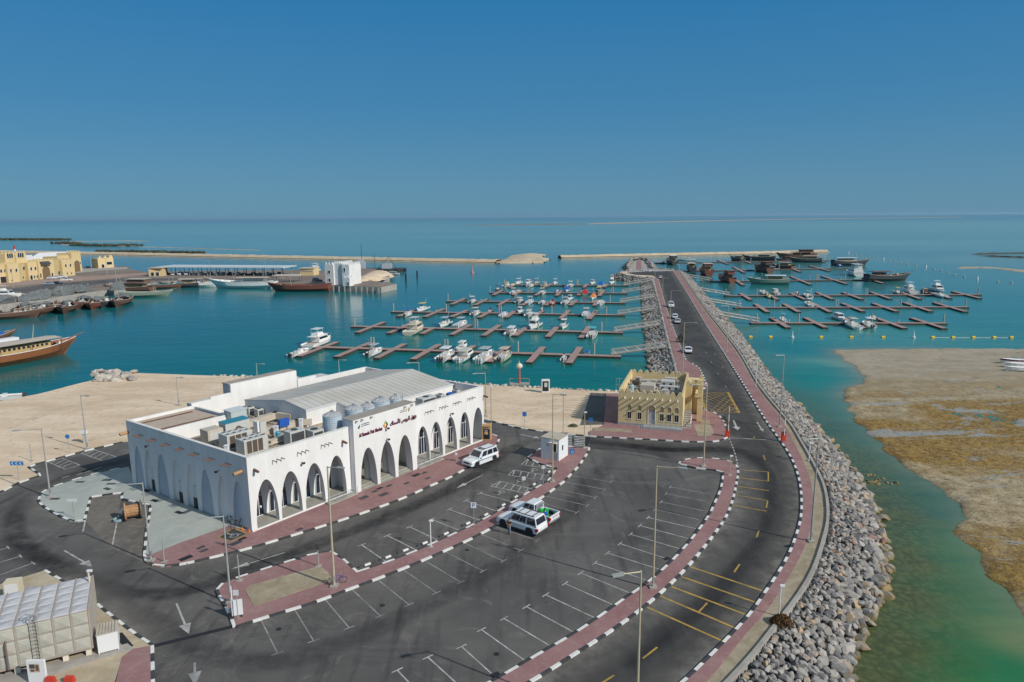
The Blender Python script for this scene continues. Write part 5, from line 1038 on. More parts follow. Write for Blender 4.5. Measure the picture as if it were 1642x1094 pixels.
# pipes and vents strewn on the roof
rnd = random.Random(5)
mb = MB()
for k in range(30):
    u = rnd.uniform(2, 13); v = rnd.uniform(1.2, 11); L = rnd.uniform(1, 4); ax = rnd.random() < 0.6; z = DZ + rnd.uniform(.08, .3)
    a = RP(u, v, z); b_ = RP(u + (L if ax else 0), v + (0 if ax else L), z); mb.cyl(a, b_, rnd.choice((.05, .08, .11)), n=6)
for k in range(14):
    u = rnd.uniform(10, 13.5); v = rnd.uniform(10, 22); L = rnd.uniform(.8, 2.5); a = RP(u, v, DZ + .15); b_ = RP(u, min(v + L, 22.8), DZ + .15); mb.cyl(a, b_, .07, n=6)
for v in (.9, 1.25): mb.cyl(RP(1, v, DZ + .9), RP(12.6, v, DZ + .9), .07, n=6)
tag(mb.build('roof_pipework', A_DUCT), 'pale pipe runs criss crossing the market roof between the machines', 'pipes')
for k, (u, v) in enumerate(((2.0, 6.6), (6.7, 10.4), (9.4, 8.4), (13.0, 8.6), (8.6, 14.0), (6.6, 17.2))):
    mb = MB(); x, y, z = RP(u, v); mb.box(x - .2, x + .2, y - .2, y + .2, DZ, DZ + 1.25); mb.box(x - .26, x + .26, y - .26, y + .26, DZ + 1.25, DZ + 1.33)
    tag(mb.build('roof_vent', MATS['cab_white']), 'white vent box standing on the market roof, %s from the front parapet' % ORD[[0, 3, 2, 1, 4, 5][k]], 'vent', 'white vent boxes on the market roof')
# ================================================================== YELLOW HARBOUR OFFICE
YL = Vector(G(990.7, 681.4)); YR = Vector(G(1093.8, 689.9)); YW = (YR - YL).length; YU = (YR - YL) / YW; YV = Vector((-YU.y, YU.x)); YD = 14.5; YA = math.atan2(YU.y, YU.x)
yb = thing('harbour_office', (YL.x, YL.y, 0), YA, 'small yellow crenellated office beside the causeway road', 'building')
YP = lambda u, d, z: (u, d, z); YH = 5.0
def merlons(mb, p0, p1, z, n_, th=0.25, h=0.80):
    a = Vector(p0); b_ = Vector(p1); d = (b_ - a); L = d.length; d.normalize(); q = Vector((-d.y, d.x)) * th
    s = L / n_
    for k in range(n_):
        c_ = a + d * (k + 0.5) * s
        prof = [(-0.5, 0), (0.5, 0), (0.46, 0.18), (0.20, 0.80), (0.12, 0.96), (0, 1), (-0.12, 0.96), (-0.20, 0.80), (-0.46, 0.18)]
        f = [(c_.x + d.x * x * s, c_.y + d.y * x * s, z + h * y) for x, y in prof]; g_ = [(x + q.x, y + q.y, zz) for x, y, zz in f]; n_p = len(f)
        mb.add(f + g_, [tuple(range(n_p)), tuple(range(2 * n_p - 1, n_p - 1, -1))] + [(i, i + n_p, (i + 1) % n_p + n_p, (i + 1) % n_p) for i in range(n_p)])
def rectwall(mb, u0, u1, z0, z1, holes, th, P=YP, n=8):
    """wall with round-headed or square holes (c, half width, bottom, top, round?)"""
    us = sorted(set([u0, u1] + [c - w_ for c, w_, *_ in holes] + [c + w_ for c, w_, *_ in holes]))
    for a, b_ in zip(us[:-1], us[1:]):
        hs = sorted([h for h in holes if h[0] - h[1] < (a + b_) / 2 < h[0] + h[1]], key=lambda h: h[2]); z = z0
        for c, w_, zb, zt, rd in hs:
            if zb > z: mb.quad(P(a, 0, z), P(b_, 0, z), P(b_, 0, zb), P(a, 0, zb))
            if rd:
                zc = zt - w_; pts = [(c - w_ * math.cos(PI * k / n), zc + w_ * math.sin(PI * k / n)) for k in range(n + 1)]
                for p, q in zip(pts[:-1], pts[1:]):
                    mb.quad(P(p[0], 0, p[1]), P(q[0], 0, q[1]), P(q[0], 0, zt + 1e-3), P(p[0], 0, zt + 1e-3)); mb.quad(P(p[0], 0, p[1]), P(p[0], th, p[1]), P(q[0], th, q[1]), P(q[0], 0, q[1]))
            else: zc = zt; mb.quad(P(a, 0, zt), P(a, th, zt), P(b_, th, zt), P(b_, 0, zt))
            mb.quad(P(c - w_, 0, zb), P(c - w_, th, zb), P(c - w_, th, zc), P(c - w_, 0, zc)); mb.quad(P(c + w_, 0, zc), P(c + w_, th, zc), P(c + w_, th, zb), P(c + w_, 0, zb)); mb.quad(P(c - w_, 0, zb), P(c + w_, 0, zb), P(c + w_, th, zb), P(c - w_, th, zb))
            mb.quad(P(c - w_, th, zb), P(c + w_, th, zb), P(c + w_, th, zt), P(c - w_, th, zt)); z = zt + (1e-3 if rd else 0)
        mb.quad(P(a, 0, z), P(b_, 0, z), P(b_, 0, z1), P(a, 0, z1))
wx = [1.75, 3.30, 6.65, 7.75, 8.85]
holes = [(x, 0.27, 2.55, 3.48, True) for x in wx] + [(x, 0.29, 1.2, 2.25, False) for x in wx] + [(5.12, 0.52, 0.55, 3.55, True)]
mb = MB(); rectwall(mb, 0, YW, 0.5, YH, holes, 0.30)
mb.box(0, YW, YD - 0.3, YD, 0.5, YH); mb.box(0, 0.3, 0.003, YD - 0.3, 0.5, YH); mb.box(YW - 0.3, YW, 0.003, YD - 0.3, 0.5, YH); mb.box(0.3, YW - 0.3, 0.31, 0.34, 4.0, YH)
mb.build('wall', A_YEL, yb)
mb = MB(); merlons(mb, (0, 0.0), (YW, 0.0), YH, 9); merlons(mb, (YW, YD - .25), (0, YD - .25), YH, 9, -0.25); merlons(mb, (0.25, 0.3), (0.25, YD), YH, 13); merlons(mb, (YW, 0.3), (YW, YD), YH, 13)
mb.build('battlements', A_YEL, yb)
mb = MB(); mb.box(-0.04, YW + 0.04, -0.04, YD + 0.04, 0, 0.5); mb.build('plinth', mat('plinth_grey', (0.36, 0.37, 0.37), 0.8, var=0.08), yb)
mb = MB(); mb.box(0.3, YW - 0.3, 0.33, YD - 0.3, 4.25, 4.35); mb.build('roof_deck', mat('office_roof', (0.36, 0.31, 0.25), 0.9, var=0.2), yb)
for x in wx:
    f = MB(); f.box(x - 0.36, x - 0.29, -0.03, 0.12, 1.12, 2.3); f.box(x + 0.29, x + 0.36, -0.03, 0.12, 1.12, 2.3); f.box(x - 0.36, x + 0.36, -0.035, 0.12, 2.25, 2.32); f.box(x - 0.4, x + 0.4, -0.06, 0.12, 1.06, 1.13); f.box(x - 0.03, x + 0.03, 0.05, 0.12, 1.2, 2.25)
    w_ = f.build('window', A_TRIM, yb); g_ = MB(); g_.quad((x - .29, .2, 1.2), (x + .29, .2, 1.2), (x + .29, .2, 2.25), (x - .29, .2, 2.25)); g_.build('pane', A_GLASS, w_)
    mb = MB(); pts = [(x - 0.3 * math.cos(PI * k / 8), 3.18 + 0.3 * math.sin(PI * k / 8)) for k in range(9)]
    for p, q in zip(pts[:-1], pts[1:]): mb.cyl((p[0], -0.01, p[1]), (q[0], -0.01, q[1]), 0.04, n=5)
    mb.build('arch_trim', A_TRIM, yb)
mb = MB(); pts = [(4.57, 0.5)] + [(5.12 - 0.56 * math.cos(PI * k / 8), 3.03 + 0.56 * math.sin(PI * k / 8)) for k in range(9)] + [(5.68, 0.5)]
for p, q in zip(pts[:-1], pts[1:]): mb.cyl((p[0], -0.01, p[1]), (q[0], -0.01, q[1]), 0.05, n=5)
mb.build('door_surround', A_TRIM, yb)
mb = MB(); mb.box(4.62, 5.62, 0.08, 0.14, 0.55, 2.55); d_ = mb.build('door', mat('grey_door', (0.45, 0.45, 0.46), 0.5, var=0.03), yb); mb = MB(); mb.box(5.42, 5.5, 0.03, 0.08, 1.5, 1.62); mb.build('handle', A_STEEL, d_)
for k in range(8):
    mb = MB(); x = 1.0 + k * 1.13; mb.cyl((x, 0, 4.55), (x, -0.75, 4.47), 0.10, n=8); mb.build('water_spout', A_TRIM, yb)
mb = MB()
for k, z in enumerate((0.42, 0.28, 0.14)): mb.box(4.0 - 0.35 * k, YW, -1.3, -0.06, z - 0.14, z) if k == 0 else mb.box(4.0 - 0.35 * k, 4.0 - 0.35 * (k - 1), -1.3, -0.06, 0, z)
mb.box(4.0, YW, -1.3, -0.06, 0, 0.28); mb.build('entrance_steps', MATS['plinth_grey'], yb)
mb = MB()
for k in range(7): x = 5.0 + k * 0.78; mb.cyl((x, -1.2, 0.4), (x, -1.2, 1.4), 0.03, n=5)
for z in (1.4, 0.95): mb.cyl((5.0, -1.2, z), (9.7, -1.2, z), 0.03, n=5)
mb.cyl((4.0, -1.2, 0.4), (4.0, -1.2, 1.4), 0.03, n=5); mb.cyl((4.0, -1.2, 1.4), (2.9, -1.2, 1.0), 0.03, n=5); mb.cyl((2.9, -1.2, 0), (2.9, -1.2, 1.0), 0.03, n=5); mb.build('railing', A_STEEL, yb)
for x in (2.3, 8.3):
    mb = MB(); mb.box(x - 0.12, x + 0.12, -0.35, 0, 2.4, 2.5); mb.build('wall_lamp', A_DARK, yb)
# stair tower at the side
mb = MB(); mb.box(YW + 0.02, YW + 0.9, 6.6, 11.5, 0, 5.6); mb.box(YW + 0.9, YW + 2.2, 9.5, 11.5, 0, 5.6); mb.box(YW + 1.5, YW + 2.6, 4.8, 9.4, 4.0, 4.3); mb.box(YW + 1.9, YW + 2.6, 4.9, 5.7, 0, 5.9); mb.box(YW + 1.9, YW + 2.6, 8.6, 9.6, 0, 5.9)
mb.build('stair_tower', A_YEL, yb)
for a_, b2, z_, n_, h_ in (((YW, 6.6), (YW + 2.2, 6.6), 5.6, 3, .62), ((YW + 1.9, 4.9), (YW + 2.6, 4.9), 5.9, 1, .8), ((YW + 1.9, 9.3), (YW + 2.6, 9.3), 5.9, 1, .8)): mb = MB(); merlons(mb, a_, b2, z_, n_, h=h_); mb.build('battlements', A_YEL, yb)
mb = MB(); [mb.box(YW + 0.05, YW + 1.1, 0.5 + k * 0.55, 1.05 + k * 0.55, 0, 0.2 + 0.2 * k) for k in range(9)]; mb.build('side_stairs', A_CONC2, yb)
mb = MB(); mb.box(YW + 1.1, YW + 1.2, 0.6, 5.0, 0.9, 1.0); [mb.box(YW + 1.12, YW + 1.18, y, y + .06, 0, .9) for y in (0.6, 2.0, 3.4, 4.8)]; mb.build('stair_rail', MATS['white_render'], yb)
def YR_(u, v, z=4.35): p = YL + YU * u + YV * v; return (p.x, p.y, z)
def office_ac(u, v, L, Wd, H, label, m=A_ACW, top=True):
    t = thing('rooftop_unit', YR_(u, v), YA, label, 'roof machine', 'machines on the yellow office roof'); mb = MB(); mb.box(0, L, 0, Wd, 0.15, H); mb.build('casing', m, t, bevel=0.02)
    if top:
        for k in range(max(1, int(L))): mb = MB(); mb.cyl((L * (k + .5) / max(1, int(L)), -0.0, H * .55), (L * (k + .5) / max(1, int(L)), -0.03, H * .55), 0.22, n=10); mb.build('fan', A_DARK, t)
    mb = MB(); mb.box(0.1, L - .1, 0.1, 0.25, 0, .15); mb.box(0.1, L - .1, Wd - .25, Wd - .1, 0, .15); mb.build('skid', A_STEEL, t)
office_ac(5.6, 8.6, 2.2, 1.6, 1.0, 'large pale box near the back right of the yellow office roof'); office_ac(5.6, 6.2, 3.2, 0.8, 0.8, 'long row of fans on the yellow office roof'); office_ac(2.8, 4.4, 2.2, 2.2, 1.15, 'flat cream housing in the middle of the yellow office roof', A_DUCT, False)
office_ac(6.2, 3.6, 1.0, 0.8, 0.8, 'small fan unit near the front of the yellow office roof'); office_ac(3.9, 9.6, 0.9, 0.9, 0.8, 'small square unit with brown face at the rear of the office roof', A_DUCT); office_ac(2.6, 9.8, 0.9, 0.7, 0.7, 'small white unit left of the brown faced one', A_ACW); office_ac(1.0, 8.2, 1.2, 1.0, .8, 'brown-topped unit at the left of the yellow office roof', A_COIL); office_ac(1.1, 10.8, 1.0, .9, .9, 'cream unit in the far left roof corner of the yellow office', A_DUCT); office_ac(3.2, 7.6, 1.6, .9, .8, 'cream fan box behind the flat housing on the office roof', A_DUCT); office_ac(6.0, 11.4, 2.0, 1.1, .9, 'cream box against the rear battlements of the office', A_DUCT); office_ac(7.6, 1.8, 1.6, 1.2, 0.9, 'dark low unit in the front right roof corner of the yellow office', A_DARK, False)
t = thing('water_tank', YR_(1.5, 3.6), 0, 'small pale blue tank at the left of the yellow office roof', 'water tank'); mb = MB(); mb.cyl((0, 0, .1), (0, 0, 1.2), .42, n=14); mb.sphere((0, 0, 1.2), .42, 12, 6, sz=.4); mb.build('shell', mat('pale_teal', (0.33, 0.47, 0.50), .5, var=.05), t); mb = MB(); mb.cyl((0, 0, 1.3), (0, 0, 1.45), .12, n=8); mb.build('hatch', A_DARK, t)
mb = MB()
for k in range(34):
    u = rnd.uniform(.8, 8.5); v = rnd.uniform(1, 13); L = rnd.uniform(.8, 3); a = YR_(u, v, 4.5 + rnd.random() * .3); b_ = YR_(min(u + (L if k % 2 else 0), 9.2), min(v + (0 if k % 2 else L), 13.8), a[2]); mb.cyl(a, b_, rnd.choice((.05, .09)), n=6)
tag(mb.build('roof_pipework', A_DUCT), 'tangle of pale pipes on the yellow office roof', 'pipes')
t = thing('antenna_mast', YR_(-0.5, 4.0, 0), 0, 'thin lattice antenna mast rising beside the left wall of the yellow office', 'mast')
mb = MB(); mb.cyl((0, 0, 0), (0, 0, 6.6), .05, n=6); mb.build('pole', A_STEEL, t); mb = MB(); [mb.cyl((-.5, 0, z), (.5, 0, z), .03, n=4) for z in (4.6, 5.4, 6.4)]; mb.cyl((-.5, 0, 4.6), (-.5, 0, 6.4), .03, n=4); mb.build('crossbar', A_STEEL, t)

# ------------------------------------------------------------------ guard kiosk and tan booth
KA = Vector(G(867.5, 735.6)); KB = Vector(G(896, 741.2)); ang = math.atan2((KB - KA).y, (KB - KA).x)
t = thing('guard_kiosk', (KA.x, KA.y, 0.13), ang, 'white flat roofed guard kiosk on the red island', 'kiosk'); kw = (KB - KA).length; kd = 2.7; kh = 2.85
A_KIOSK = mat('kiosk_white', (0.72, 0.75, 0.75), 0.6, var=0.04)
mb = MB(); mb.box(0, kw, 0, kd, 0, kh); mb.build('wall', A_KIOSK, t); mb = MB(); mb.box(-.06, kw + .06, -.06, kd + .06, kh, kh + .09); mb.build('roof', mat('kiosk_roof', (0.46, 0.41, 0.33), .85, var=.1), t)
mb = MB(); mb.box(kw * .70, kw * .86, -.03, 0, 1.2, 2.3); w_ = mb.build('window', A_GLASS, t); mb = MB(); [mb.box(a, b_, -.05, -.005, c, d) for a, b_, c, d in ((kw * .67, kw * .70, 1.1, 2.4), (kw * .86, kw * .89, 1.1, 2.4), (kw * .67, kw * .89, 2.3, 2.4), (kw * .67, kw * .89, 1.1, 1.2))]; mb.build('frame', A_TRIM, w_)
mb = MB(); mb.box(kw, kw + .03, .9, 1.25, 1.2, 1.9); mb.build('window', A_DARK, t); mb = MB(); mb.box(kw * .5, kw * .95, -.45, 0, 2.45, 2.5); mb.build('canopy', A_TRIM, t); mb = MB(); mb.box(kw * .62, kw * .94, -.02, 0, .05, 1.05); mb.build('door_panel', A_ACW, t); mb = MB(); mb.cyl((kw * .38, -.2, 2.0), (kw * .38, 0, 2.0), .09, n=8); mb.build('siren', A_RED, t)
TA = Vector(G(772.2, 708)); TB = Vector(G(778, 709.6)); ang = math.atan2((TB - TA).y, (TB - TA).x)
t = thing('ticket_booth', (TA.x, TA.y, 0.13), R_(-6), 'tan upright booth with black glass front at the market corner', 'booth'); A_TANB = mat('booth_tan', (0.50, 0.32, 0.15), .6, var=.06)
mb = MB(); mb.box(0, 1.35, 0, 1.2, 0, 2.3); mb.build('housing', A_TANB, t, bevel=.03); mb = MB(); mb.box(.28, 1.2, -.02, 0, .25, 1.75); f_ = mb.build('front_panel', A_BLACK, t); mb = MB(); mb.box(.45, .95, -.04, -.02, .95, 1.35); mb.build('notice', mat('notice_tan', (.6, .42, .22), .6, var=0), f_); mb = MB(); mb.box(.5, .9, -.045, -.02, 1.4, 1.62); mb.build('screen', mat('screen_blue', (.25, .35, .42), .3, var=0), f_); mb = MB(); [mb.box(.3 + .3 * k, .42 + .3 * k, -.1, 0, 1.95, 2.1) for k in range(3)]; mb.build('lamp_row', A_DWOOD, t)

# ------------------------------------------------------------------ STREET LAMPS
def lamp(base, top, tip, label, m=A_LAMP, z=0.13, h=None, group='street lamps around the roads', basez=0, r=0.10, pos=None, arms=1):
    if pos: X, Y = pos
    else: X, Y = G(*base, z)
    H_ = h if h else top_of(*base, *top, z) - z
    t = thing('street_lamp', (X, Y, z), 0, label, 'street lamp', group)
    mb = MB(); mb.cyl((0, 0, 0.04), (0, 0, H_), r, r * 0.55, 10); mb.build('pole', m, t, smooth=False)
    mb = MB(); mb.box(-.32, .32, -.32, .32, 0, .14); mb.build('base_plate', A_CONC2, t)
    if tip:
        d = ray(*tip); tt = (H_ + z - CH) / d.z if abs(d.z) > 1e-3 else 1; tx, ty = d.x * (Y / d.y), 0
        dx = tx - X; L = max(1.2, min(2.6, abs(dx) * 1.15)); dy = -0.35 * L; dx = math.copysign(math.sqrt(max(L * L - dy * dy, .1)), dx)
    else: dx, dy = 0, 0
    if tip:
        mb = MB(); mb.cyl((0, 0, H_ - 0.08), (dx * .8, dy * .8, H_ + 0.02), .05, .035, 6); mb.build('arm', m, t)
        a = math.atan2(dy, dx); c_, s_ = math.cos(a), math.sin(a)
        mb = MB(); mb.box(0, .75, -.14, .14, -.05, .06, T=lambda x, y, zz: (dx * .78 + x * c_ - y * s_, dy * .78 + x * s_ + y * c_, H_ + .03 + zz)); ln = mb.build('lantern', A_LAMP, t)
        mb = MB(); mb.box(.15, .65, -.1, .1, -.07, -.05, T=lambda x, y, zz: (dx * .78 + x * c_ - y * s_, dy * .78 + x * s_ + y * c_, H_ + .03 + zz)); mb.build('lens', mat('lamp_lens', (.6, .6, .58), .3, var=0), ln)
    mb = MB(); mb.box(-.02, r + .03, -.09, .09, .5, 1.0); mb.build('hatch', A_STEEL, t)
    return t
lamp((1047, 942), (1052, 747), (1090, 753), 'tall beige street lamp on the curved red strip facing the parking rows', A_TANLAMP)
lamp(None, None, (992, 899), 'street lamp at the bottom of the view on the lower curved strip', A_TANLAMP, h=11.0, pos=G(1028, 915, 11.13))
lamp((1300, 868), (1314, 702), (1290, 700), 'street lamp on the seaward pavement next to the near rock slope')
lamp((1250, 685), (1260, 569), (1247, 565), 'street lamp on the seaward pavement by the right barrier gate')
lamp((1128, 748), (1134, 615), (1110, 616), 'street lamp on the rounded red island tip by the junction', A_TANLAMP)
lamp((1094, 607), (1097, 517), (1114, 516), 'street lamp just behind the yellow office', A_TANLAMP)
lamp((1074, 530), (1076, 466), (1088, 466), 'street lamp beside the parked pair of cars on the causeway', A_TANLAMP)
lamp((1062, 485), (1063, 446), (1070, 446), 'street lamp halfway along the left causeway pavement', A_TANLAMP)
lamp((1125, 500), (1127, 449), (1118, 448), 'second street lamp from the far end on the right causeway pavement', A_TANLAMP)
lamp((1165, 564), (1171, 490), (1158, 488), 'street lamp on the right causeway pavement level with the beached sandbank', A_TANLAMP)
lamp((1089, 447), (1090, 424), (1084, 424), 'farthest street lamp on the right causeway pavement', A_TANLAMP)
lamp((1050, 446), (1050, 425), (1055, 425), 'farthest street lamp on the left causeway pavement', A_TANLAMP)
lamp((536, 940), (523, 748), (529, 752), 'tall beige street lamp on the sandy island with a bicycle leaning on it', A_TANLAMP, r=.12)
lamp((370, 966), (359, 827), (333, 832), 'grey street lamp at the rounded left end of the sandy island')
lamp((242, 899), (227, 774), (202, 785), 'grey street lamp at the kerb corner by the loading bay')
lamp((81, 797), (64, 687), (33, 687), 'grey street lamp on the pale concrete tongue left of the loading bay')
lamp((140, 721), (127, 634), (138, 634), 'grey street lamp at the edge of the sandy lot by the striped bays', z=0)
lamp((287, 650), (281, 605), (292, 605), 'street lamp on the sandy lot behind the left side of the market', z=0)
lamp((413, 612), (410, 583), (422, 583), 'street lamp on the sandy lot seen over the rear wall of the market', z=0)
lamp((545, 618), (539, 577), (546, 577), 'street lamp seen over the metal roof near its ridge', z=0)
lamp((673, 628), (670, 581), (657, 582), 'street lamp seen over the right slope of the metal roof', z=0)
lamp((779, 668), (775.5, 598), (763, 599), 'street lamp right behind the right end of the market', z=0)
lamp((886, 773), (885, 632), (899, 632), 'beige street lamp beside the guard kiosk on the red strip', A_TANLAMP)
def post(base, top, label, name='camera_pole', cat='camera pole', h=None, r=.06, z=0.13, m=A_TANLAMP, head='cam'):
    X, Y = G(*base, z); H_ = h or top_of(*base, *top, z) - z; t = thing(name, (X, Y, z), 0, label, cat)
    mb = MB(); mb.cyl((0, 0, .04), (0, 0, H_), r, r * .8, 8); mb.build('pole', m, t); mb = MB(); mb.box(-.25, .25, -.25, .25, 0, .06); mb.build('base_plate', A_CONC2, t)
    if head == 'cam': mb = MB(); mb.box(-.08, .3, -.08, .08, H_ - .1, H_ + .06); mb.build('camera', MATS['camera_white'], t)
    elif head == 'box': mb = MB(); mb.box(-.15, .15, -.12, .12, H_ - .05, H_ + .55); mb.build('light_box', A_DARK, t)
    return t
post((788, 697), (786, 620), 'slim grey mast without an arm at the right corner of the market', m=A_LAMP)
post((903, 695), (902, 632), 'slim grey mast without an arm behind the guard kiosk', m=A_LAMP, z=0)
post((937, 719), (938, 661), 'camera pole at the zebra crossing beside the guard kiosk')
post((691, 877), (690.6, 835), 'short white camera pole in the middle of the red strip', m=MATS['camera_white'])
post((1249, 988), (1249, 939), 'short pale camera pole near the brown bush on the seaward pavement', m=MATS['camera_white'])
post((1170, 762), (1171, 731), 'short beige pole on the curved strip by the yellow bays')
post((1297, 739), (1298, 710), 'short pole on the seaward verge above the rocks', m=MATS['camera_white'])
post((1212, 620), (1216, 574), 'thin pale camera pole on the right causeway pavement', m=MATS['camera_white'])
post((511, 908), (508, 880), 'pole with dark signal box on the sandy island', head='box', m=A_LAMP)
post((384, 931), (381, 890), 'plain grey pole at the left tip of the sandy island', head=None, m=A_LAMP)
post((263.6, 901), (260.5, 866), 'plain grey pole in the red paving by the loading bay lamp', head=None, m=A_LAMP)
post((373, 978), (371.5, 940), 'short white pole beside the barrier board', head=None, m=MATS['camera_white'])
post((152, 1000), (143, 926), 'leaning cream pole with camera beside the panel tank', m=mat('cream_paint', (.62, .55, .40), .6, var=.05), h=4.6, r=.09)
post((51, 739), (46.6, 712), 'thin dark pole at the edge of the sandy lot on the left', head=None, m=A_LAMP, z=0)
def sign(base, top, label, shape, colr, s=.32, z=.13, txt=None):
    X, Y = G(*base, z); H_ = top_of(*base, *top, z) - z; t = thing('traffic_sign', (X, Y, z), 0, label, 'traffic sign'); mb = MB(); mb.cyl((0, 0, 0), (0, 0, H_), .035, n=6); mb.build('pole', A_LAMP, t)
    mb = MB()
    if shape == 'round': mb.cyl((0, -.06, H_), (0, -.03, H_), s, n=16)
    elif shape == 'wide': mb.box(-s * 2.6, s * 2.6, -.07, -.04, H_ - s * .8, H_ + s * .8)
    else: mb.box(-s, s, -.07, -.04, H_ - s * 1.1, H_ + s * 1.1)
    f_ = mb.build('board', colr, t)
    if txt == 'chev':
        mb = MB()
        for k in (-.5, 0, .5): mb.add([(k + x, -.075, H_ + y) for x, y in ((-.18, 0), (.05, .2), (.15, .2), (-.06, 0), (.15, -.2), (.05, -.2))], [(0, 1, 2, 3), (0, 3, 4, 5)])
        mb.build('chevrons', A_KW, f_)
    if txt == 'wheel':
        mb = MB(); T_ = lambda x, y: (x * .38, -.075, H_ + y * .38)
        for a_, b__ in (((-.1, .55), (-.1, 0)), ((-.1, 0), (.35, 0)), ((.35, 0), (.5, -.5)), ((-.35, -.1), (-.3, -.5)), ((-.3, -.5), (.15, -.55)), ((.15, -.55), (.3, -.25))): mb.cyl(T_(*a_), T_(*b__), .022, n=4)
        mb.build('symbol', A_KW, f_)
    if txt == 'P':
        mb = MB(); mb.box(-.12, -.06, -.08, -.07, H_ - .2, H_ + .22); mb.box(-.06, .1, -.08, -.07, H_ + .15, H_ + .22); mb.box(-.06, .1, -.08, -.07, H_ - .02, H_ + .05); mb.box(.07, .13, -.08, -.07, H_ + .0, H_ + .2); mb.build('symbol', A_KW if colr is A_BLUE else A_BLUE, f_)
    return t
A_SBLUE = mat('sign_blue', (.03, .20, .50), .4, var=0); A_SW = mat('sign_white', (.75, .75, .75), .4, var=0)
sign((841, 685), (841.7, 664), 'blue square sign at the edge of the sandy lot right of the market', 'sq', A_SBLUE, z=0, txt='P'); sign((111.5, 726), (108, 700), 'round blue sign in front of the sandy lot on the left', 'round', A_SBLUE, z=0)
sign((31, 770), (27, 743), 'blue sign with three white chevrons at the left kerb', 'wide', A_SBLUE, z=0, txt='chev'); sign((119.5, 831), (116, 802), 'wide white board on a thin pole on the concrete tongue', 'wide', A_SW, .2)
sign((917, 750), (917, 724), 'blue wheelchair parking sign beside the guard kiosk', 'sq', A_SBLUE, .3, txt='wheel'); sign((871, 777), (871, 749), 'wheelchair bay sign nearest the kiosk on the red strip', 'sq', A_SW, .2, txt='wheel'); sign((840, 799), (840, 767), 'wheelchair bay sign second from the kiosk on the red strip', 'sq', A_SW, .2, txt='wheel'); sign((760, 845), (759, 810), 'white and blue parking sign left of the parked pickup', 'sq', A_SW, .28, txt='P')
sign((947, 699), (947, 673), 'small blue sign at the left end of the office pavement', 'sq', A_SBLUE, .25, txt='P'); sign((1160, 684), (1160, 670), 'dark sign facing away beside the left barrier gate', 'sq', A_DARK, .3); sign((382, 994), (380, 950), 'small white sign on the pole beside the barrier board', 'sq', A_SW, .22); sign((732, 741), (732.5, 728), 'low sign post in the red paving by the parked white car', 'sq', A_SW, .15)
# ---- gates, board, wheel stops, manhole covers
def gate(base, top, label):
    X, Y = G(*base, .13); H_ = top_of(*base, *top, .13) - .13; t = thing('barrier_gate', (X, Y, .13), 0, label, 'barrier', 'raised barrier gates')
    mb = MB(); mb.box(-.28, .28, -.2, .2, 0, 1.25); mb.build('cabinet', mat('gate_red', (.62, .06, .02), .45, var=.03), t, bevel=.03); mb = MB(); mb.box(-.30, .30, -.22, .22, 1.25, 1.31); mb.build('lid', A_DARK, t)
    mb = MB(); [mb.box(-.05, .05, -.28, -.21, .9 + k * .5, min(1.38 + k * .5, H_), k % 3 == 2) for k in range(int((H_ - .9) / .5) + 1)]; mb.build('boom', [A_SW, A_TANB], t); return t
gate((1166.5, 700), (1168.5, 652), 'red barrier gate with raised boom on the left at the junction'); gate((1256, 707), (1259.5, 666), 'red barrier gate with raised boom on the seaward pavement')
t = thing('barrier_board', (*G(381.5, 989, .13), .13), R_(20), 'white board barrier at the left tip of the sandy island', 'barrier'); mb = MB(); mb.box(-.42, -.03, -.04, .04, .15, 1.5); mb.box(.03, .42, -.04, .04, .15, 1.5); mb.build('board', A_SW, t); mb = MB(); mb.box(-.35, -.3, -.2, .2, 0, .15); mb.box(.3, .35, -.2, .2, 0, .15); mb.build('foot', A_DARK, t)
ws = [(589, 906), (622, 894), (650, 883), (681, 871.5), (715, 856.5), (750, 840), (779, 826), (807, 810.5), (827, 797.5), (856, 777.5), (880, 757.5)]
for k, p in enumerate(ws):
    a = Vector(G(*ws[max(k - 1, 0)])); b_ = Vector(G(*ws[min(k + 1, len(ws) - 1)])); d = (b_ - a); an = math.atan2(d.y, d.x)
    t = thing('wheel_stop', (*G(*p), 0.0), an, 'black and white wheel stop, %s from the left in the row before the market' % ORD[k], 'wheel stop', 'wheel stops of the market parking row')
    for j in range(3 if k % 2 else 2): mb = MB(); mb.frus((-.9 + j * .62, -.3 + j * .62, -.11, .11), (-.9 + j * .62, -.3 + j * .62, -.07, .07), 0.004, .14); mb.build('segment', A_KW if j % 2 else A_KB, t)
mh = [(624, 779), (609, 783), (601, 788), (615, 793), (583, 798), (667, 762), (681, 758), (686, 767), (652, 775), (480, 849), (322, 878), (327, 883), (298, 895), (389, 864), (378, 871)]
for k, p in enumerate(sorted(mh)):
    X, Y = G(*p, .13); an = AU; w_ = .5 if k % 3 else .75
    mb = MB(); mb.rbox(X, Y, w_ * 2 * .8, w_ * .9, .125, .142, an); tag(mb.build('drain_cover', A_DARK if k % 4 else A_BLACK), 'dark drain cover in the red market paving, %s from the left' % ORD[k], 'drain cover', 'drain covers in the market paving')
for k, p in enumerate([(128, 773), (171, 770), (88, 800), (178, 776), (172, 784), (235, 787), (248, 803), (287, 822)]):
    X, Y = G(*p, .13); mb = MB(); mb.rbox(X, Y, 1.1, .5, .125, .142, R_(150 if k > 3 else 0)); tag(mb.build('drain_cover', A_BLACK if k > 4 else A_DARK), 'drain cover in the pale concrete apron, %s of eight' % ORD[k], 'drain cover', 'drain covers in the concrete apron')
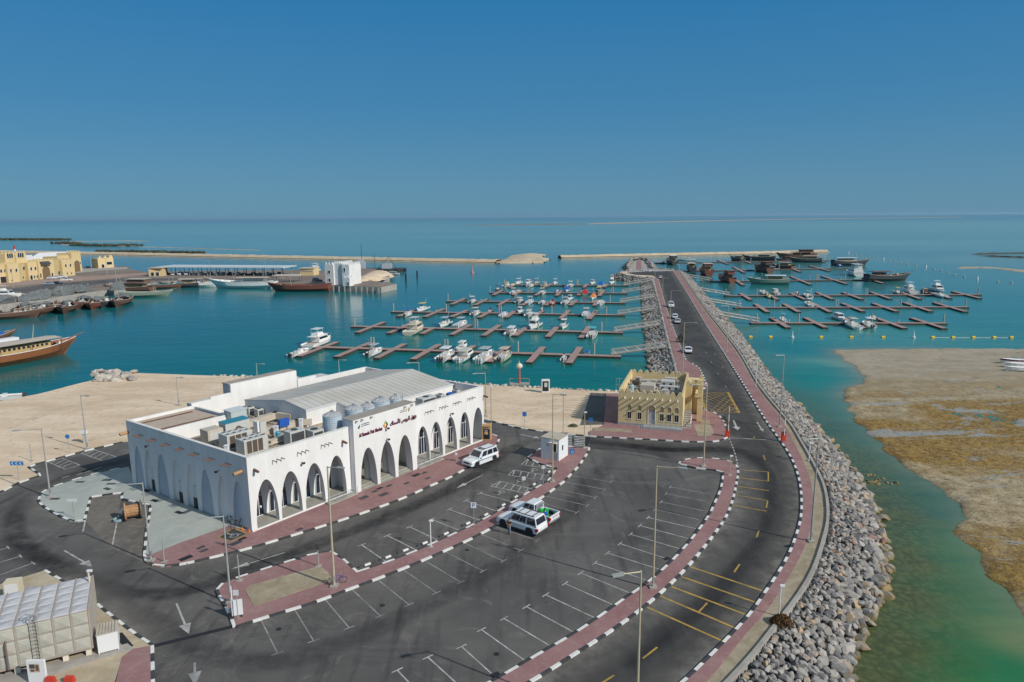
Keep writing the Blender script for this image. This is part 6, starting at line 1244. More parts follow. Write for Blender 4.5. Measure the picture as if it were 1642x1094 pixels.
for k, (p, l_) in enumerate([((794, 1082), 'drain grate in the parking lot at its bottom corner'), ((1069, 896), 'drain grate at the inner kerb of the curved strip'), ((1263, 876), 'drain grate beside the outer road kerb'), ((447, 1009), 'round dark cover in the asphalt near the sandy island'), ((796, 1049), 'small round hole in the lower parking lot'), ((613, 971), 'dark round cover among the parking bays'), ((749, 882), 'dark round cover below the red strip')]):
    X, Y = G(*p); mb = MB(); mb.rbox(X, Y, .7, .45, -.05, .012, R_(30)) if k < 3 else mb.cyl((X, Y, -.05), (X, Y, .012), .22, n=14); tag(mb.build('drain_grate', A_BLACK), l_, 'drain')
# ---- lantern monument and info stand at the water
t = thing('lantern_monument', (*G(833, 617, 0), 0), 0, 'red column with beige lantern head at the harbour edge', 'monument')
mb = MB(); mb.cyl((0, 0, .3), (0, 0, 3.2), .22, .18, 10); mb.build('column', mat('monument_red', (.45, .12, .10), .7, var=.1), t); mb = MB(); mb.sphere((0, 0, 3.7), .62, 12, 7, sz=.9); mb.cyl((0, 0, 4.2), (0, 0, 4.7), .1, .03, 6); mb.build('lantern_head', A_TRIM, t); mb = MB(); mb.box(-1.9, 1.9, -.7, .7, 0, .3); mb.build('base', A_CONC2, t)
mb = MB()
for x in (-1.9, 1.9): mb.cyl((x, .5, .3), (x, .5, 1.1), .08, n=6)
mb.cyl((-1.9, .5, 1.1), (1.9, .5, 1.1), .06, n=5); mb.build('fence_rail', A_WOOD, t)
for x in (-3.2, -4.3):
    pass
t = thing('info_stand', (*G(875, 630, 0), 0), R_(4), 'white framed black information stand on the sandy lot', 'information stand'); mb = MB(); mb.box(-.75, .75, 0, .5, 0, 2.5); mb.build('housing', A_SW, t, bevel=.02); mb = MB(); mb.box(-.6, .55, -.02, 0, .3, 2.2); s_ = mb.build('panel', A_BLACK, t); mb = MB(); mb.box(-.25, .3, -.035, -.02, 1.1, 1.9); mb.build('poster', A_ACW, s_)
t = thing('signal_cabinet', (*G(137, 710, 0), 0), 0, 'small white cabinet next to the lamp at the sandy lot edge', 'cabinet'); mb = MB(); mb.box(-.5, .3, -.3, .3, 1.4, 1.75); mb.build('hood', A_SW, t); mb = MB(); mb.box(-.2, .2, -.2, .2, 0, 1.4); mb.build('post', A_ACW, t)
# ---- shrubs
def shrub(base, r, h, label, m, n_=420, z=.1, name='shrub'):
    X, Y = G(*base, z); t = thing(name, (X, Y, z), 0, label, 'shrub'); rr = random.Random(int(X * 10)); mb = MB()
    for k in range(n_):
        th = rr.uniform(0, 6.28); u = rr.random() ** .5; zz = rr.random(); x = r * u * math.cos(th) * (1 - .4 * zz * zz); y = r * .8 * u * math.sin(th) * (1 - .4 * zz * zz); zc = h * zz * (1 - .5 * u * u) + .05; s = rr.uniform(.05, .13)
        a = Vector((rr.gauss(0, 1), rr.gauss(0, 1), rr.gauss(0, 1))).normalized() * s; b_ = a.cross(Vector((rr.gauss(0, 1), rr.gauss(0, 1), 1))).normalized() * s * .5
        c_ = Vector((x, y, zc)); mb.add([c_ - a, c_ + b_, c_ + a, c_ - b_], [(0, 1, 2, 3)])
    mb.build('foliage', m, t); mb = MB(); [mb.cyl((0, 0, 0), (r * .6 * math.cos(a), r * .6 * math.sin(a), h * .6), .03, .012, 4) for a in (0, 1.2, 2.3, 3.5, 4.7, 5.6)]; mb.build('stem', A_DWOOD, t)
shrub((1253, 1000), .95, .8, 'dry brown bush at the edge of the seaward verge', mat('dry_leaf', (.14, .075, .025), .9, var=.5, scale=4), 1500)
shrub((919, 684), .8, .4, 'small green shrub on the sandy lot near the zebra crossing', mat('green_leaf', (.07, .11, .03), .9, var=.4, scale=4), 300, 0)
shrub((1091, 549), 1.3, 2.4, 'small dark round tree in the left causeway pavement', mat('dark_leaf', (.02, .03, .018), .9, var=.5, scale=4), 900, name='round_tree')
# ================================================================== VEHICLES
def car_paint(name, c): return mat('paint_' + name, c, .22, .0, var=0, spec=.6)
A_CARW = car_paint('white', (.72, .74, .75)); A_TYRE = mat('tyre', (.02, .02, .021), .8, var=.1); A_TAILR = mat('tail_red', (.5, .01, .01), .3, var=0); A_HEADL = mat('head_lamp', (.6, .62, .65), .15, var=0); A_LOWER = mat('lower_trim', (.07, .07, .075), .6, var=0)
def wheel(parent, x, y, r, out):
    mb = MB(); mb.cyl((x, y - out * .11, r), (x, y + out * .11, r), r, n=18); w_ = mb.build('tyre', A_TYRE, parent)
    mb = MB(); mb.cyl((x, y + out * .10, r), (x, y + out * .125, r), r * .62, n=12)
    w_.name = 'wheel'; mb.build('rim', A_CHROME, w_); return w_
def car(kind, pos, ang, paint, label, z=0.0, group=None, detail=True, name='parked_car', cat='car'):
    D = {'suv': (5.2, 2.0, 1.95, .40), 'expedition': (5.3, 2.05, 1.98, .42), 'pickup': (5.5, 1.9, 1.85, .40), 'sedan': (4.7, 1.8, 1.45, .33), 'small': (4.2, 1.75, 1.5, .32)}[kind]
    L, Wd, H_, r = D; t = thing(name, (pos[0], pos[1], z), ang, label, cat, group)
    hw = Wd / 2; bz = r * .75; belt = H_ * .56; hood = belt * (.93 if kind != 'sedan' else .90)
    def ring(x, w_, zb, zt, crown=.04):
        return [(x, -w_ * .96, zb), (x, -w_, zb + .18), (x, -w_, zt - .12), (x, -w_ * .90, zt), (x, 0, zt + crown), (x, w_ * .90, zt), (x, w_, zt - .12), (x, w_, zb + .18), (x, w_ * .96, zb)]
    f = L / 2
    if kind == 'pickup':
        mb = MB(); mb.loft([ring(f, hw * .84, bz + .05, hood * .80), ring(f - .12, hw * .93, bz, hood * .93), ring(f - .5, hw * .98, bz, hood), ring(f - 1.35, hw, bz, belt), ring(-f * .05 - .55, hw, bz, belt), ring(-f * .05 - .62, hw, bz, belt)]); mb.build('body', paint, t, bevel=.03, smooth=False)
        x0, x1 = -f * .05 - .62, -f + .05; mb = MB()
        mb.box(x1, x0, -hw, -hw + .12, bz, belt + .02); mb.box(x1, x0, hw - .12, hw, bz, belt + .02); mb.box(x1 - .05, x1 + .06, -hw, hw, bz + .12, belt + .02); mb.box(x1 + .06, x0, -hw + .12, hw - .12, bz, bz + .22); mb.build('cargo_bed', paint, t, bevel=.015)
        mb = MB(); mb.box(x1 + .08, x0 - .02, -hw + .14, hw - .14, bz + .22, bz + .235); mb.build('bed_liner', A_LOWER, t)
        cb = (f - 1.45, -f * .05 - .60)
    else:
        mb = MB(); tail = belt * (.98 if kind != 'sedan' else .97)
        mb.loft([ring(f, hw * .82, bz + .05, hood * .78), ring(f - .10, hw * .92, bz, hood * .92), ring(f - .45, hw * .98, bz, hood), ring(f - 1.25, hw, bz, belt * .985), ring(0, hw, bz, belt), ring(-f + .35, hw * .99, bz, tail), ring(-f + .08, hw * .95, bz + .05, tail * .95), ring(-f, hw * .88, bz + .12, tail * .80)])
        mb.build('body', paint, t, bevel=.03)
        cb = (f - 1.35, -f + .12) if kind in ('suv', 'expedition') else ((f - 1.3, -f + .75) if kind == 'sedan' else (f - 1.0, -f + .15))
    a, b_ = cb; ra = a - (.75 if kind != 'sedan' else .95); rb = b_ + (.28 if kind in ('suv', 'expedition', 'small') else (.15 if kind == 'pickup' else .65)); ti = hw * .80
    mb = MB(); mb.frus((b_, a, -hw * .93, hw * .93), (rb, ra, -ti, ti), belt - .03, H_ - .05); mb.frus((rb, ra, -ti, ti), (rb + .06, ra - .08, -ti * .93, ti * .93), H_ - .05, H_); mb.build('cabin', paint, t, bevel=.02)
    # glazing slightly proud of the cabin faces
    def face(p0, p1, p2, p3, i0=.06, i1=.94, j0=.16, j1=.90, off=.012):
        P_ = [Vector(p) for p in (p0, p1, p2, p3)]; nn = (P_[1] - P_[0]).cross(P_[3] - P_[0]).normalized() * off
        g_ = lambda i, j: (P_[0] * (1 - i) + P_[1] * i) * (1 - j) + (P_[3] * (1 - i) + P_[2] * i) * j + nn
        return [g_(i0, j0), g_(i1, j0), g_(i1, j1), g_(i0, j1)]
    zb, zt = belt - .03, H_ - .05
    c = {('b', -1): (b_, -hw * .93, zb), ('a', -1): (a, -hw * .93, zb), ('b', 1): (b_, hw * .93, zb), ('a', 1): (a, hw * .93, zb)}; ct = {('b', -1): (rb, -ti, zt), ('a', -1): (ra, -ti, zt), ('b', 1): (rb, ti, zt), ('a', 1): (ra, ti, zt)}
    def win(q, nm): mb = MB(); mb.add(q, [(0, 1, 2, 3)]); mb.build(nm, A_GLASS, t)
    win(face(c['a', -1], c['a', 1], ct['a', 1], ct['a', -1]), 'windscreen'); win(face(c['b', 1], c['b', -1], ct['b', -1], ct['b', 1], j0=.2), 'rear_window')
    ns = {'suv': [(.03, .27), (.31, .60), (.64, .90)], 'expedition': [(.03, .33), (.38, .60), (.62, .90)], 'pickup': [(.08, .45), (.50, .88)], 'sedan': [(.10, .46), (.50, .90)], 'small': [(.08, .46), (.50, .90)]}[kind]
    for i0, i1 in ns:
        win(face(c['b', -1], c['a', -1], ct['a', -1], ct['b', -1], i0, i1), 'side_window'); win(face(c['a', 1], c['b', 1], ct['b', 1], ct['a', 1], 1 - i1, 1 - i0), 'side_window')
    wx_ = (f - .92, -f + 1.02)
    for x in wx_:
        for s in (-1, 1):
            wheel(t, x, s * (hw - .13), r, s)
            if detail: mb = MB(); mb.cyl((x, s * (hw - .25), r + .02), (x, s * (hw + .004), r + .02), r * 1.18, n=18); mb.build('wheel_arch', A_BLACK, t)
    if detail:
        for s in (-1, 1):
            mb = MB(); mb.box(f - .32, f - .03, s * hw * .88 - .16, s * hw * .88 + .02 * s + .02, hood * .62, hood * .80); mb.build('headlight', A_HEADL, t)
            mb = MB(); mb.box(-f - .015, -f + .25, s * hw * .90 - .10, s * hw * .90 + .10, belt * .60, belt * .88); mb.build('taillight', A_TAILR, t)
            mb = MB(); mb.box(a - .45, a - .25, s * (hw + .02), s * (hw + .20), belt - .02, belt + .18); mb.build('wing_mirror', paint, t)
        mb = MB(); mb.box(f - .10, f + .015, -hw * .50, hw * .50, hood * .55, hood * .80); mb.build('grille', A_LOWER, t)
        mb = MB(); mb.box(f - .2, f + .06, -hw * .90, hw * .90, bz + .05, bz + .28); mb.build('bumper', paint, t, bevel=.03); mb = MB(); mb.box(-f - .07, -f + .2, -hw * .88, hw * .88, bz + .08, bz + .26); mb.build('bumper', A_LOWER if kind != 'pickup' else A_STEEL, t, bevel=.02)
        mb = MB(); mb.box(-f - .02, -f + .04, -.26, .26, belt * .66, belt * .66 + .12); mb.build('number_plate', A_SW, t)
        mb = MB()
        for s in (-1, 1): mb.box(-f + 1.35, f - 1.3, s * (hw - .02) if s > 0 else -hw - .015, hw + .015 if s > 0 else -(hw - .02), bz, bz + .14)
        mb.build('sill', A_LOWER if kind == 'expedition' else paint, t)
    if kind in ('suv', 'expedition'):
        mb = MB()
        for s in (-1, 1): mb.box(rb + .25, ra - .25, s * ti * .80 - .03, s * ti * .80 + .03, H_ + .01, H_ + .08)
        if kind == 'expedition':
            for x in (rb + .5, (ra + rb) / 2, ra - .55): mb.box(x - .04, x + .04, -ti * .8, ti * .8, H_ + .04, H_ + .08)
        mb.build('roof_rack', A_LOWER, t)
        if kind == 'suv': mb = MB(); mb.box(ra - .95, ra - .25, -.45, .45, H_, H_ + .012); mb.build('sunroof', A_GLASS, t); [MB().box(-f * .6, f * .55, y0, y1, belt * .72, belt * .79).build('side_stripe', mat('navy_stripe', (.03, .05, .14), .4, var=0), t) for y0, y1 in ((-hw - .012, -hw + .02), (hw - .02, hw + .012))]
    if kind == 'pickup':
        mb = MB(); [mb.box(b_ - .10, b_ - .07, y, y + .04, belt + .02, H_ - .06) for y in np.linspace(-hw * .75, hw * .72, 8)]; mb.box(b_ - .10, b_ - .07, -hw * .77, hw * .77, H_ - .1, H_ - .06); mb.build('window_guard', A_SW, t)
        mb = MB(); [mb.box(-f - .012, -f - .002, y, y + .07, belt * .74, belt * .86) for y in np.arange(-.45, .45, .1)]; mb.build('tailgate_lettering', mat('letter_red', (.5, .03, .03), .4, var=0), t)
    return t
def heading(p, q, z=0): a = Vector(G(*p, z)); b_ = Vector(G(*q, z)); return math.atan2((b_ - a).y, (b_ - a).x)
# near white four-wheel drive by the kerb, nose towards bottom left
t_front = Vector(G(751, 748)); 
car('suv', G(771, 742), R_(228), A_CARW, 'white four-wheel drive with navy stripe beside the market kerb', name='parked_car')
rows = heading((862, 867), (800, 846))
car('expedition', G(837, 847), rows, A_CARW, 'big white estate car with black roof bars that a person stands beside')
pk = car('pickup', G(856, 829), rows, A_CARW, 'white pickup loaded with green and blue containers', name='pickup_truck', cat='pickup truck')
c_, s_ = math.cos(rows), math.sin(rows); pp = G(856, 829)
for k, (x, y, m_, l_) in enumerate([(-1.15, .28, mat('drum_green', (.02, .42, .06), .4, var=.05), 'bright green container in the pickup bed'), (-1.55, -.12, MATS['drum_green'], 'second green container nearer the tailgate'), (-1.75, .35, mat('drum_blue', (.02, .10, .42), .35, var=.05), 'blue drum in the pickup bed'), (-1.25, -.42, MATS['drum_blue'], 'darker blue drum on the near side of the pickup bed')]):
    t = thing('container', (pp[0] + x * c_ - y * s_, pp[1] + x * s_ + y * c_, .54), 0, l_, 'container', 'containers in the pickup bed'); hh = .75 if k < 2 else .55
    mb = MB(); mb.cyl((0, 0, 0), (0, 0, hh), .24, .26, 12); mb.cyl((0, 0, hh), (0, 0, hh + .12), .26, .10, 12); mb.build('shell', m_, t); mb = MB(); mb.cyl((0, 0, hh + .12), (0, 0, hh + .18), .07, n=8); mb.build('cap', A_SW, t)
# causeway cars
cwh = heading((1102, 575), (1076, 500))
for p, l_, kd, pc in [((1103, 565), 'white saloon nearest the yellow office on the causeway', 'sedan', A_CARW), ((1086, 518), 'pale silver saloon, nearer one of the close pair on the causeway', 'sedan', car_paint('silver', (.5, .55, .58))), ((1082, 510.5), 'small white car in front of the silver saloon on the causeway', 'small', A_CARW), ((1076, 492.5), 'white estate car halfway along the causeway kerb', 'suv', A_CARW), ((1059, 446.5), 'pale green-tinted car near the causeway bend', 'sedan', car_paint('pale', (.62, .68, .66)))]:
    car(kd, G(*p), cwh + (PI if kd == 'suv' else 0), pc, l_, group='cars parked along the causeway')
for p, l_ in [((1033, 434.6), 'white car at the causeway end, left of the two parked crosswise'), ((1042, 435.3), 'white car at the causeway end, right of the two parked crosswise')]: car('sedan', G(*p), R_(5), A_CARW, l_, group='cars parked along the causeway')
# harbour quay cars
for p, a, kd, pc, l_ in [((79, 457), 8, 'sedan', car_paint('greyblue', (.30, .36, .42)), 'grey-blue car on the quay road below the yellow fort'), ((92, 455.8), 8, 'sedan', car_paint('black', (.02, .025, .04)), 'black car behind the grey-blue one on the quay road'), ((107, 451), 6, 'pickup', A_CARW, 'white pickup on the quay road right of the black car'), ((83, 447.5), 12, 'sedan', A_CARW, 'white car, left of three parked by the fort forecourt'), ((92, 446.3), 12, 'sedan', A_CARW, 'white car, middle of three parked by the fort forecourt'), ((100, 445.2), 12, 'sedan', A_CARW, 'white car, right of three parked by the fort forecourt'), ((142, 430.5), 0, 'sedan', A_CARD if False else MATS['paint_black'], 'black car on the quay apron behind the fort')]:
    car(kd, G(*p), R_(a), pc, l_, detail=False, z=.06, group='cars on the harbour quay')
car('suv', G(513 - 4, 452), R_(15), MATS['paint_black'], 'dark four-wheel drive parked beside the white tower', detail=False, z=.03)
rr = random.Random(3)
for k in range(17):
    x = 268 + k * 11.4 + rr.uniform(-2, 2); cc = rr.choice([A_CARW, A_CARW, MATS['paint_black'], MATS['paint_greyblue'], MATS['paint_black']]); nm = {id(A_CARW): 'white', id(MATS['paint_black']): 'black', id(MATS['paint_greyblue']): 'grey-blue'}[id(cc)]
    car(rr.choice(['sedan', 'suv', 'pickup', 'suv']), G(x, 441.2 + .1 * rr.random()), R_(80 + rr.uniform(-6, 6)), cc, '%s vehicle under the long quay canopy, %s from the left' % (nm, ORD[k]), detail=False, group='vehicles under the long canopy')

# ================================================================== BICYCLES, SPOOL, PERSON
def bicycle(pos, ang, z, label, lean=.12, colr=None):
    t = thing('bicycle', (*pos, z), ang, label, 'bicycle', 'parked bicycles'); t.rotation_euler = (lean, 0, ang)
    for x in (-.52, .52):
        mb = MB(); ps = [(x + .33 * math.cos(a), 0, .34 + .33 * math.sin(a)) for a in np.linspace(0, 2 * PI, 17)]; mb.tube(ps, .022, 5); w_ = mb.build('wheel', A_TYRE, t)
        mb = MB(); [mb.cyl((x, 0, .34), (x + .32 * math.cos(a), 0, .34 + .32 * math.sin(a)), .006, n=3) for a in np.linspace(0, 2 * PI, 9)[:-1]]; mb.build('spokes', A_STEEL, w_)
    mb = MB()
    for a, b_ in (((-.52, 0, .34), (-.10, 0, .34)), ((-.10, 0, .34), (-.2, 0, .82)), ((-.2, 0, .80), (.38, 0, .80)), ((-.10, 0, .34), (.40, 0, .74)), ((-.52, 0, .34), (-.18, 0, .78)), ((.52, 0, .34), (.36, 0, .95))): mb.cyl(a, b_, .022, n=6)
    mb.build('frame', colr or A_DARK, t); mb = MB(); mb.box(-.34, -.08, -.06, .06, .86, .91); mb.build('saddle', A_BLACK, t); mb = MB(); mb.cyl((.34, -.28, 1.0), (.34, .28, 1.0), .018, n=5); mb.cyl((.36, 0, .95), (.34, 0, 1.0), .02, n=5); mb.build('handlebar', A_STEEL, t)
bicycle(G(541, 936, .13), R_(18), .13, 'dark bicycle leaning on the tall lamp of the sandy island', colr=A_BLUE)
bicycle(G(367, 841, .13), R_(150), .13, 'left of two bicycles at the shaded market side wall', .2)
bicycle(G(381, 846, .13), R_(60), .13, 'right of two bicycles at the shaded market side wall', .15, mat('bike_dark', (.05, .04, .04), .5, var=0))
for p, l_ in [((389, 850), 'small orange traffic cone by the side wall bicycles'), ((400, 853), 'small orange traffic cone at the market corner')]:
    mb = MB(); X, Y = G(*p, .13); mb.cyl((X, Y, .16), (X, Y, .50), .09, .02, 10); mb.rbox(X, Y, .26, .26, .13, .17); tag(mb.build('traffic_cone', A_ORANGE), l_, 'traffic cone', 'orange cones at the market side')
t = thing('cable_spool', (*G(215, 832), 0.006), R_(30), 'big wooden cable spool standing on its rims in the loading bay', 'cable spool')
for y, m_ in ((-.75, A_WOOD), (.75, A_DWOOD)): pass
R1 = 0.98
for x, m_ in ((-.75, A_WOOD), (.75, mat('grey_wood', (.16, .13, .11), .8, var=.2))):
    mb = MB(); mb.cyl((x - .07, 0, R1), (x + .07, 0, R1), R1, n=26); mb.build('flange', m_, t)
mb = MB(); mb.cyl((-.68, 0, R1), (.68, 0, R1), .55, n=18); [mb.box(-.68, .68, -.05, .05, R1 + .55, R1 + .62, T=lambda x, y, z, a=a: (x, (z - R1) * math.sin(a) + y * math.cos(a), R1 + (z - R1) * math.cos(a) - y * math.sin(a))) for a in np.linspace(0, 2 * PI, 13)[:-1]]; mb.build('drum', A_WOOD, t)
t = thing('folded_tarpaulin', (*G(200, 833), 0.006), .3, 'dark heap of tarpaulin and rope left of the cable spool', 'tarpaulin'); mb = MB(); v, f = rock_shape(2, 33); mb.add([(p.x * .7, p.y * .5, .3 + p.z * .35) for p in v], f); mb.build('cloth', A_DARK, t); mb = MB(); [mb.tube([(.5 * math.cos(a) - .5, .45 * math.sin(a) - .3, .1 + k * .1) for a in np.linspace(0, 6.3, 14)], .04, 5) for k in range(3)]; mb.build('rope_coil', MATS['pale_teal'], t)
t = thing('white_bag', (*G(197, 828), 0.006), .3, 'white sack standing beside the tarpaulin heap', 'sack'); mb = MB(); v, f = rock_shape(2, 34); mb.add([(p.x * .25, p.y * .25, .45 + p.z * .5) for p in v], f); mb.build('cloth', A_SW, t)
# ---- the standing person
def skin_mesh(name, verts, edges, radii, m, parent, sub=2, root=0):
    me = bpy.data.meshes.new(name); me.from_pydata(verts, edges, []); o = bpy.data.objects.new(name, me); col.objects.link(o); sk = o.modifiers.new('skin', 'SKIN'); sk.use_smooth_shade = True
    for k, r in enumerate(radii): me.skin_vertices[0].data[k].radius = (r, r) if not isinstance(r, tuple) else r
    me.skin_vertices[0].data[root].use_root = True
    if sub: s = o.modifiers.new('sub', 'SUBSURF'); s.levels = sub; s.render_levels = sub
    bpy.context.view_layer.update(); dg = bpy.context.evaluated_depsgraph_get(); nm = bpy.data.meshes.new_from_object(o.evaluated_get(dg)); bpy.data.objects.remove(o)
    nm.materials.clear(); nm.materials.append(m); nm.polygons.foreach_set('use_smooth', [True] * len(nm.polygons)); ob = bpy.data.objects.new(name, nm); col.objects.link(ob); ob.parent = parent; return ob
pr = thing('person', (*G(816.5, 856.5), 0), R_(-35), 'person in black top and grey trousers looking at hands beside the estate car', 'person')
A_SKIN = mat('skin', (.36, .19, .11), .6, var=0)
vv = [(0, 0, .95), (0, 0, 1.15), (0, .01, 1.38), (0, .02, 1.50), (0, .0, 1.58), (0, -.01, 1.66), (0, 0, 1.74)]; ee = [(0, 1), (1, 2), (2, 3), (3, 4), (4, 5), (5, 6)]; rr_ = [(.13, .10), (.13, .10), (.15, .10), .055, (.075, .085), (.085, .10), (.05, .06)]
def chain(start, pts, rad):
    prev = start
    for p, r in zip(pts, rad): vv.append(p); rr_.append(r); ee.append((prev, len(vv) - 1)); prev = len(vv) - 1
    return prev
for s in (-1, 1):
    chain(0, [(s * .09, 0, .86), (s * .10, -.01, .50), (s * .10, .02, .09), (s * .11, -.10, .04)], [.085, .058, .042, .04])
    hnd = chain(2, [(s * .19, .01, 1.39), (s * .23, .01, 1.12), (s * (.10 if s > 0 else .12), -.24, 1.16), (s * .05, -.31, 1.20)], [.055, .043, .032, (.04, .022)])
    for k in range(4): chain(hnd, [(s * .05 - .03 + k * .02, -.355, 1.215), (s * .05 - .03 + k * .02, -.375 + .004 * k, 1.19)], [.0095, .008])
    chain(hnd, [(s * .01, -.325, 1.235), (s * .0, -.345, 1.245)], [.011, .009])
skin_mesh('body', vv, ee, rr_, A_SKIN, pr)
sv = [(0, 0, .93), (0, 0, 1.15), (0, .01, 1.40)]; se = [(0, 1), (1, 2)]; sr = [(.155, .12), (.155, .12), (.17, .115)]
for s in (-1, 1): sv += [(s * .20, .01, 1.40), (s * .225, .01, 1.22)]; se += [(2, len(sv) - 2), (len(sv) - 2, len(sv) - 1)]; sr += [.068, .064]
skin_mesh('shirt', sv, se, sr, mat('black_cloth', (.02, .018, .018), .9, var=0), pr)
tv = [(0, 0, .95)]; te = []; tr = [(.15, .12)]
for s in (-1, 1): tv += [(s * .09, 0, .84), (s * .10, -.01, .50), (s * .10, .02, .10)]; i = len(tv); te += [(0, i - 3), (i - 3, i - 2), (i - 2, i - 1)]; tr += [.10, .075, .06]
skin_mesh('trousers', tv, te, tr, mat('grey_cloth', (.22, .25, .29), .9, var=0), pr)
mb = MB(); mb.sphere((0, .012, 1.70), .105, 12, 8, sz=.85, sy=1.05); mb.build('hair', mat('hair_black', (.015, .012, .01), .8, var=0), pr, smooth=True)
mb = MB(); [mb.sphere((s * .105, -.05, .05), .06, 8, 6, sy=2.2, sz=.8) for s in (-1, 1)]; mb.build('shoes', A_BLACK, pr, smooth=True)
mb = MB(); mb.sphere((0, -.108, 1.635), .016, 6, 4, sz=1.3); mb.build('nose', A_SKIN, pr); mb = MB(); [mb.sphere((s * .035, -.098, 1.66), .010, 6, 4) for s in (-1, 1)]; mb.build('eyes', A_BLACK, pr); mb = MB(); mb.box(-.022, .022, -.103, -.094, 1.598, 1.604); mb.build('mouth', mat('lip', (.22, .08, .07), .6, var=0), pr)

# ================================================================== PANEL TANK COMPOUND
FRb = Vector(G(148, 1040, .6)); 
# front edge direction from the visible top edge
pa = Vector(G(141, 981, 3.6)); pb_ = Vector(G(0, 1014, 3.6)); td = (pb_ - pa).normalized(); tn = Vector((-td.y, td.x)); tn = tn if tn.y > 0 else -tn
pk_ = Vector(G(139, 939, 3.6)); depth = 5.0
ta = math.atan2(-td.y, -td.x)
t = thing('panel_water_tank', (pa.x, pa.y, 0.1), ta, 'large sectional panel water tank on concrete piers', 'water tank')
NX, NY, NZ, s_ = 10, 5, 3, 1.12
A_GRP = mat('grp_panel', (.43, .42, .36), .6, var=.12, scale=.8); A_GRPT = mat('grp_top', (.50, .49, .50), .6, var=.1, scale=.6); A_FLAN = mat('panel_flange', (.33, .30, .25), .7, var=.1)
def grp(mb, o, ex, ey, nrm, dome=.12):
    o = Vector(o); ex = Vector(ex); ey = Vector(ey); nrm = Vector(nrm)
    q = lambda i, j, h: o + ex * i + ey * j + nrm * h
    b1 = [q(.02, .02, 0), q(.98, .02, 0), q(.98, .98, 0), q(.02, .98, 0)]; b2 = [q(.12, .12, .05), q(.88, .12, .05), q(.88, .88, .05), q(.12, .88, .05)]; c_ = q(.5, .5, .05 + dome * .45)
    mb.add(b1 + b2 + [c_], [(0, 1, 5, 4), (1, 2, 6, 5), (2, 3, 7, 6), (3, 0, 4, 7), (4, 5, 8), (5, 6, 8), (6, 7, 8), (7, 4, 8)])
z0 = .55; zt = z0 + NZ * s_ * .92; hz_ = s_ * .92
mb = MB(); mb.box(-NX * s_, 0, 0, NY * s_, z0, zt - .01); mb.build('tank_body', A_FLAN, t)
mb = MB(); [grp(mb, (-i * s_ - s_, -.005, z0 + j * hz_), (s_, 0, 0), (0, 0, hz_), (0, -1, 0)) for i in range(NX) for j in range(NZ)]; mb.build('front_panels', A_GRP, t)
mb = MB(); [grp(mb, (.005, i * s_, z0 + j * hz_), (0, s_, 0), (0, 0, hz_), (1, 0, 0)) for i in range(NY) for j in range(NZ)]; mb.build('side_panels', A_GRP, t)
mb = MB(); [grp(mb, (-i * s_ - s_, j * s_, zt), (s_, 0, 0), (0, s_, 0), (0, 0, 1), .16) for i in range(NX) for j in range(NY)]; mb.build('top_panels', A_GRPT, t)
mb = MB()
for i in range(NX + 1): mb.box(-i * s_ - .03, -i * s_ + .03, 0, NY * s_, zt, zt + .07); mb.box(-i * s_ - .025, -i * s_ + .025, -.07, 0, z0, zt)
for j in range(NZ + 1): mb.box(-NX * s_, 0, -.07, -.001, z0 + j * hz_ - .02, z0 + j * hz_ + .02); mb.box(.001, .07, 0, NY * s_, z0 + j * hz_ - .02, z0 + j * hz_ + .02)
for j in range(NY + 1): mb.box(.002, .07, j * s_ - .025, j * s_ + .025, z0, zt)
mb.build('flanges', mat('flange_pink', (.40, .33, .28), .7, var=.1), t)
for i in range(8): mb = MB(); mb.box(-i * 1.45 - .45, -i * 1.45 - .1, .05, .4, 0, z0); mb.build('pier', A_TRIM, t)
for i in range(4): mb = MB(); mb.box(-.45, -.1, 1.2 + i * 1.25, 1.55 + i * 1.25, 0, z0); mb.build('pier', A_TRIM, t)
mb = MB(); x = -3.1 * s_
for dx in (0, .42): mb.cyl((x + dx, -.35, 0), (x + dx, -.35, zt + .55), .03, n=5); mb.cyl((x + dx, -.35, zt + .55), (x + dx, .2, zt + .35), .03, n=5)
k = .25
while k < zt + .4: mb.cyl((x, -.35, k), (x + .42, -.35, k), .022, n=4); k += .28
mb.build('ladder', mat('ladder_grey', (.30, .31, .27), .6, var=0), t)
mb = MB(); [mb.tube([(x + .2 + .42 * math.cos(a), -.1 + .42 * math.sin(a), zt + .5 + h) for a in np.linspace(0, 6.3, 12)], .025, 4) for h in (0, .35)]; mb.build('ladder_cage', MATS['ladder_grey'], t)
mb = MB(); mb.tube([(-4.5 * s_, -.3, z0 + .1), (-4.5 * s_, -.3, z0 + 2.0), (-4.5 * s_, -.05, z0 + 2.2)], .07, 8); mb.build('overflow_pipe', mat('pipe_brown', (.17, .12, .11), .6, var=0), t)
def local(tt, x, y): c_, s2 = math.cos(tt.rotation_euler.z), math.sin(tt.rotation_euler.z); return (tt.location.x + x * c_ - y * s2, tt.location.y + x * s2 + y * c_)
p = local(t, .75, 1.0)
t2 = thing('pump_enclosure', (*local(t, .35, -.3), .12), ta, 'white panelled pump enclosure with ribbed tan top right of the panel tank', 'pump enclosure'); mb = MB(); mb.box(0, 1.35, 0, 1.5, .12, 1.55); mb.build('casing', A_SW, t2); mb = MB(); mb.box(-.04, 1.39, -.04, 1.55, 1.55, 1.6); [mb.box(-.02 + k * .2, .06 + k * .2, -.04, 1.55, 1.6, 1.66) for k in range(7)]; mb.build('ribbed_top', A_TAN, t2); mb = MB(); [mb.box(x, x + .06, 0, .06, 0, .12) for x in (.02, 1.27)]; mb.build('leg', A_SW, t2)
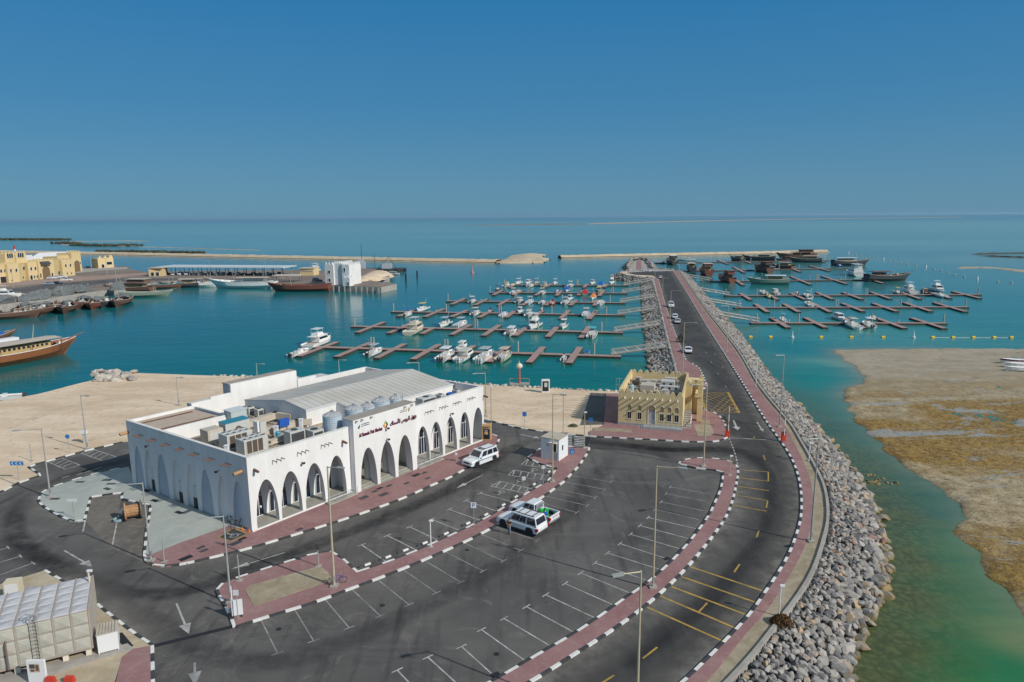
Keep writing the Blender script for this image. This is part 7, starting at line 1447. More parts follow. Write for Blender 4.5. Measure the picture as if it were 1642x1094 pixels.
t2 = thing('white_cabinet', (*G(14, 966, .1), .1), R_(15), 'tall white cabinet behind the panel tank', 'cabinet'); mb = MB(); mb.box(-.1, 1.05, -.4, .5, 0, 1.95); mb.build('casing', MATS['cream_paint'], t2, bevel=.02); mb = MB(); mb.box(0, .95, -.42, -.4, .1, 1.8); mb.build('door', A_SW, t2)
t2 = thing('valve_box', (*G(40, 949, .1), .1), R_(12), 'flat grey valve cover set in the compound behind the tank', 'valve cover'); mb = MB(); mb.box(-.6, .5, -.3, .3, 0, .06); mb.build('lid', A_DARK, t2); mb = MB(); mb.cyl((0, 0, 0), (0, 0, .02), 1.0, n=18); mb.build('slab', A_CONC2, t2)
t2 = thing('notice_board', (*G(62, 1094, .12), .12), R_(2), 'white notice board with pictures in front of the panel tank', 'notice board'); mb = MB(); mb.box(-.62, .62, -.08, .08, .0, 1.75); b2_ = mb.build('board', A_SW, t2, bevel=.02); mb = MB(); mb.box(-.42, .28, -.10, -.085, .85, 1.5, 0); mb.box(-.40, -.05, -.11, -.10, 1.15, 1.45, 1); mb.box(.0, .22, -.11, -.10, .95, 1.40, 2); mb.box(-.36, -.1, -.11, -.10, .9, 1.08, 2); mb.build('picture', [A_TAN, A_DARK, A_DWOOD], b2_)
for p, l_ in (((82, 1095), 'left red barrier block at the bottom edge by the tank'), ((113, 1094), 'right red barrier block at the bottom edge by the tank')): mb = MB(); X, Y = G(*p, .12); mb.frus((X - .35, X + .3, Y - .2, Y + .2), (X - .3, X + .25, Y - .1, Y + .1), .12, .6); tag(mb.build('barrier_block', A_RED), l_, 'barrier', 'red barrier blocks by the tank')
mb = MB(); a = Vector(G(182, 1018, .1)); b_ = Vector(G(200, 1040, .1)); mb.prism([tuple(a), tuple(b_), tuple(b_ + Vector((.5, .3))), tuple(a + Vector((.5, .3)))], .1, .115); tag(mb.build('open_trench', A_BLACK), 'narrow dark trench by the pump enclosure', 'trench')
# ================================================================== PONTOONS
ZD = WZ + 0.55
def PT(x, y): return Vector(G(x, y, ZD))
def pontoon(side, k, a, b_, fingers, piles, wd=2.2, fw=1.7):
    A_ = PT(*a); B_ = PT(*b_); o = A_ if side == 'left' else A_
    t = thing('floating_pontoon', (o.x, o.y, 0), 0, 'floating pontoon with finger jetties %s of the causeway, %s from the camera' % (side, ORD[k] if k else 'nearest'), 'pontoon', 'floating pontoons %s of the causeway' % side)
    def deck(name, p, q, w_, lift=0.0):
        d = (q - p).normalized(); s = Vector((-d.y, d.x)) * w_ / 2; r = [p - s - o, q - s - o, q + s - o, p + s - o]; mb = MB()
        mb.prism([tuple(v) for v in r], ZD - .28 + lift, ZD + lift, 1, 0); mb.prism([tuple(v * 1.0) for v in r], WZ - .25, ZD - .28 + lift, 1, 1); return mb.build(name, [A_DECK, A_FLOAT], t)
    deck('walkway', A_, B_, wd)
    for (p, q) in fingers: deck('finger', PT(*p), PT(*q), fw, .012)
    d = (B_ - A_).normalized()
    for j, x in enumerate(piles):
        dbl = isinstance(x, tuple); x = x[0] if dbl else x; tt = (x - a[0]) / (b_[0] - a[0]); p = A_ + (B_ - A_) * tt - o
        # perspective-true position along the line
        lo, hi = 0.0, 1.0; y_ = a[1] + (b_[1] - a[1]) * tt; p = PT(x, y_) - o; n_ = Vector((-d.y, d.x)) * (wd / 2 + .28)
        for e in ((0, .75) if dbl else (0,)):
            mb = MB(); c_ = p + n_ + d * e; mb.cyl((c_.x, c_.y, WZ - .5), (c_.x, c_.y, WZ + 3.3), .24, n=10); mb.build('pile', A_PILE, t)
    for j in range(3):
        p = A_ + (B_ - A_) * (.2 + .28 * j) - o; mb = MB(); mb.box(p.x - .14, p.x + .14, p.y - .14, p.y + .14, ZD, ZD + 1.0); mb.build('service_pedestal', A_BLUE if j == 1 else A_ALU, t)
    return d
LP = [((505, 556), (996, 571), [((479, 571), (540.5, 548)), ((539, 572), (594, 549)), ((603, 574), (649, 551)), ((662, 576), (704, 552)), ((723, 577), (760, 554)), ((784, 580), (815, 555)), ((848, 581), (871, 556)), ((912, 582), (930, 556.5))], [(592,), (711,), 829, 952]),
 ((564, 523), (999, 533), [((572.5, 533), (616, 516)), ((623, 534), (657.5, 519)), ((676, 535), (696, 525)), ((723.6, 536.5), (754, 520.5)), ((775, 538), (801, 521)), ((826, 538), (843.5, 525)), ((878, 540), (893, 524)), ((931.5, 541.5), (945, 523))], [566, (760,), 862, 964]),
 ((628, 499.5), (1002.5, 505), [((638, 507), (663, 497)), ((681, 508), (711.5, 495)), ((723, 508), (750, 497)), ((768, 509), (789, 497.5)), ((811, 509), (826, 498)), ((855, 509), (870, 498)), ((899, 511), (912, 497.5)), ((944, 511.5), (956, 498))], [629, 714, (799,), 884, 972]),
 ((716, 482.5), (1003, 485.5), [((724, 488), (746, 478)), ((761, 489), (781, 479.5)), ((799.5, 489), (816, 479.5)), ((836.5, 489.5), (850, 482)), ((875, 489.5), (887.5, 481)), ((914, 489.5), (924.5, 481)), ((953, 490), (959, 481))], [717, 752, (825,), 901, 978]),
 ((784.5, 469), (1006, 470), [((791, 473), (805, 465)), ((823, 473), (838, 465.5)), ((858.5, 473.5), (870, 465.5)), ((892, 474), (900, 466)), ((927, 473.5), (935, 466)), ((960.5, 474.5), (968.5, 465))], [785, 846, 983]),
 ((807, 457), (1008, 457.5), [((816, 461), (827, 455)), ((873.5, 460.5), (885, 455)), ((906, 461), (916.5, 455)), ((936, 461), (942, 455)), ((968.5, 460.5), (974, 455))], [808, (925,), 987])]
RPN = [((1203.5, 517.5), (1517, 518), [((1237, 509), (1264, 525)), ((1291, 509), (1324, 525)), ((1352, 509), (1386, 526)), ((1405, 509.5), (1451, 526)), ((1462, 509.5), (1515, 526.5))], [1215, 1283, 1401, 1517]),
 ((1177, 493), (1552, 492), [((1211, 487), (1231, 500)), ((1257, 487), (1281, 500)), ((1303, 486), (1331, 500)), ((1351, 486), (1384.5, 499)), ((1400, 486), (1438, 499)), ((1450, 485), (1493, 499)), ((1498.5, 485), (1549, 499.5))], [1187, 1243, (1342,), 1447, 1552]),
 ((1162, 474), (1572, 472), [((1187, 470), (1203.5, 480.5)), ((1230, 471), (1247, 480)), ((1268, 469.5), (1291, 480)), ((1310, 468.5), (1335, 479.5)), ((1351.5, 468.5), (1382, 479.5)), ((1396.5, 468), (1428, 479)), ((1445, 468.5), (1475.5, 479)), ((1491, 469), (1524, 478)), ((1528, 467), (1571.5, 478))], [1165, 1215, 1302, (1390,), 1483, 1572]),
 ((1135, 451), (1415, 448), [((1175, 446), (1192, 457)), ((1268, 443), (1300, 456)), ((1318, 442.5), (1357.5, 455)), ((1384.5, 445), (1416, 454))], [1157, 1191, (1258,), 1300, (1311,), 1357, 1415]),
 ((1092, 434.5), (1383, 429.5), [((1176, 428), (1193.5, 437)), ((1263, 428), (1283, 435.5)), ((1298, 426), (1330, 434.5))], [1192, 1251, 1283, 1330, 1383]),
 ((1050, 421.5), (1329, 417.5), [((1151, 417), (1167, 423)), ((1190, 417), (1205, 422.5)), ((1301, 415.5), (1322, 420.5))], [1120, 1145, 1167, 1205, 1322, 1329])]
LD = []; RD = []
for k, (a, b_, f, p) in enumerate(LP): pontoon('left', k, a, b_, f, p); LD.append((PT(*f[len(f) // 2][1]) - PT(*f[len(f) // 2][0])).normalized())
for k, (a, b_, f, p) in enumerate(RPN): pontoon('right', k, a, b_, f, p); RD.append((PT(*f[len(f) // 2][0]) - PT(*f[len(f) // 2][1])).normalized())
def gangway(lowpx, highpx, label, hz_=.12, low=None):
    a = Vector((*G(*lowpx, ZD + .1), ZD + .12)); b_ = Vector((*G(*highpx, hz_), hz_)); d = (b_ - a); L = d.length; d.normalize(); s = Vector((-d.y, d.x, 0)).normalized() * .75
    t = thing('gangway', tuple(a), 0, label, 'gangway', 'gangways between rock banks and pontoons'); mb = MB(); P_ = lambda u, v, h: Vector((0, 0, 0)) + d * u + s * v + Vector((0, 0, h))
    mb.add([P_(0, -1, 0), P_(L, -1, 0), P_(L, 1, 0), P_(0, 1, 0), P_(0, -1, -.15), P_(L, -1, -.15), P_(L, 1, -.15), P_(0, 1, -.15)], [(0, 1, 2, 3), (4, 7, 6, 5), (0, 4, 5, 1), (1, 5, 6, 2), (2, 6, 7, 3), (3, 7, 4, 0)]); mb.build('walkway', A_ALU, t)
    for sg in (-1, 1):
        mb = MB(); n_ = max(6, int(L / 1.5)); mb.cyl(P_(0, sg, .1), P_(L, sg, .1), .13, n=4); mb.cyl(P_(0, sg, 1.1), P_(L, sg, 1.1), .11, n=4)
        for k in range(n_ + 1): mb.cyl(P_(L * k / n_, sg, 0), P_(L * k / n_, sg, 1.1), .04, n=4)
        for k in range(n_): mb.cyl(P_(L * k / n_, sg, 0 if k % 2 else 1.1), P_(L * (k + 1) / n_, sg, 1.1 if k % 2 else 0), .06, n=4)
        mb.build('truss_side', A_ALU, t)
for k, (a, b_) in enumerate([((980, 568), (1068, 556)), ((985, 531.5), (1058, 520)), ((990, 504), (1052, 495)), ((994, 484.5), (1049, 476)), ((997, 469), (1045, 462)), ((1000, 457), (1043, 450))]): gangway(a, b_, 'aluminium gangway to the %s pontoon left of the causeway' % ('nearest' if k == 0 else ORD[k]))
for k, (a, b_) in enumerate([((1217, 516), (1153, 505)), ((1189, 492), (1134, 483)), ((1170, 473.5), (1120, 465)), ((1142, 450.5), (1102, 443)), (None, None), ((1065, 421), (1044, 418))]):
    if a: gangway(a, b_, 'aluminium gangway to the %s pontoon right of the causeway' % ('nearest' if k == 0 else ORD[k]))
# ================================================================== BOATS
def hull(mb, L, Bm, H_, bow=.55, stern=.96, deep=.35, sheer=.25, m=0, n=9, rake=.10, mt=None):
    rings = []
    for k in range(n):
        t = k / (n - 1); x = -L / 2 + L * t; w_ = Bm / 2 * (stern + (1 - stern) * min(1, t / .35)) * (1 if t < bow else max(.02, (1 - ((t - bow) / (1 - bow)) ** 2.1)))
        zt = H_ * (.86 + sheer * t * t); xk = x - rake * L * t * t * 0.5; kz = -deep * (1 - .9 * max(0, (t - .6) / .4) ** 2)
        rings.append([(x, -w_, zt), (x - (x - xk) * .5, -w_ * .90, zt * .35), (xk, -w_ * .45, kz * .3), (xk, 0, kz), (xk, w_ * .45, kz * .3), (x - (x - xk) * .5, w_ * .90, zt * .35), (x, w_, zt), (x, w_ * .86, zt), (x, w_ * .84, zt - .28), (x, -w_ * .84, zt - .28), (x, -w_ * .86, zt)])
    mb.loft(rings, m); return rings
def outboard(t, x, y, z, m, s=1.0):
    mb = MB(); mb.frus((x - .38 * s, x + .12 * s, y - .19 * s, y + .19 * s), (x - .42 * s, x + .02 * s, y - .15 * s, y + .15 * s), z, z + .62 * s); mb.frus((x - .30 * s, x - .02, y - .07, y + .07), (x - .3 * s, x, y - .09, y + .09), z - .75, z); mb.build('outboard_motor', m, t, bevel=.03)
A_BOATS = {'white': A_GEL, 'cream': A_CREAM, 'grey': mat('boat_grey', (.42, .44, .46), .4, var=.05), 'red': mat('boat_red', (.55, .03, .03), .35, var=.05), 'blue': mat('boat_blue', (.02, .12, .42), .35, var=.05), 'green': mat('boat_green', (.25, .31, .24), .5, var=.08), 'dark': A_DARK, 'yellow': mat('boat_yellow', (.62, .45, .08), .5, var=.08), 'orange': mat('boat_orange', (.72, .25, .07), .5, var=.08), 'teal': mat('boat_teal', (.10, .42, .45), .5, var=.08), 'tan': A_TAN, 'brown': A_DWOOD, 'red wood': mat('red_wood', (.22, .075, .05), .65, var=.15)}
def boat(kind, pos, ang, L, label, hullc='white', top='white', motors=2, mc='dark', deckc='tan', group='boats moored at the pontoons', z=WZ, name='motorboat', cat='boat'):
    t = thing(name, (pos[0], pos[1], z), ang, label, cat, group); Bm = L * .31; H_ = max(.75, L * .115); HM = A_BOATS[hullc]; TM = A_BOATS[top]
    mb = MB(); hull(mb, L, Bm, H_); mb.build('hull', HM, t)
    mb = MB(); hull(mb, L * .86, Bm * .80, .02, deep=0.0, sheer=2.0); mb = MB(); dz = H_ * .86 - .24; mb.frus((-L * .43, L * .12, -Bm * .38, Bm * .38), (-L * .42, L * .12, -Bm * .38, Bm * .38), dz, dz + .03); mb.build('cockpit_floor', A_BOATS[deckc], t)
    if motors and kind != 'yacht':
        for j in range(motors): outboard(t, -L / 2 - .05, (j - (motors - 1) / 2) * .62, H_ * .55, A_BOATS[mc] if mc != 'white' else A_GEL, 1.0 + .012 * L)
    if kind in ('cc', 'open'):
        mb = MB(); mb.frus((-L * .05, L * .12, -Bm * .18, Bm * .18), (-L * .03, L * .08, -Bm * .15, Bm * .15), dz, dz + 1.0); mb.build('console', HM if hullc != 'dark' else A_GEL, t)
        mb = MB(); mb.box(-L * .20, -L * .12, -Bm * .25, Bm * .25, dz, dz + .65); mb.build('seat', A_BOATS['tan' if deckc == 'white' else 'white'], t); mb = MB(); mb.box(L * .16, L * .30, -Bm * .22, Bm * .22, dz, H_ * .98); mb.build('bow_cushion', A_BOATS[deckc] if deckc != 'white' else A_TAN, t)
        mb = MB(); mb.add([(L * .08, -Bm * .15, dz + 1.0), (L * .08, Bm * .15, dz + 1.0), (L * .04, Bm * .14, dz + 1.4), (L * .04, -Bm * .14, dz + 1.4)], [(0, 1, 2, 3)]); mb.build('windscreen', A_GLASS, t)
    if kind == 'cc':
        mb = MB(); mb.frus((-L * .22, L * .13, -Bm * .34, Bm * .34), (-L * .20, L * .11, -Bm * .31, Bm * .31), dz + 2.05, dz + 2.15); mb.build('hardtop', TM, t)
        mb = MB(); [mb.cyl((x, y * Bm * .24, dz), (x * 1.05, y * Bm * .28, dz + 2.05), .035, n=5) for x in (-L * .12, L * .07) for y in (-1, 1)]; mb.build('top_frame', A_STEEL, t)
        mb = MB(); mb.cyl((-L * .1, Bm * .25, dz + 2.1), (-L * .22, Bm * .32, dz + 3.6), .02, n=4); mb.build('antenna', A_SW, t)
    if kind in ('cabin', 'cruiser'):
        h = 1.25 if kind == 'cabin' else 1.6; x0, x1 = (-L * .12, L * .30) if kind == 'cabin' else (-L * .18, L * .28)
        mb = MB(); mb.frus((x0, x1, -Bm * .36, Bm * .36), (x0 + .1, x1 - L * .10, -Bm * .30, Bm * .30), H_ * .80, H_ * .80 + h); mb.build('cabin', HM if hullc != 'dark' else A_GEL, t, bevel=.06)
        zc = H_ * .8 + h * .45
        for s in (-1, 1): mb = MB(); mb.add([(x0 + .25, s * (Bm * .335 + .03), zc), (x1 - L * .085, s * (Bm * .335 + .03), zc), (x1 - L * .115, s * (Bm * .31 + .03), zc + h * .38), (x0 + .3, s * (Bm * .31 + .03), zc + h * .38)], [(0, 1, 2, 3)]); mb.build('side_window', A_GLASS, t)
        mb = MB(); mb.add([(x1 - L * .045 + .03, -Bm * .30, zc), (x1 - L * .045 + .03, Bm * .30, zc), (x1 - L * .083 + .03, Bm * .28, zc + h * .38), (x1 - L * .083 + .03, -Bm * .28, zc + h * .38)], [(0, 1, 2, 3)]); mb.build('windscreen', A_GLASS, t)
        mb = MB(); mb.box(x0 - L * .14, x1 - L * .06, -Bm * .33, Bm * .33, H_ * .8 + h + .02, H_ * .8 + h + .10); mb.build('roof', TM, t)
        mb = MB(); [mb.cyl((x0 - L * .12, y * Bm * .28, dz), (x0 - L * .12, y * Bm * .30, H_ * .8 + h), .03, n=5) for y in (-1, 1)]; mb.cyl((0, 0, H_ * .8 + h), (-.1, 0, H_ * .8 + h + 1.3), .025, n=4); mb.build('mast', A_STEEL, t)
        if kind == 'cruiser': mb = MB(); mb.frus((x0, x1 - L * .2, -Bm * .26, Bm * .26), (x0 + .1, x1 - L * .24, -Bm * .22, Bm * .22), H_ * .8 + h + .1, H_ * .8 + h + .9); mb.build('flybridge', HM, t, bevel=.05); mb = MB(); mb.box(x0 - .2, x1 - L * .22, -Bm * .28, Bm * .28, H_ * .8 + h + 1.9, H_ * .8 + h + 1.98); [mb.cyl((x, y * Bm * .24, H_ * .8 + h + .5), (x, y * Bm * .24, H_ * .8 + h + 1.9), .03, n=4) for x in (x0, x1 - L * .24) for y in (-1, 1)]; mb.build('bimini_top', TM, t)
        mb = MB(); ps = [(L * .10, -Bm * .40, H_ * 1.35), (L * .34, -Bm * .28, H_ * 1.5), (L * .49, 0, H_ * 1.6), (L * .34, Bm * .28, H_ * 1.5), (L * .10, Bm * .40, H_ * 1.35)]; mb.tube(ps, .025, 4); mb.build('bow_rail', A_STEEL, t)
    if kind == 'yacht':
        for j, (x0, x1, w_, z0_, h) in enumerate(((-L * .38, L * .22, .40, H_ * .85, 1.9), (-L * .34, L * .08, .34, H_ * .85 + 1.95, 1.6))):
            mb = MB(); mb.frus((x0, x1, -Bm * w_, Bm * w_), (x0, x1 - L * .10, -Bm * w_ * .88, Bm * w_ * .88), z0_, z0_ + h); c_ = mb.build('deckhouse', A_GEL, t, bevel=.05)
            for s in (-1, 1): mb = MB(); mb.add([(x0 + .5, s * Bm * w_ * .965 + s * .03, z0_ + h * .4), (x1 - L * .06, s * Bm * w_ * .965 + s * .03, z0_ + h * .4), (x1 - L * .085, s * Bm * w_ * .92 + s * .03, z0_ + h * .78), (x0 + .5, s * Bm * w_ * .92 + s * .03, z0_ + h * .78)], [(0, 1, 2, 3)]); mb.build('window', A_GLASS, c_)
        mb = MB(); mb.box(-L * .40, L * .0, -Bm * .34, Bm * .34, H_ * .85 + 4.6, H_ * .85 + 4.7); [mb.cyl((x, y * Bm * .3, H_ * .85 + 3.5), (x, y * Bm * .3, H_ * .85 + 4.6), .05, n=5) for x in (-L * .38, -L * .02) for y in (-1, 1)]; mb.build('bimini_top', A_GEL, t)
        mb = MB(); mb.cyl((-L * .2, 0, H_ * .85 + 4.7), (-L * .22, 0, H_ * .85 + 6.2), .06, n=5); mb.build('mast', A_STEEL, t)
    if kind == 'jetski': mb = MB(); mb.frus((-L * .3, L * .2, -Bm * .3, Bm * .3), (-L * .2, L * .1, -Bm * .15, Bm * .15), H_ * .8, H_ * 1.5); mb.build('seat', TM, t)
    if kind == 'covered': mb = MB(); mb.frus((-L * .4, L * .3, -Bm * .48, Bm * .48), (-L * .3, L * .15, -Bm * .2, Bm * .2), H_ * .85, H_ * .85 + 1.3); mb.build('cover', TM, t)
    return t
KD = {'cc': 'hardtop motorboat', 'open': 'open motorboat', 'cabin': 'cabin boat', 'cruiser': 'tall cabin cruiser', 'yacht': 'motor yacht', 'covered': 'covered boat', 'jetski': 'jet ski'}
def berth(side, k, lst):
    """boats of one pontoon: (x, y, kind, length, hull, top, motors, motor colour, flip)"""
    D_ = (LD if side == 'left' else RD)[k]; base = math.atan2(D_.y, D_.x); lst = sorted(lst)
    for j, (x, y, kind, L, hc, tc, nm, mc, *fl) in enumerate(lst):
        a = base + (PI if fl and fl[0] else 0) + random.uniform(-.05, .05); extra = '%s topped ' % tc if tc != hc and kind != 'open' else ''
        where = 'nearest' if k == 0 else ORD[k]
        lab = '%s %s%s, %s from left on the %s %s-hand pontoon' % (hc, extra, KD[kind], ORD[j], where, side)
        boat(kind, G(x, y, WZ + .3), a, L, lab, hc, tc, nm, mc, random.choice(['tan', 'white', 'grey', 'tan']), 'boats moored on the %s %s-hand pontoon' % (where, side), name='jet_ski' if kind == 'jetski' else 'motorboat')
berth('left', 0, [(481, 567, 'open', 8.5, 'white', 'white', 2, 'dark'), (512, 551.5, 'cruiser', 13, 'white', 'white', 0, 'dark'), (601, 566, 'cc', 8.5, 'white', 'grey', 2, 'dark'), (716, 572.5, 'cc', 10.5, 'white', 'white', 3, 'dark'), (746, 573, 'cabin', 10.5, 'white', 'cream', 2, 'white'), (741, 557, 'cabin', 7, 'white', 'white', 1, 'white'), (779, 573.5, 'cc', 11, 'white', 'grey', 3, 'white'), (809, 573, 'cc', 9.5, 'cream', 'tan', 2, 'dark'), (904, 576, 'open', 4.5, 'white', 'white', 1, 'dark'), (942, 566, 'jetski', 3.6, 'grey', 'blue', 0, 'dark')])
berth('left', 1, [(666, 531, 'cruiser', 13, 'cream', 'cream', 0, 'dark'), (713, 521, 'cc', 9.5, 'white', 'grey', 1, 'white', 1), (740, 521, 'cc', 9.5, 'white', 'grey', 3, 'white'), (820, 534, 'cabin', 9.5, 'white', 'white', 2, 'dark'), (857, 524, 'cruiser', 10.5, 'white', 'white', 0, 'dark', 1), (904, 524, 'cc', 8, 'white', 'white', 1, 'white', 1), (950, 538, 'cc', 9.5, 'white', 'teal', 2, 'dark')])
berth('left', 2, [(654, 505, 'cc', 8, 'white', 'blue', 2, 'dark'), (677, 497, 'cc', 10.5, 'white', 'yellow', 0, 'dark', 1), (763, 503.5, 'cc', 8.5, 'white', 'cream', 2, 'dark'), (786, 500, 'open', 6, 'brown', 'brown', 0, 'dark'), (808, 505.5, 'open', 8, 'white', 'yellow', 2, 'white'), (834, 499.5, 'cabin', 6.5, 'white', 'white', 1, 'dark', 1), (848, 505, 'cabin', 8.5, 'white', 'cream', 2, 'dark'), (940, 505, 'cc', 9.5, 'white', 'tan', 2, 'white'), (956, 501, 'open', 4.5, 'green', 'green', 1, 'dark'), (869, 498, 'open', 5, 'dark', 'white', 1, 'dark')])
berth('left', 3, [(758, 484, 'cc', 7.5, 'white', 'white', 2, 'dark'), (833, 484, 'cabin', 8, 'white', 'cream', 2, 'dark'), (850, 485, 'cc', 9, 'white', 'grey', 2, 'white'), (870, 486, 'open', 8, 'white', 'teal', 2, 'dark'), (886, 487, 'open', 8, 'red', 'red', 2, 'dark'), (907, 486, 'cc', 9, 'white', 'grey', 2, 'dark'), (914, 479.5, 'cabin', 7, 'white', 'cream', 0, 'dark', 1), (951, 478, 'covered', 7.5, 'white', 'orange', 0, 'dark', 1), (964, 486.5, 'open', 9.5, 'white', 'orange', 1, 'white')])
berth('left', 4, [(798, 465, 'cc', 7, 'dark', 'dark', 1, 'dark', 1), (823, 470, 'cc', 8.5, 'white', 'cream', 1, 'dark'), (831, 468, 'open', 7, 'cream', 'cream', 1, 'dark'), (870, 470.5, 'cc', 9.5, 'white', 'cream', 2, 'dark'), (909, 466, 'covered', 8.5, 'white', 'blue', 0, 'dark', 1), (894, 468, 'open', 6, 'dark', 'dark', 0, 'dark'), (938, 471, 'covered', 9.5, 'green', 'red', 0, 'dark'), (960, 467, 'cabin', 10, 'green', 'yellow', 0, 'dark', 1)])
berth('left', 5, [(812, 458.5, 'cabin', 9, 'white', 'yellow', 1, 'dark'), (822, 458, 'open', 8, 'cream', 'cream', 1, 'dark'), (831, 454.5, 'cc', 9.5, 'white', 'white', 1, 'white', 1), (847, 454.5, 'cabin', 9.5, 'white', 'white', 1, 'dark', 1), (851, 459, 'cc', 9, 'white', 'cream', 2, 'dark'), (860, 454, 'cc', 8, 'tan', 'tan', 1, 'dark', 1), (873, 458, 'cabin', 8.5, 'cream', 'grey', 1, 'dark'), (890, 454.5, 'cc', 8, 'white', 'white', 1, 'dark', 1), (915, 459, 'cc', 9.5, 'white', 'white', 2, 'dark'), (950, 454.5, 'cabin', 8.5, 'white', 'cream', 1, 'dark', 1), (964, 457.5, 'covered', 10, 'white', 'blue', 0, 'dark'), (981, 454, 'cruiser', 9, 'white', 'white', 0, 'dark', 1)])
berth('right', 0, [(1255, 513, 'cc', 6, 'white', 'teal', 1, 'white'), (1345, 511, 'cabin', 9, 'white', 'white', 1, 'dark', 1), (1366, 523, 'cc', 11, 'white', 'tan', 2, 'white'), (1392, 522, 'cc', 9.5, 'white', 'white', 2, 'dark'), (1401, 511, 'open', 6.5, 'white', 'blue', 1, 'dark')])
berth('right', 1, [(1297, 488.5, 'cc', 9, 'white', 'white', 1, 'white')])
berth('right', 2, [(1224, 470, 'open', 9.5, 'white', 'tan', 1, 'dark'), (1234, 476, 'open', 8, 'yellow', 'cream', 1, 'dark'), (1243, 470, 'cabin', 9, 'white', 'white', 1, 'white'), (1278, 470.5, 'open', 5, 'cream', 'cream', 1, 'dark'), (1295, 475.5, 'cc', 9.5, 'white', 'teal', 2, 'dark'), (1438, 469.5, 'cc', 8, 'cream', 'yellow', 1, 'dark'), (1457, 468, 'cruiser', 13, 'white', 'white', 0, 'dark'), (1482, 469, 'cabin', 8, 'brown', 'tan', 1, 'dark'), (1502, 466, 'cruiser', 13, 'white', 'white', 0, 'dark', 1), (1507, 475, 'cc', 10, 'white', 'grey', 2, 'white')])
boat('yacht', G(1369, 441.5, WZ), math.atan2(RD[3].y, RD[3].x), 21, 'large white two-deck motor yacht right of the causeway', group=None, name='motor_yacht', cat='yacht')
boat('cabin', G(1101, 418.5, WZ), R_(170), 14, 'small white cabin boat between two dhows at the causeway end', motors=0, group=None)
boat('cabin', G(1237, 433, WZ), R_(160), 9, 'little white boat with red fender beside the brown dhow', 'white', 'white', 0, group=None)
boat('open', G(1345, 427, WZ), R_(90), 8, 'small dark blue boat left of the black dhow', 'blue', 'blue', 1, group=None)
boat('open', G(1124, 435, WZ), R_(150), 7, 'open boat with orange floats beside the big red-brown dhow', 'orange', 'orange', 0, group=None)
boat('open', G(-6, 643, WZ), R_(200), 9, 'white boat edge at the sandy shore on the far left', group=None)
boat('cruiser', G(6, 476, .8), R_(8), 14, 'white cabin cruiser standing ashore left of the fishing dhows', motors=0, group=None, z=.5)
boat('cabin', G(630, 441, WZ), R_(-5), 9, 'grey launch with white house at the end of the rubble bank', 'grey', 'white', 0, group=None)
boat('yacht', G(508, 437, WZ), R_(95), 15, 'grey and white vessel behind the small tan hut on the quay', group=None, name='work_vessel', cat='vessel')
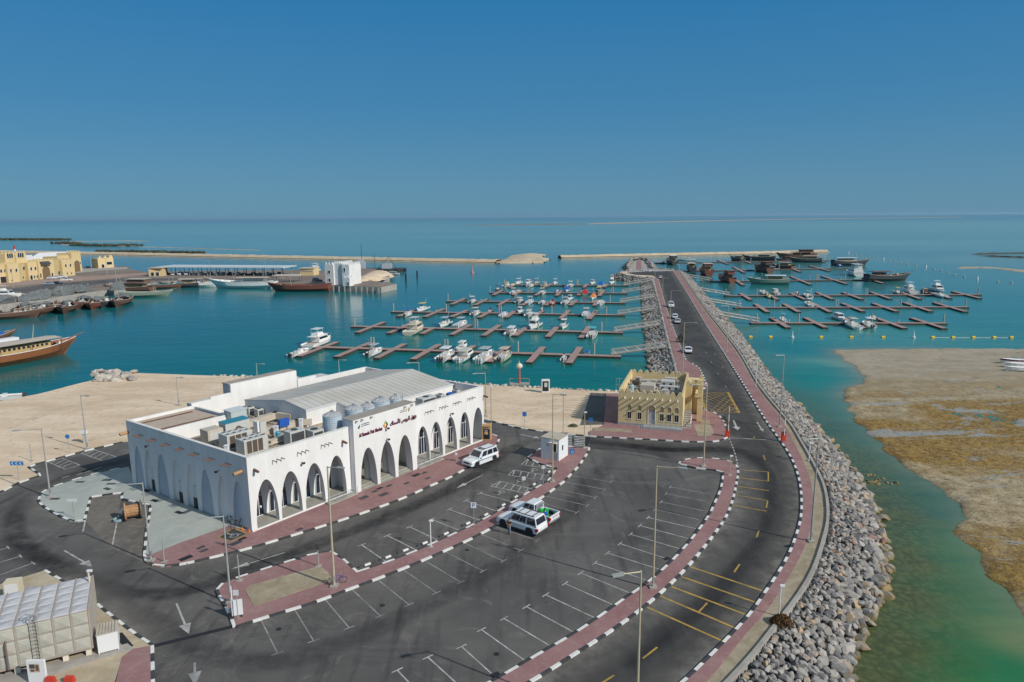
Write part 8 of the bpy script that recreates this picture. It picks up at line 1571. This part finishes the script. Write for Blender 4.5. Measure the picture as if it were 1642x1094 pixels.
# dhows
def dhow(pos, ang, L, label, hc='brown', rail='tan', house=0.5, canopy='tan', nets=0, two=False, open_=False, name='dhow', z=WZ, group='dhows'):
    t = thing(name, (pos[0], pos[1], z), ang, label, 'dhow', group); Bm = L * .27; H_ = L * (.125 if group and 'right-hand' in group else .095 if L > 21 else .105); n_ = 12; HM = A_BOATS[hc] if hc in A_BOATS else MATS[hc]
    rings = []; gun = []
    for k in range(n_):
        s = k / (n_ - 1); x = -L / 2 + L * s; w_ = Bm / 2 * max(.03, (math.sin(PI * min(1, .26 + .62 * s) ** 1.0)) ** .7) * (1 if s < .75 else 1 - ((s - .75) / .25) ** 1.6 * .95)
        zt = H_ * (1 + .55 * max(0, s - .45) ** 2 * 2.6 + .45 * max(0, .4 - s) ** 2 * 4); xk = x - L * .13 * s ** 2; kz = -.8
        rings.append([(x, -w_, zt), (xk * .5 + x * .5, -w_ * .95, zt * .45), (xk, -w_ * .55, -.1), (xk, 0, kz), (xk, w_ * .55, -.1), (xk * .5 + x * .5, w_ * .95, zt * .45), (x, w_, zt), (x, w_ * .9, zt), (x, w_ * .88, zt - .7), (x, -w_ * .88, zt - .7), (x, -w_ * .9, zt)]); gun.append((x, w_, zt))
    mb = MB(); mb.loft(rings); mb.build('hull', HM, t)
    mb = MB()
    for s in (-1, 1):
        for a, b_ in zip(gun[:-1], gun[1:]): mb.cyl((a[0], s * a[1], a[2] + .02), (b_[0], s * b_[1], b_[2] + .02), .09, n=4)
    mb.build('gunwale', A_BOATS[rail], t)
    mb = MB(); mb.cyl((L * .44, 0, H_ * 1.35), (L * .575, 0, H_ * 1.72), .20, .08, 6); mb.build('stem_post', HM, t)
    zc = H_ * 1.02 - .3
    if house and not open_:
        x0, x1 = -L * .42, -L * .42 + L * house; mb = MB(); mb.box(x0 + L * .08, x1 - L * .08, -Bm * .26, Bm * .26, zc, zc + 1.7); c_ = mb.build('deckhouse', (mat('house_yellow', (.50, .36, .16), .7, var=.1) if canopy != 'brown' else A_DWOOD) if hc != 'white' else A_GEL, t)
        for s in (-1, 1): mb = MB(); [mb.box(x, x + .6, s * Bm * .26 - .04, s * Bm * .26 + .04, zc + .8, zc + 1.35) for x in np.arange(x0 + L * .10, x1 - L * .12, 1.1)]; mb.build('window', A_GLASS, c_)
        mb = MB(); mb.add([(x0, -Bm * .44, zc + 2.35), (x1, -Bm * .40, zc + 2.3), (x1, Bm * .40, zc + 2.3), (x0, Bm * .44, zc + 2.35), (x0, 0, zc + 2.65), (x1, 0, zc + 2.55)], [(0, 1, 5, 4), (4, 5, 2, 3)]); mb.add([(x0, -Bm * .44, zc + 2.25), (x1, -Bm * .40, zc + 2.2), (x1, Bm * .40, zc + 2.2), (x0, Bm * .44, zc + 2.25)], [(3, 2, 1, 0)]); mb.build('canopy', A_BOATS[canopy], t)
        mb = MB(); [mb.cyl((x, y * Bm * .36, zc), (x, y * Bm * .38, zc + 2.3), .08, n=5) for x in np.linspace(x0 + .3, x1 - .3, 4) for y in (-1, 1)]; mb.build('canopy_posts', A_DWOOD, t)
        if two: mb = MB(); mb.box(x0 + .5, x0 + L * house * .6, -Bm * .34, Bm * .34, zc + 2.5, zc + 4.0); mb.build('upper_house', HM, t); mb = MB(); mb.box(x0, x0 + L * house * .66, -Bm * .42, Bm * .42, zc + 4.0, zc + 4.15); mb.build('upper_roof', A_BOATS[canopy], t)
    mb = MB(); mb.cyl((L * .12, 0, zc), (L * .16, 0, zc + L * .20), .11, .06, 6); mb.build('mast', A_BOATS['tan'], t)
    rr = random.Random(int(pos[0] * 7))
    for k in range(10 if open_ else 5): x = rr.uniform(-L * .2 if open_ else L * .05, L * .34); y = rr.uniform(-.22, .22) * Bm; s = rr.uniform(.25, .8); mb = MB(); mb.frus((x - s, x + s, y - s * .7, y + s * .7), (x - s * .8, x + s * .7, y - s * .5, y + s * .6), zc - .2, zc + rr.uniform(.2, 1.2)); mb.build('deck_gear', rr.choice([A_TAN, A_BOATS['cream'], A_DARK, A_BOATS['grey'], A_BOATS['brown'], A_BOATS['blue'] if k == 0 else A_SW]), t)
    if nets:
        v, f = rock_shape(3, int(abs(pos[0])) % 20 + 60); mb = MB(); mb.add([(p.x * L * .20 - L * .22, p.y * Bm * .5, zc + 1.0 + p.z * 1.2) for p in v], f); mb.build('net_heap', mat('net_grey', (.15, .165, .165), .95, var=.35, scale=2.5, bump=.6), t)
        mb = MB(); mb.cyl((L * .02, 0, zc + .5), (L * .52, .4, zc + 3.3), .09, n=5); mb.cyl((L * .2, .5, zc), (L * .42, .9, zc + 3.0), .08, n=5); mb.build('boom', A_BOATS['tan'], t)
    return t
# near-left dhow: bow (118,548), hull leaves the frame
bw = Vector(G(110, 566, WZ)); st = Vector(G(-60, 597, WZ)); dd = (bw - st).normalized(); LL = 30.0; c0 = bw - dd * LL * .42
dhow(c0, math.atan2(dd.y, dd.x), LL, 'big orange-brown dhow with long tan canopy entering at the left edge', mat('orange_hull', (.27, .10, .04), .5, var=.12, scale=1).name, 'white', .74, 'tan', group=None)
bw2 = Vector(G(22, 546, WZ)); dhow(bw2 - dd * 9, math.atan2(dd.y, dd.x) + .05, 20, 'dhow prow with tan canopy just behind the big orange-brown dhow', 'brown', 'tan', .6, 'tan', group=None)
t = thing('deck_container', (*G(8, 561, WZ + 2.6), WZ + 3.0), math.atan2(dd.y, dd.x) + .05, 'white box container standing on the dhow at the left edge', 'container'); mb = MB(); mb.box(-3.0, 3.0, -1.2, 1.2, 0, 2.4); mb.build('housing', A_SW, t, bevel=.03); mb = MB(); mb.box(3.0, 3.03, -.7, .7, .3, 2.1); mb.build('door', A_ACW, t)
for k, (x, y, L, a, hc, nt_) in enumerate([(8, 507, 24, 25, 'brown', 1), (36, 499, 23, -66, 'brown', 1), (54, 499, 22, -70, 'dark', 1), (71, 498, 24, -66, 'brown', 1), (90, 493, 21, -70, 'brown', 0), (107, 495, 24, -64, 'brown', 1), (132, 488, 24, -72, 'brown', 1), (153, 489, 23, -68, 'red wood', 1), (172, 486, 22, -74, 'dark', 0), (194, 485, 24, -72, 'brown', 1)]):
    dhow(G(x, y, WZ + 1), R_(a), L, 'worn fishing dhow piled with grey nets, %s from the left at the quay' % ORD[k], hc, 'tan', 0, 'tan', nt_, open_=True, group='net-laden fishing dhows at the left quay', name='fishing_dhow')
for x, y, L, a, hc, rl, hs, cn, tw, l_ in [(236, 476, 22, 12, 'green', 'tan', 0, 'tan', False, 'grey-green open dhow moored right of the net-laden boats'), (206, 468, 26, 172, 'brown', 'tan', .6, 'tan', True, 'tall brown two-tier dhow at the quay behind the net boats'), (262, 463, 20, 15, 'brown', 'teal', 0, 'tan', False, 'dhow with blue and teal gear left of the white dhows'), (288, 461, 20, 185, 'dark', 'tan', .4, 'tan', False, 'dark low dhow between the teal-geared one and the white ones'), (318, 460, 22, 5, 'white', 'white', .55, 'tan', False, 'white dhow, left of two white ones along the quay'), (390, 462, 34, 178, 'white', 'white', .5, 'tan', False, 'long white dhow with high prow, right of two white ones'), (480, 467, 30, 178, 'red wood', 'brown', .0, 'tan', False, 'dark red-brown open dhow just left of the white tower')]:
    dhow(G(x, y, WZ), R_(a), L, l_, hc, rl, hs, cn, two=tw, group='dhows at the left quay')
for x, y, L, a, hc, rl, hs, cn, tw, l_ in [(1076, 424, 22, 92, 'dark', 'tan', .6, 'white', True, 'dark dhow with white upper deck left of the right-hand pontoons'), (1131, 440, 24, 85, 'red wood', 'tan', .6, 'tan', True, 'big red-brown two-tier dhow nearest the causeway end'), (1108, 434, 22, 80, 'dark', 'tan', .6, 'tan', False, 'dark dhow with tan canopy beside the red-brown one'), (1163, 452, 19, 95, 'red wood', 'red wood', .55, 'brown', True, 'stubby reddish dhow seen stern-on at the fourth right-hand pontoon'), (1231, 456, 20, 165, 'green', 'white', .5, 'white', False, 'pale green trawler-like dhow on the fourth right-hand pontoon'), (1222, 436, 22, 95, 'brown', 'brown', .6, 'brown', True, 'brown dhow with round window in its tall stern'), (1253, 431, 18, 120, 'brown', 'tan', .5, 'tan', False, 'dhow with tan canopy right of the round-windowed stern'), (1181, 419, 20, 100, 'dark', 'tan', .5, 'tan', False, 'grey-topped dhow on the farthest right-hand pontoon'), (1216, 418, 24, 150, 'dark', 'cream', .5, 'tan', False, 'dhow with pale sweeping rail on the farthest pontoon'), (1276, 416, 30, 175, 'brown', 'brown', .55, 'brown', True, 'long dark brown dhow by the breakwater on the farthest pontoon'), (1291, 421, 22, 170, 'dark', 'tan', .5, 'tan', False, 'black dhow with tan deckhouse in front of the long brown one'), (1257, 419, 12, 170, 'dark', 'brown', .4, 'brown', False, 'small dark dhow left of the long brown one'), (1364, 426, 26, 4, 'dark', 'white', .55, 'white', False, 'black dhow with white roof at the end of the fifth pontoon'), (1424, 451, 25, 8, 'dark', 'tan', .4, 'brown', False, 'dark dhow with upswept bow at the end of the fourth pontoon')]:
    dhow(G(x, y, WZ), R_(a), L, l_, hc, rl, hs, cn, two=tw, group='dhows at the right-hand pontoons')
# skiffs lying on the tidal flat
for x, y, l_ in [(1636, 584, 'white skiff with maroon stripe, farthest-left of three on the tidal flat'), (1644, 590.5, 'plain white skiff, middle of three on the tidal flat'), (1646, 597, 'white skiff, nearest of three on the tidal flat')]:
    t = thing('beached_skiff', (*G(x, y, WZ), WZ + .25), R_(176), l_, 'skiff', 'skiffs beached on the tidal flat'); mb = MB(); hull(mb, 9.5, 2.0, .85, deep=.3, sheer=.5); mb.build('hull', A_GEL, t)
    if y < 586: mb = MB(); r = hull(MB(), 9.56, 2.04, .85, deep=.3, sheer=.5); [mb.quad(*[tuple(Vector(r[i][j]) * .45 + Vector(r[i][j2]) * .55) if w_ else r[i][j] for i, w_ in ((k, 0), (k + 1, 0), (k + 1, 1), (k, 1))]) for k in range(8) for j, j2 in ((0, 1), (6, 5))]; mb.build('stripe', A_MAR, t)
    mb = MB(); [mb.box(xx, xx + .25, -.8, .8, .55, .6) for xx in (-3, -1, 1, 2.6)]; mb.build('bench', A_TAN, t)
for p, L, l_ in (((1290, 1000), 0, ''),): pass
# buoys
def buoy(p, m, s, label, grp, shape='can', z=WZ):
    X, Y = W(*p); mb = MB()
    if shape == 'can': mb.cyl((X - s * .6, Y, WZ + s * .15), (X + s * .6, Y, WZ + s * .15), s * .5, n=12); mb.cyl((X - s * .75, Y, WZ + s * .15), (X - s * .6, Y, WZ + s * .15), s * .2, s * .5, 12); mb.cyl((X + s * .6, Y, WZ + s * .15), (X + s * .75, Y, WZ + s * .15), s * .5, s * .2, 12)
    elif shape == 'ball': mb.sphere((X, Y, WZ + s * .25), s * .5, 10, 6)
    else: mb.cyl((X, Y, WZ - .2), (X, Y, WZ + .35 * s), .5 * s, n=10); mb.cyl((X, Y, WZ + .35 * s), (X, Y, WZ + 1.6 * s), .26 * s, .07 * s, 8); mb.sphere((X, Y, WZ + 1.8 * s), .15 * s, 8, 5)
    return tag(mb.build('buoy', m), label, 'buoy', grp)
yb_ = [1203.5, 1235.5, 1316.5, 1365, 1416, 1495.7, 1528, 1560.6, 1594, 1621.6]
for k, x in enumerate(yb_): buoy((x, 541.5 + (x - 1400) * .002), A_YBUOY, 0.75, 'yellow barrel buoy, %s from the left in the floating line' % ORD[k], 'yellow buoys in a line before the tidal flat')
mb = MB(); a = W(1495.7, 541.7); b_ = W(1621.6, 541.9); mb.cyl((*a, WZ + .05), (*b_, WZ + .05), .05, n=4); tag(mb.build('float_rope', A_SW), 'pale rope linking the yellow buoys at the right', 'rope')
buoy((1270.5, 542), A_SW, 1.0, 'white pointed marker buoy between the second and third yellow buoys', None, 'spar'); buoy((1465, 542), A_SW, 1.0, 'white pointed marker buoy between the fifth and sixth yellow buoys', None, 'spar'); buoy((757.5, 438), mat('buoy_pink', (.6, .25, .22), .5, var=0), 2.2, 'red and white marker buoy alone in the harbour mouth', None, 'spar')
ln = resample(smoothline([W(*p) for p in [(1361, 406.5), (1376, 410), (1394, 412.5), (1422, 417), (1453, 424), (1489, 430), (1508, 434.5), (1531, 441), (1559, 447), (1587, 451), (1606, 453), (1622, 454.5)]], 5), 14.5)
for k, p in enumerate(ln[:58]):
    X, Y = p; big = k % 6 == 0; mb = MB(); 
    if big: mb.cyl((X, Y, WZ - .1), (X, Y, WZ + 1.8), .55, .2, 8)
    else: mb.sphere((X, Y, WZ + .2), .55, 8, 5)
    tag(mb.build('marker_buoy', A_SW if big else (A_YBUOY if k > 50 else A_BOATS['tan'])), '%s of the channel buoy line, %s from its far end' % ('white cone buoy' if big else 'small round float', ORD[k] if k < len(ORD) else '%dth' % (k + 1)), 'buoy', 'buoys of the long curved channel line')
for p, l_ in (((651, 452), 'left of two dark mooring posts off the quay end'), ((669, 446), 'right of two dark mooring posts off the quay end')): X, Y = W(*p); mb = MB(); mb.cyl((X, Y, WZ - .5), (X, Y, WZ + 4.2), .5, .42, 8); tag(mb.build('mooring_post', A_BLACK), l_, 'post')
# ================================================================== FAR QUAY BUILDINGS
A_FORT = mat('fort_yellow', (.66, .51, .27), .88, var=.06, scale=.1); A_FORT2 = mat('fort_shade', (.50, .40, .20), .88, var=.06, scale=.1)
def hgt(base, topy, z=0): return top_of(base[0], base[1], base[0], topy, z) - z
def fblock(t, o, L0, R0, depth, H_, mer=0, name='wall', wins=(), arch=None, m=A_FORT, z=0, th=.9):
    a = Vector(L0) - o; b_ = Vector(R0) - o; d = (b_ - a); Wd = d.length; d.normalize(); n_ = Vector((-d.y, d.x)); n_ = n_ if n_.y > 0 else -n_
    T = lambda u, v, zz: (a.x + d.x * u + n_.x * v, a.y + d.y * u + n_.y * v, zz); mb = MB(); mb.box(0, Wd, 0, depth, z, H_, T=T)
    w_ = mb.build(name, m, t)
    if mer:
        mb = MB(); s = Wd / mer
        for k in range(mer): mb.frus((0, 1, 0, 1), (0, 1, 0, 1), 0, 0) if False else mb.add([T(k * s + .1 * s, 0, H_), T(k * s + .9 * s, 0, H_), T(k * s + .5 * s, 0, H_ + th), T(k * s + .1 * s, .5, H_), T(k * s + .9 * s, .5, H_), T(k * s + .5 * s, .5, H_ + th)], [(0, 1, 2), (5, 4, 3), (0, 2, 5, 3), (1, 4, 5, 2)])
        k2 = max(1, int(depth / s))
        for k in range(k2): mb.add([T(Wd - .5, k * s + .1 * s, H_), T(Wd - .5, k * s + .9 * s, H_), T(Wd - .5, k * s + .5 * s, H_ + th), T(Wd, k * s + .1 * s, H_), T(Wd, k * s + .9 * s, H_), T(Wd, k * s + .5 * s, H_ + th)], [(2, 1, 0), (3, 4, 5), (0, 3, 5, 2), (1, 2, 5, 4)])
        mb.build('battlements', m, t)
    for (u, z0_, hw, h, rd) in wins:
        mb = MB(); pts = [(-hw, 0), (hw, 0)] + ([(hw * math.cos(PI * k / 6), h - hw + hw * math.sin(PI * k / 6)) for k in range(7)] if rd else [(hw, h), (-hw, h)])
        mb.add([T(u * Wd + x, -.06, z0_ + y) for x, y in pts], [tuple(range(len(pts)))]); fr = mb.build('window', A_GLASS, w_)
        mb = MB(); [mb.cyl(T(u * Wd + p[0] * 1.1, -.08, z0_ + p[1]), T(u * Wd + q[0] * 1.1, -.08, z0_ + q[1]), .10, n=4) for p, q in zip(pts, pts[1:] + pts[:1])]; mb.build('frame', A_TRIM, fr)
    if arch:
        u, hw, h = arch; mb = MB(); pts = [(-hw, 0), (hw, 0)] + [(hw * math.cos(PI * k / 8), h - hw + hw * math.sin(PI * k / 8)) for k in range(9)]
        mb.add([T(u * Wd + x, -.06, .05 + y) for x, y in pts], [tuple(range(len(pts)))]); mb.build('gateway', mat('gate_recess', (.20, .13, .065), .8, var=.1), w_)
    return T, Wd
Z0 = Vector(G(14, 453))
ft = thing('yellow_fort', (Z0.x, Z0.y, 0), 0, 'large yellow crenellated harbour building with arched gateway on the left quay', 'building')
g_ = lambda x, y: G(x, y, 0)
hh = lambda x, yb, yt: hgt((x, yb), yt)
_fa = Vector(G(0, 455.3)); _fb = Vector(G(122, 441.6)); _fd = (_fb - _fa).normalized(); _fn = Vector((-_fd.y, _fd.x))
def onl(x, v=0.0):      # point of the fort's street line seen at column x, set back by v
    d = ray(x, 450); o_ = _fa + _fn * v; k = (o_.x * _fd.y - o_.y * _fd.x) / (d.x * _fd.y - d.y * _fd.x); return (d.x * k, d.y * k)
def zof(p, ytop, x): d = ray(x, ytop); return CH + d.z * p[1] / d.y
def fb(x0, x1, yt, v=0, dep=14, mer=4, **kw):
    a_, b2 = onl(x0, v), onl(x1, v); xm = (x0 + x1) / 2; fblock(ft, Z0, a_, b2, dep, zof(onl(xm, v), yt, xm), mer, **kw)
fb(-60, 0, 431, 0, 14, 10, wins=[(u, 4.6, .6, 1.7, True) for u in (.7, .85, .95)])
fb(0.2, 14, 424.5, 0, 14, 3, wins=[(.25, 5.5, .6, 1.8, True), (.7, 5.5, .6, 1.8, True), (.5, .1, 2.2, 3.4, False)])
fb(14.2, 33, 423.5, -1.5, 14, 4, wins=[(.28, 5.3, .6, 1.9, True), (.74, 5.3, .6, 1.9, True), (.25, .8, .5, .8, False)])
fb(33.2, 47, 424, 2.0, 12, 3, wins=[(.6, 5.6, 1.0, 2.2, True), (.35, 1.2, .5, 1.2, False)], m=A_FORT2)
fb(47.2, 64, 421, 0, 14, 4, wins=[(.3, 5.2, .6, 1.9, True), (.7, 5.2, .6, 1.9, True), (.22, .2, .8, 2.6, True), (.52, .8, .5, 1.6, False), (.8, .8, .5, 1.6, False)])
fb(64.2, 90, 418, -1.0, 14, 6, arch=(.45, 2.6, 7.0), wins=[(.8, .8, .6, 2.2, True), (.08, .8, .5, 2.6, True)])
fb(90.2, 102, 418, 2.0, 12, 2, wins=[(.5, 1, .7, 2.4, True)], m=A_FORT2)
fb(102.2, 122, 417, 0, 14, 4, wins=[(.3, 5.2, .6, 1.9, True), (.68, 5.2, .6, 1.9, True), (.35, 1, .5, 1.2, False), (.7, 1, .5, 1.0, False)])
a_, b2 = Vector(onl(67, -1.0)) - Z0, Vector(onl(82, -1.0)) - Z0; q_ = _fn * -1.8
mb = MB(); mb.add([(*(a_ + q_), 8.0), (*(b2 + q_), 8.0), (*b2, 9.6), (*a_, 9.6)], [(0, 1, 2, 3)]); mb.build('awning', A_DARK, ft)
fb(13, 30, 407.5, 5, 9, 3, name='tower', th=1.6, wins=[(.28 + .2 * k, 12.2, .6, 2.6, True) for k in range(3)])
fb(30.2, 47, 407.5, 4.2, 9.5, 3, name='tower', th=1.6, wins=[(.28 + .2 * k, 12.2, .6, 2.6, True) for k in range(3)])
fb(97, 119, 411, 22, 10, 5, name='rear_wing', wins=[(u, 7, .7, 1.8, True) for u in (.15, .35, .55)])
fb(119.2, 134, 405.5, 20, 10, 4, name='gate_tower', th=1.4, arch=(.5, 2.3, 7.0), wins=[(.85, 4.6, .5, 1.4, False)])
sh = thing('warehouse', (*G(0, 440), 0), 0, 'long pale roofed warehouse behind the yellow fort', 'building'); o2 = Vector(G(0, 440))
fblock(sh, o2, G(-60, 440), G(14, 440), 20, hh(0, 440, 412), 0, m=A_SW); fblock(sh, o2, G(52, 436), G(97, 433), 18, hh(75, 434, 413), 0, m=A_SW)
mb = MB(); a = Vector(G(50, 436)) - o2; b_ = Vector(G(98, 433)) - o2; h = hh(75, 434, 413); mb.add([(*a, h), (*b_, h), (b_.x, b_.y + 9, h + 3), (a.x, a.y + 9, h + 3), (a.x, a.y + 18, h), (b_.x, b_.y + 18, h)], [(0, 1, 2, 3), (3, 2, 5, 4)]); mb.build('roof', MATS['trim_pale'], sh)
t = thing('signal_mast', (*G(29, 440), 0), 0, 'red and white striped mast above the yellow fort tower', 'mast'); H_ = hh(29, 440, 394); [MB().cyl((0, 0, H_ * k / 8), (0, 0, H_ * (k + 1) / 8), .55, n=6).build('section', A_RED if k % 2 else A_SW, t) for k in range(8)]
for l, r, yt, dp, l_, wn in [((158, 430.5), (183, 429), 415, 9, 'small yellow crenellated gatehouse alone on the quay apron', [(.30, .1, .8, 2.4, False), (.72, 2.0, 1.6, 2.0, False)]), ((239, 443.5), (262, 443), 430.5, 9, 'low tan hut at the left end of the long canopy', [(.25, .1, .8, 2.2, False), (.6, .1, .8, 2.2, False)]), ((481.5, 442), (503.5, 442), 431, 8, 'small tan hut between the canopy and the white tower', [(.5, 2.2, 3, .5, False)])]:
    o2 = Vector(G(*l)); t = thing('quay_hut', (o2.x, o2.y, 0), 0, l_, 'hut', 'small huts on the quay'); fblock(t, o2, G(*l), G(*r), dp, hh(l[0], l[1], yt), 3 if yt == 415 else 0, wins=wn, th=2.0)
    if yt != 415: a = Vector(G(*l)) - o2; b_ = Vector(G(*r)) - o2; h = hh(l[0], l[1], yt); mb = MB(); mb.box(a.x - .3, b_.x + .3, min(a.y, b_.y) - .3, max(a.y, b_.y) + dp + .3, h + .002, h + .3); mb.build('roof', A_DUCT, t)
# long canopy
cl = Vector(G(258, 441.5)); cr = Vector(G(455, 443)); t = thing('quay_canopy', (cl.x, cl.y, 0), 0, 'long low white canopy roof over parked vehicles on the quay', 'canopy'); d = cr - cl; L = d.length; d.normalize(); n_ = Vector((-d.y, d.x)); hc = 4.6
T = lambda u, v, z: (d.x * u + n_.x * v, d.y * u + n_.y * v, z); mb = MB(); mb.box(-1, L + 1, -2, 14, hc, hc + .5, T=T); mb.build('roof', MATS['hut_roof'], t)
for k in range(14): mb = MB(); u = L * (k + .2) / 13.4; mb.box(u - .15, u + .15, -.15, .15, 0, hc, T=T); mb.build('post', A_LAMP, t); mb = MB(); mb.box(u - .15, u + .15, 11.8, 12.1, 0, hc, T=T); mb.build('post', A_LAMP, t)
# white tower
wl = Vector(G(522, 457)); wr = Vector(G(561, 457.8)); t = thing('white_tower', (wl.x, wl.y, 0), 0, 'white crenellated block tower at the quay end', 'building'); Hh = hh(530, 457, 423)
fblock(t, wl, tuple(wl), tuple(wl + (wr - wl) * .36), 12, Hh * .93, 3, m=A_WHITE, th=1.4, wins=[(.5, 5.5, .6, 1.5, False), (.5, 1.6, .6, 1.5, False)])
fblock(t, wl, tuple(wl + (wr - wl) * .365 + Vector((0, .8))), tuple(wl + (wr - wl) * .70 + Vector((0, .8))), 11, Hh * .96, 4, m=A_WHITE, th=1.6, wins=[])
fblock(t, wl, tuple(wl + (wr - wl) * .705), tuple(wr), 12, Hh * .93, 3, m=A_WHITE, th=1.4, wins=[(.35, 6.5, .5, 1.8, False)])
mb = MB(); a = (wr - wl); [mb.cyl((a.x * (.40 + .1 * k), .6, 1.0), (a.x * (.40 + .1 * k), .6, Hh * .85), .35, n=6) for k in range(3)]; mb.build('pilasters', A_WHITE, t)
fblock(t, wl, tuple(wl + (wr - wl) * .80 + Vector((0, -4))), tuple(wl + (wr - wl) * 1.08 + Vector((0, -4))), 4, Hh * .38, 2, name='porch', m=A_WHITE, th=1.0, wins=[(.75, .2, .5, 1.8, False)])
mb = MB(); a = Vector(G(448, 455.5)); b_ = Vector(G(480, 455.5)); c_ = (a + b_) / 2
t = thing('sun_shade', (*G(462, 452.5), 0), 0, 'small tan sun shade on posts left of the white tower', 'shade'); mb = MB(); mb.frus((-7, 7, -2.5, 2.5), (-6, 6, -1.5, 1.5), 3.4, 3.9); mb.build('cloth', A_TAN, t); mb = MB(); [mb.cyl((x, y, 0), (x, y, 3.4), .12, n=5) for x in (-6.5, 0, 6.5) for y in (-2, 2)]; mb.build('post', A_DWOOD, t)
# dredger-like work vessel and rubble bank
t = thing('work_barge', (*G(606, 436, WZ), WZ), R_(4), 'dark grey work barge with deck machinery behind the rubble bank', 'barge')
mb = MB(); mb.box(-18, 18, -5, 5, -.5, 2.2); mb.build('hull', A_DARK, t); mb = MB(); mb.box(-14, -8, -3.0, 3.0, 2.2, 6.5); mb.box(3, 9, -3, 3, 2.2, 5.2); mb.box(-12, -9, -2, 2, 6.5, 8.5); mb.build('deckhouse', A_BOATS['grey'], t); mb = MB(); [mb.cyl((x, 0, 2), (x + rr_x, 0, h), .16, n=5) for x, rr_x, h in ((-10, 0, 18), (0, 7, 9), (12, -5, 10), (-2, 0, 11))]; mb.build('crane', A_DARK, t); mb = MB(); mb.cyl((-17, -5.1, 2.6), (-17, -5.1, 3.0), 1.6, n=12); [mb.cyl((-18 + k * 6, -5.3, 1.4), (-18 + k * 6, -5.0, 1.4), .8, n=10) for k in range(7)]; mb.build('tyre_fender', A_TYRE, t)
grid_land('rubble_bank', [G(*p, 0) for p in [(570, 448), (590, 438), (622, 436), (628, 441), (610, 446), (588, 451), (572, 453)]], 1.6, lambda x, y, s: (1.3 * min(max(s, 0) / 4, 1) + .4 * Nz(x, y, .25) + .2) if s > 0 else -1.0, A_SAND)
# quay lamp posts
for k, (b_, tp) in enumerate([((187, 452), 425), ((172, 441), 415), ((338, 449), 418), ((427, 450), 416), ((22, 462), 432), ((147, 431), 408), ((499, 441), 420)]):
    X, Y = G(*b_); H_ = hh(b_[0], b_[1], tp); t = thing('quay_lamp', (X, Y, 0), 0, 'thin lamp post on the left quay, %s from the left' % ORD[[4, 2, 5, 6, 0, 1, 7][k] if k != 6 else 6] if False else ['thin lamp post on the quay road by the brown two-tier dhow', 'thin lamp post on the forecourt right of the fort', 'thin lamp post in front of the long canopy', 'thin lamp post near the right end of the long canopy', 'thin lamp post before the left fort wing', 'thin lamp post left of the small yellow gatehouse', 'thin lamp post beside the small tan hut'][k], 'lamp post', 'thin lamp posts on the quay')
    mb = MB(); mb.cyl((0, 0, 0), (0, 0, H_), .16, .08, 6); mb.build('pole', A_LAMP, t); mb = MB(); mb.box(-1.2, 1.2, -.1, .1, H_, H_ + .12); mb.build('lantern', A_LAMP, t)
# low fence of the forecourt
a = Vector(G(30, 459)); b_ = Vector(G(130, 447.5)); t = thing('forecourt_fence', (a.x, a.y, 0), 0, 'low grey railing along the fort forecourt', 'fence'); d = b_ - a
mb = MB(); [mb.cyl((d.x * k / 40, d.y * k / 40, 0), (d.x * k / 40, d.y * k / 40, 1.6), .06, n=4) for k in range(41)]; [mb.cyl((0, 0, z), (d.x, d.y, z), .05, n=4) for z in (.8, 1.6)]; mb.build('railing', A_STEEL, t)

for k, (x0, y0, x1, y1, h, w_) in enumerate([(-20, 489, 34, 482, 2.6, 4.5), (36, 484, 84, 474, 3.0, 5), (86, 476, 118, 468, 3.8, 5), (120, 470, 146, 465, 3.4, 5), (172, 466, 200, 464, 3.6, 4)]):
    a = Vector(G(x0, y0)); b_ = Vector(G(x1, y1)); c_ = (a + b_) / 2; d = b_ - a; t = thing('net_pile', (c_.x, c_.y, 0), math.atan2(d.y, d.x), 'long heap of grey fishing nets on the left quay, %s from the left' % ORD[k], 'fishing nets', 'net heaps on the left quay')
    v, f = rock_shape(3, 200 + k); rr = random.Random(k); mb = MB(); mb.add([(p.x * d.length * .55 + .3 * rr.random(), p.y * w_ + .3 * rr.random(), max(0, p.z + .15) * h * (1 + .25 * rr.random())) for p in v], f); mb.build('net', MATS['net_grey'], t)
    [MB().sphere((rr.uniform(-.4, .4) * d.length, rr.uniform(-.6, .6) * w_, h * .85), .3, 6, 4).build('float', A_TAN, t) for _ in range(4)]

# ------------------------------------------------------------------ haze over the gulf
mb = MB(); mb.box(-47000, 47000, -47000, 47000, WZ - 3, 60)
hz = mb.build('haze', A_WHITE); hz['kind'] = 'stuff'; hz['label'] = 'thin pale sea haze that softens the far coast and sandbars'; hz['category'] = 'haze'
hz.data.materials.clear(); m = bpy.data.materials.new('haze'); m.use_nodes = True; m.node_tree.nodes.clear()
o_ = m.node_tree.nodes.new('ShaderNodeOutputMaterial'); v_ = m.node_tree.nodes.new('ShaderNodeVolumePrincipled'); v_.inputs['Density'].default_value = 0.000028; v_.inputs['Color'].default_value = (0.50, 0.78, 1.0, 1); v_.inputs['Anisotropy'].default_value = 0.2
m.node_tree.links.new(v_.outputs[0], o_.inputs['Volume']); hz.data.materials.append(m)
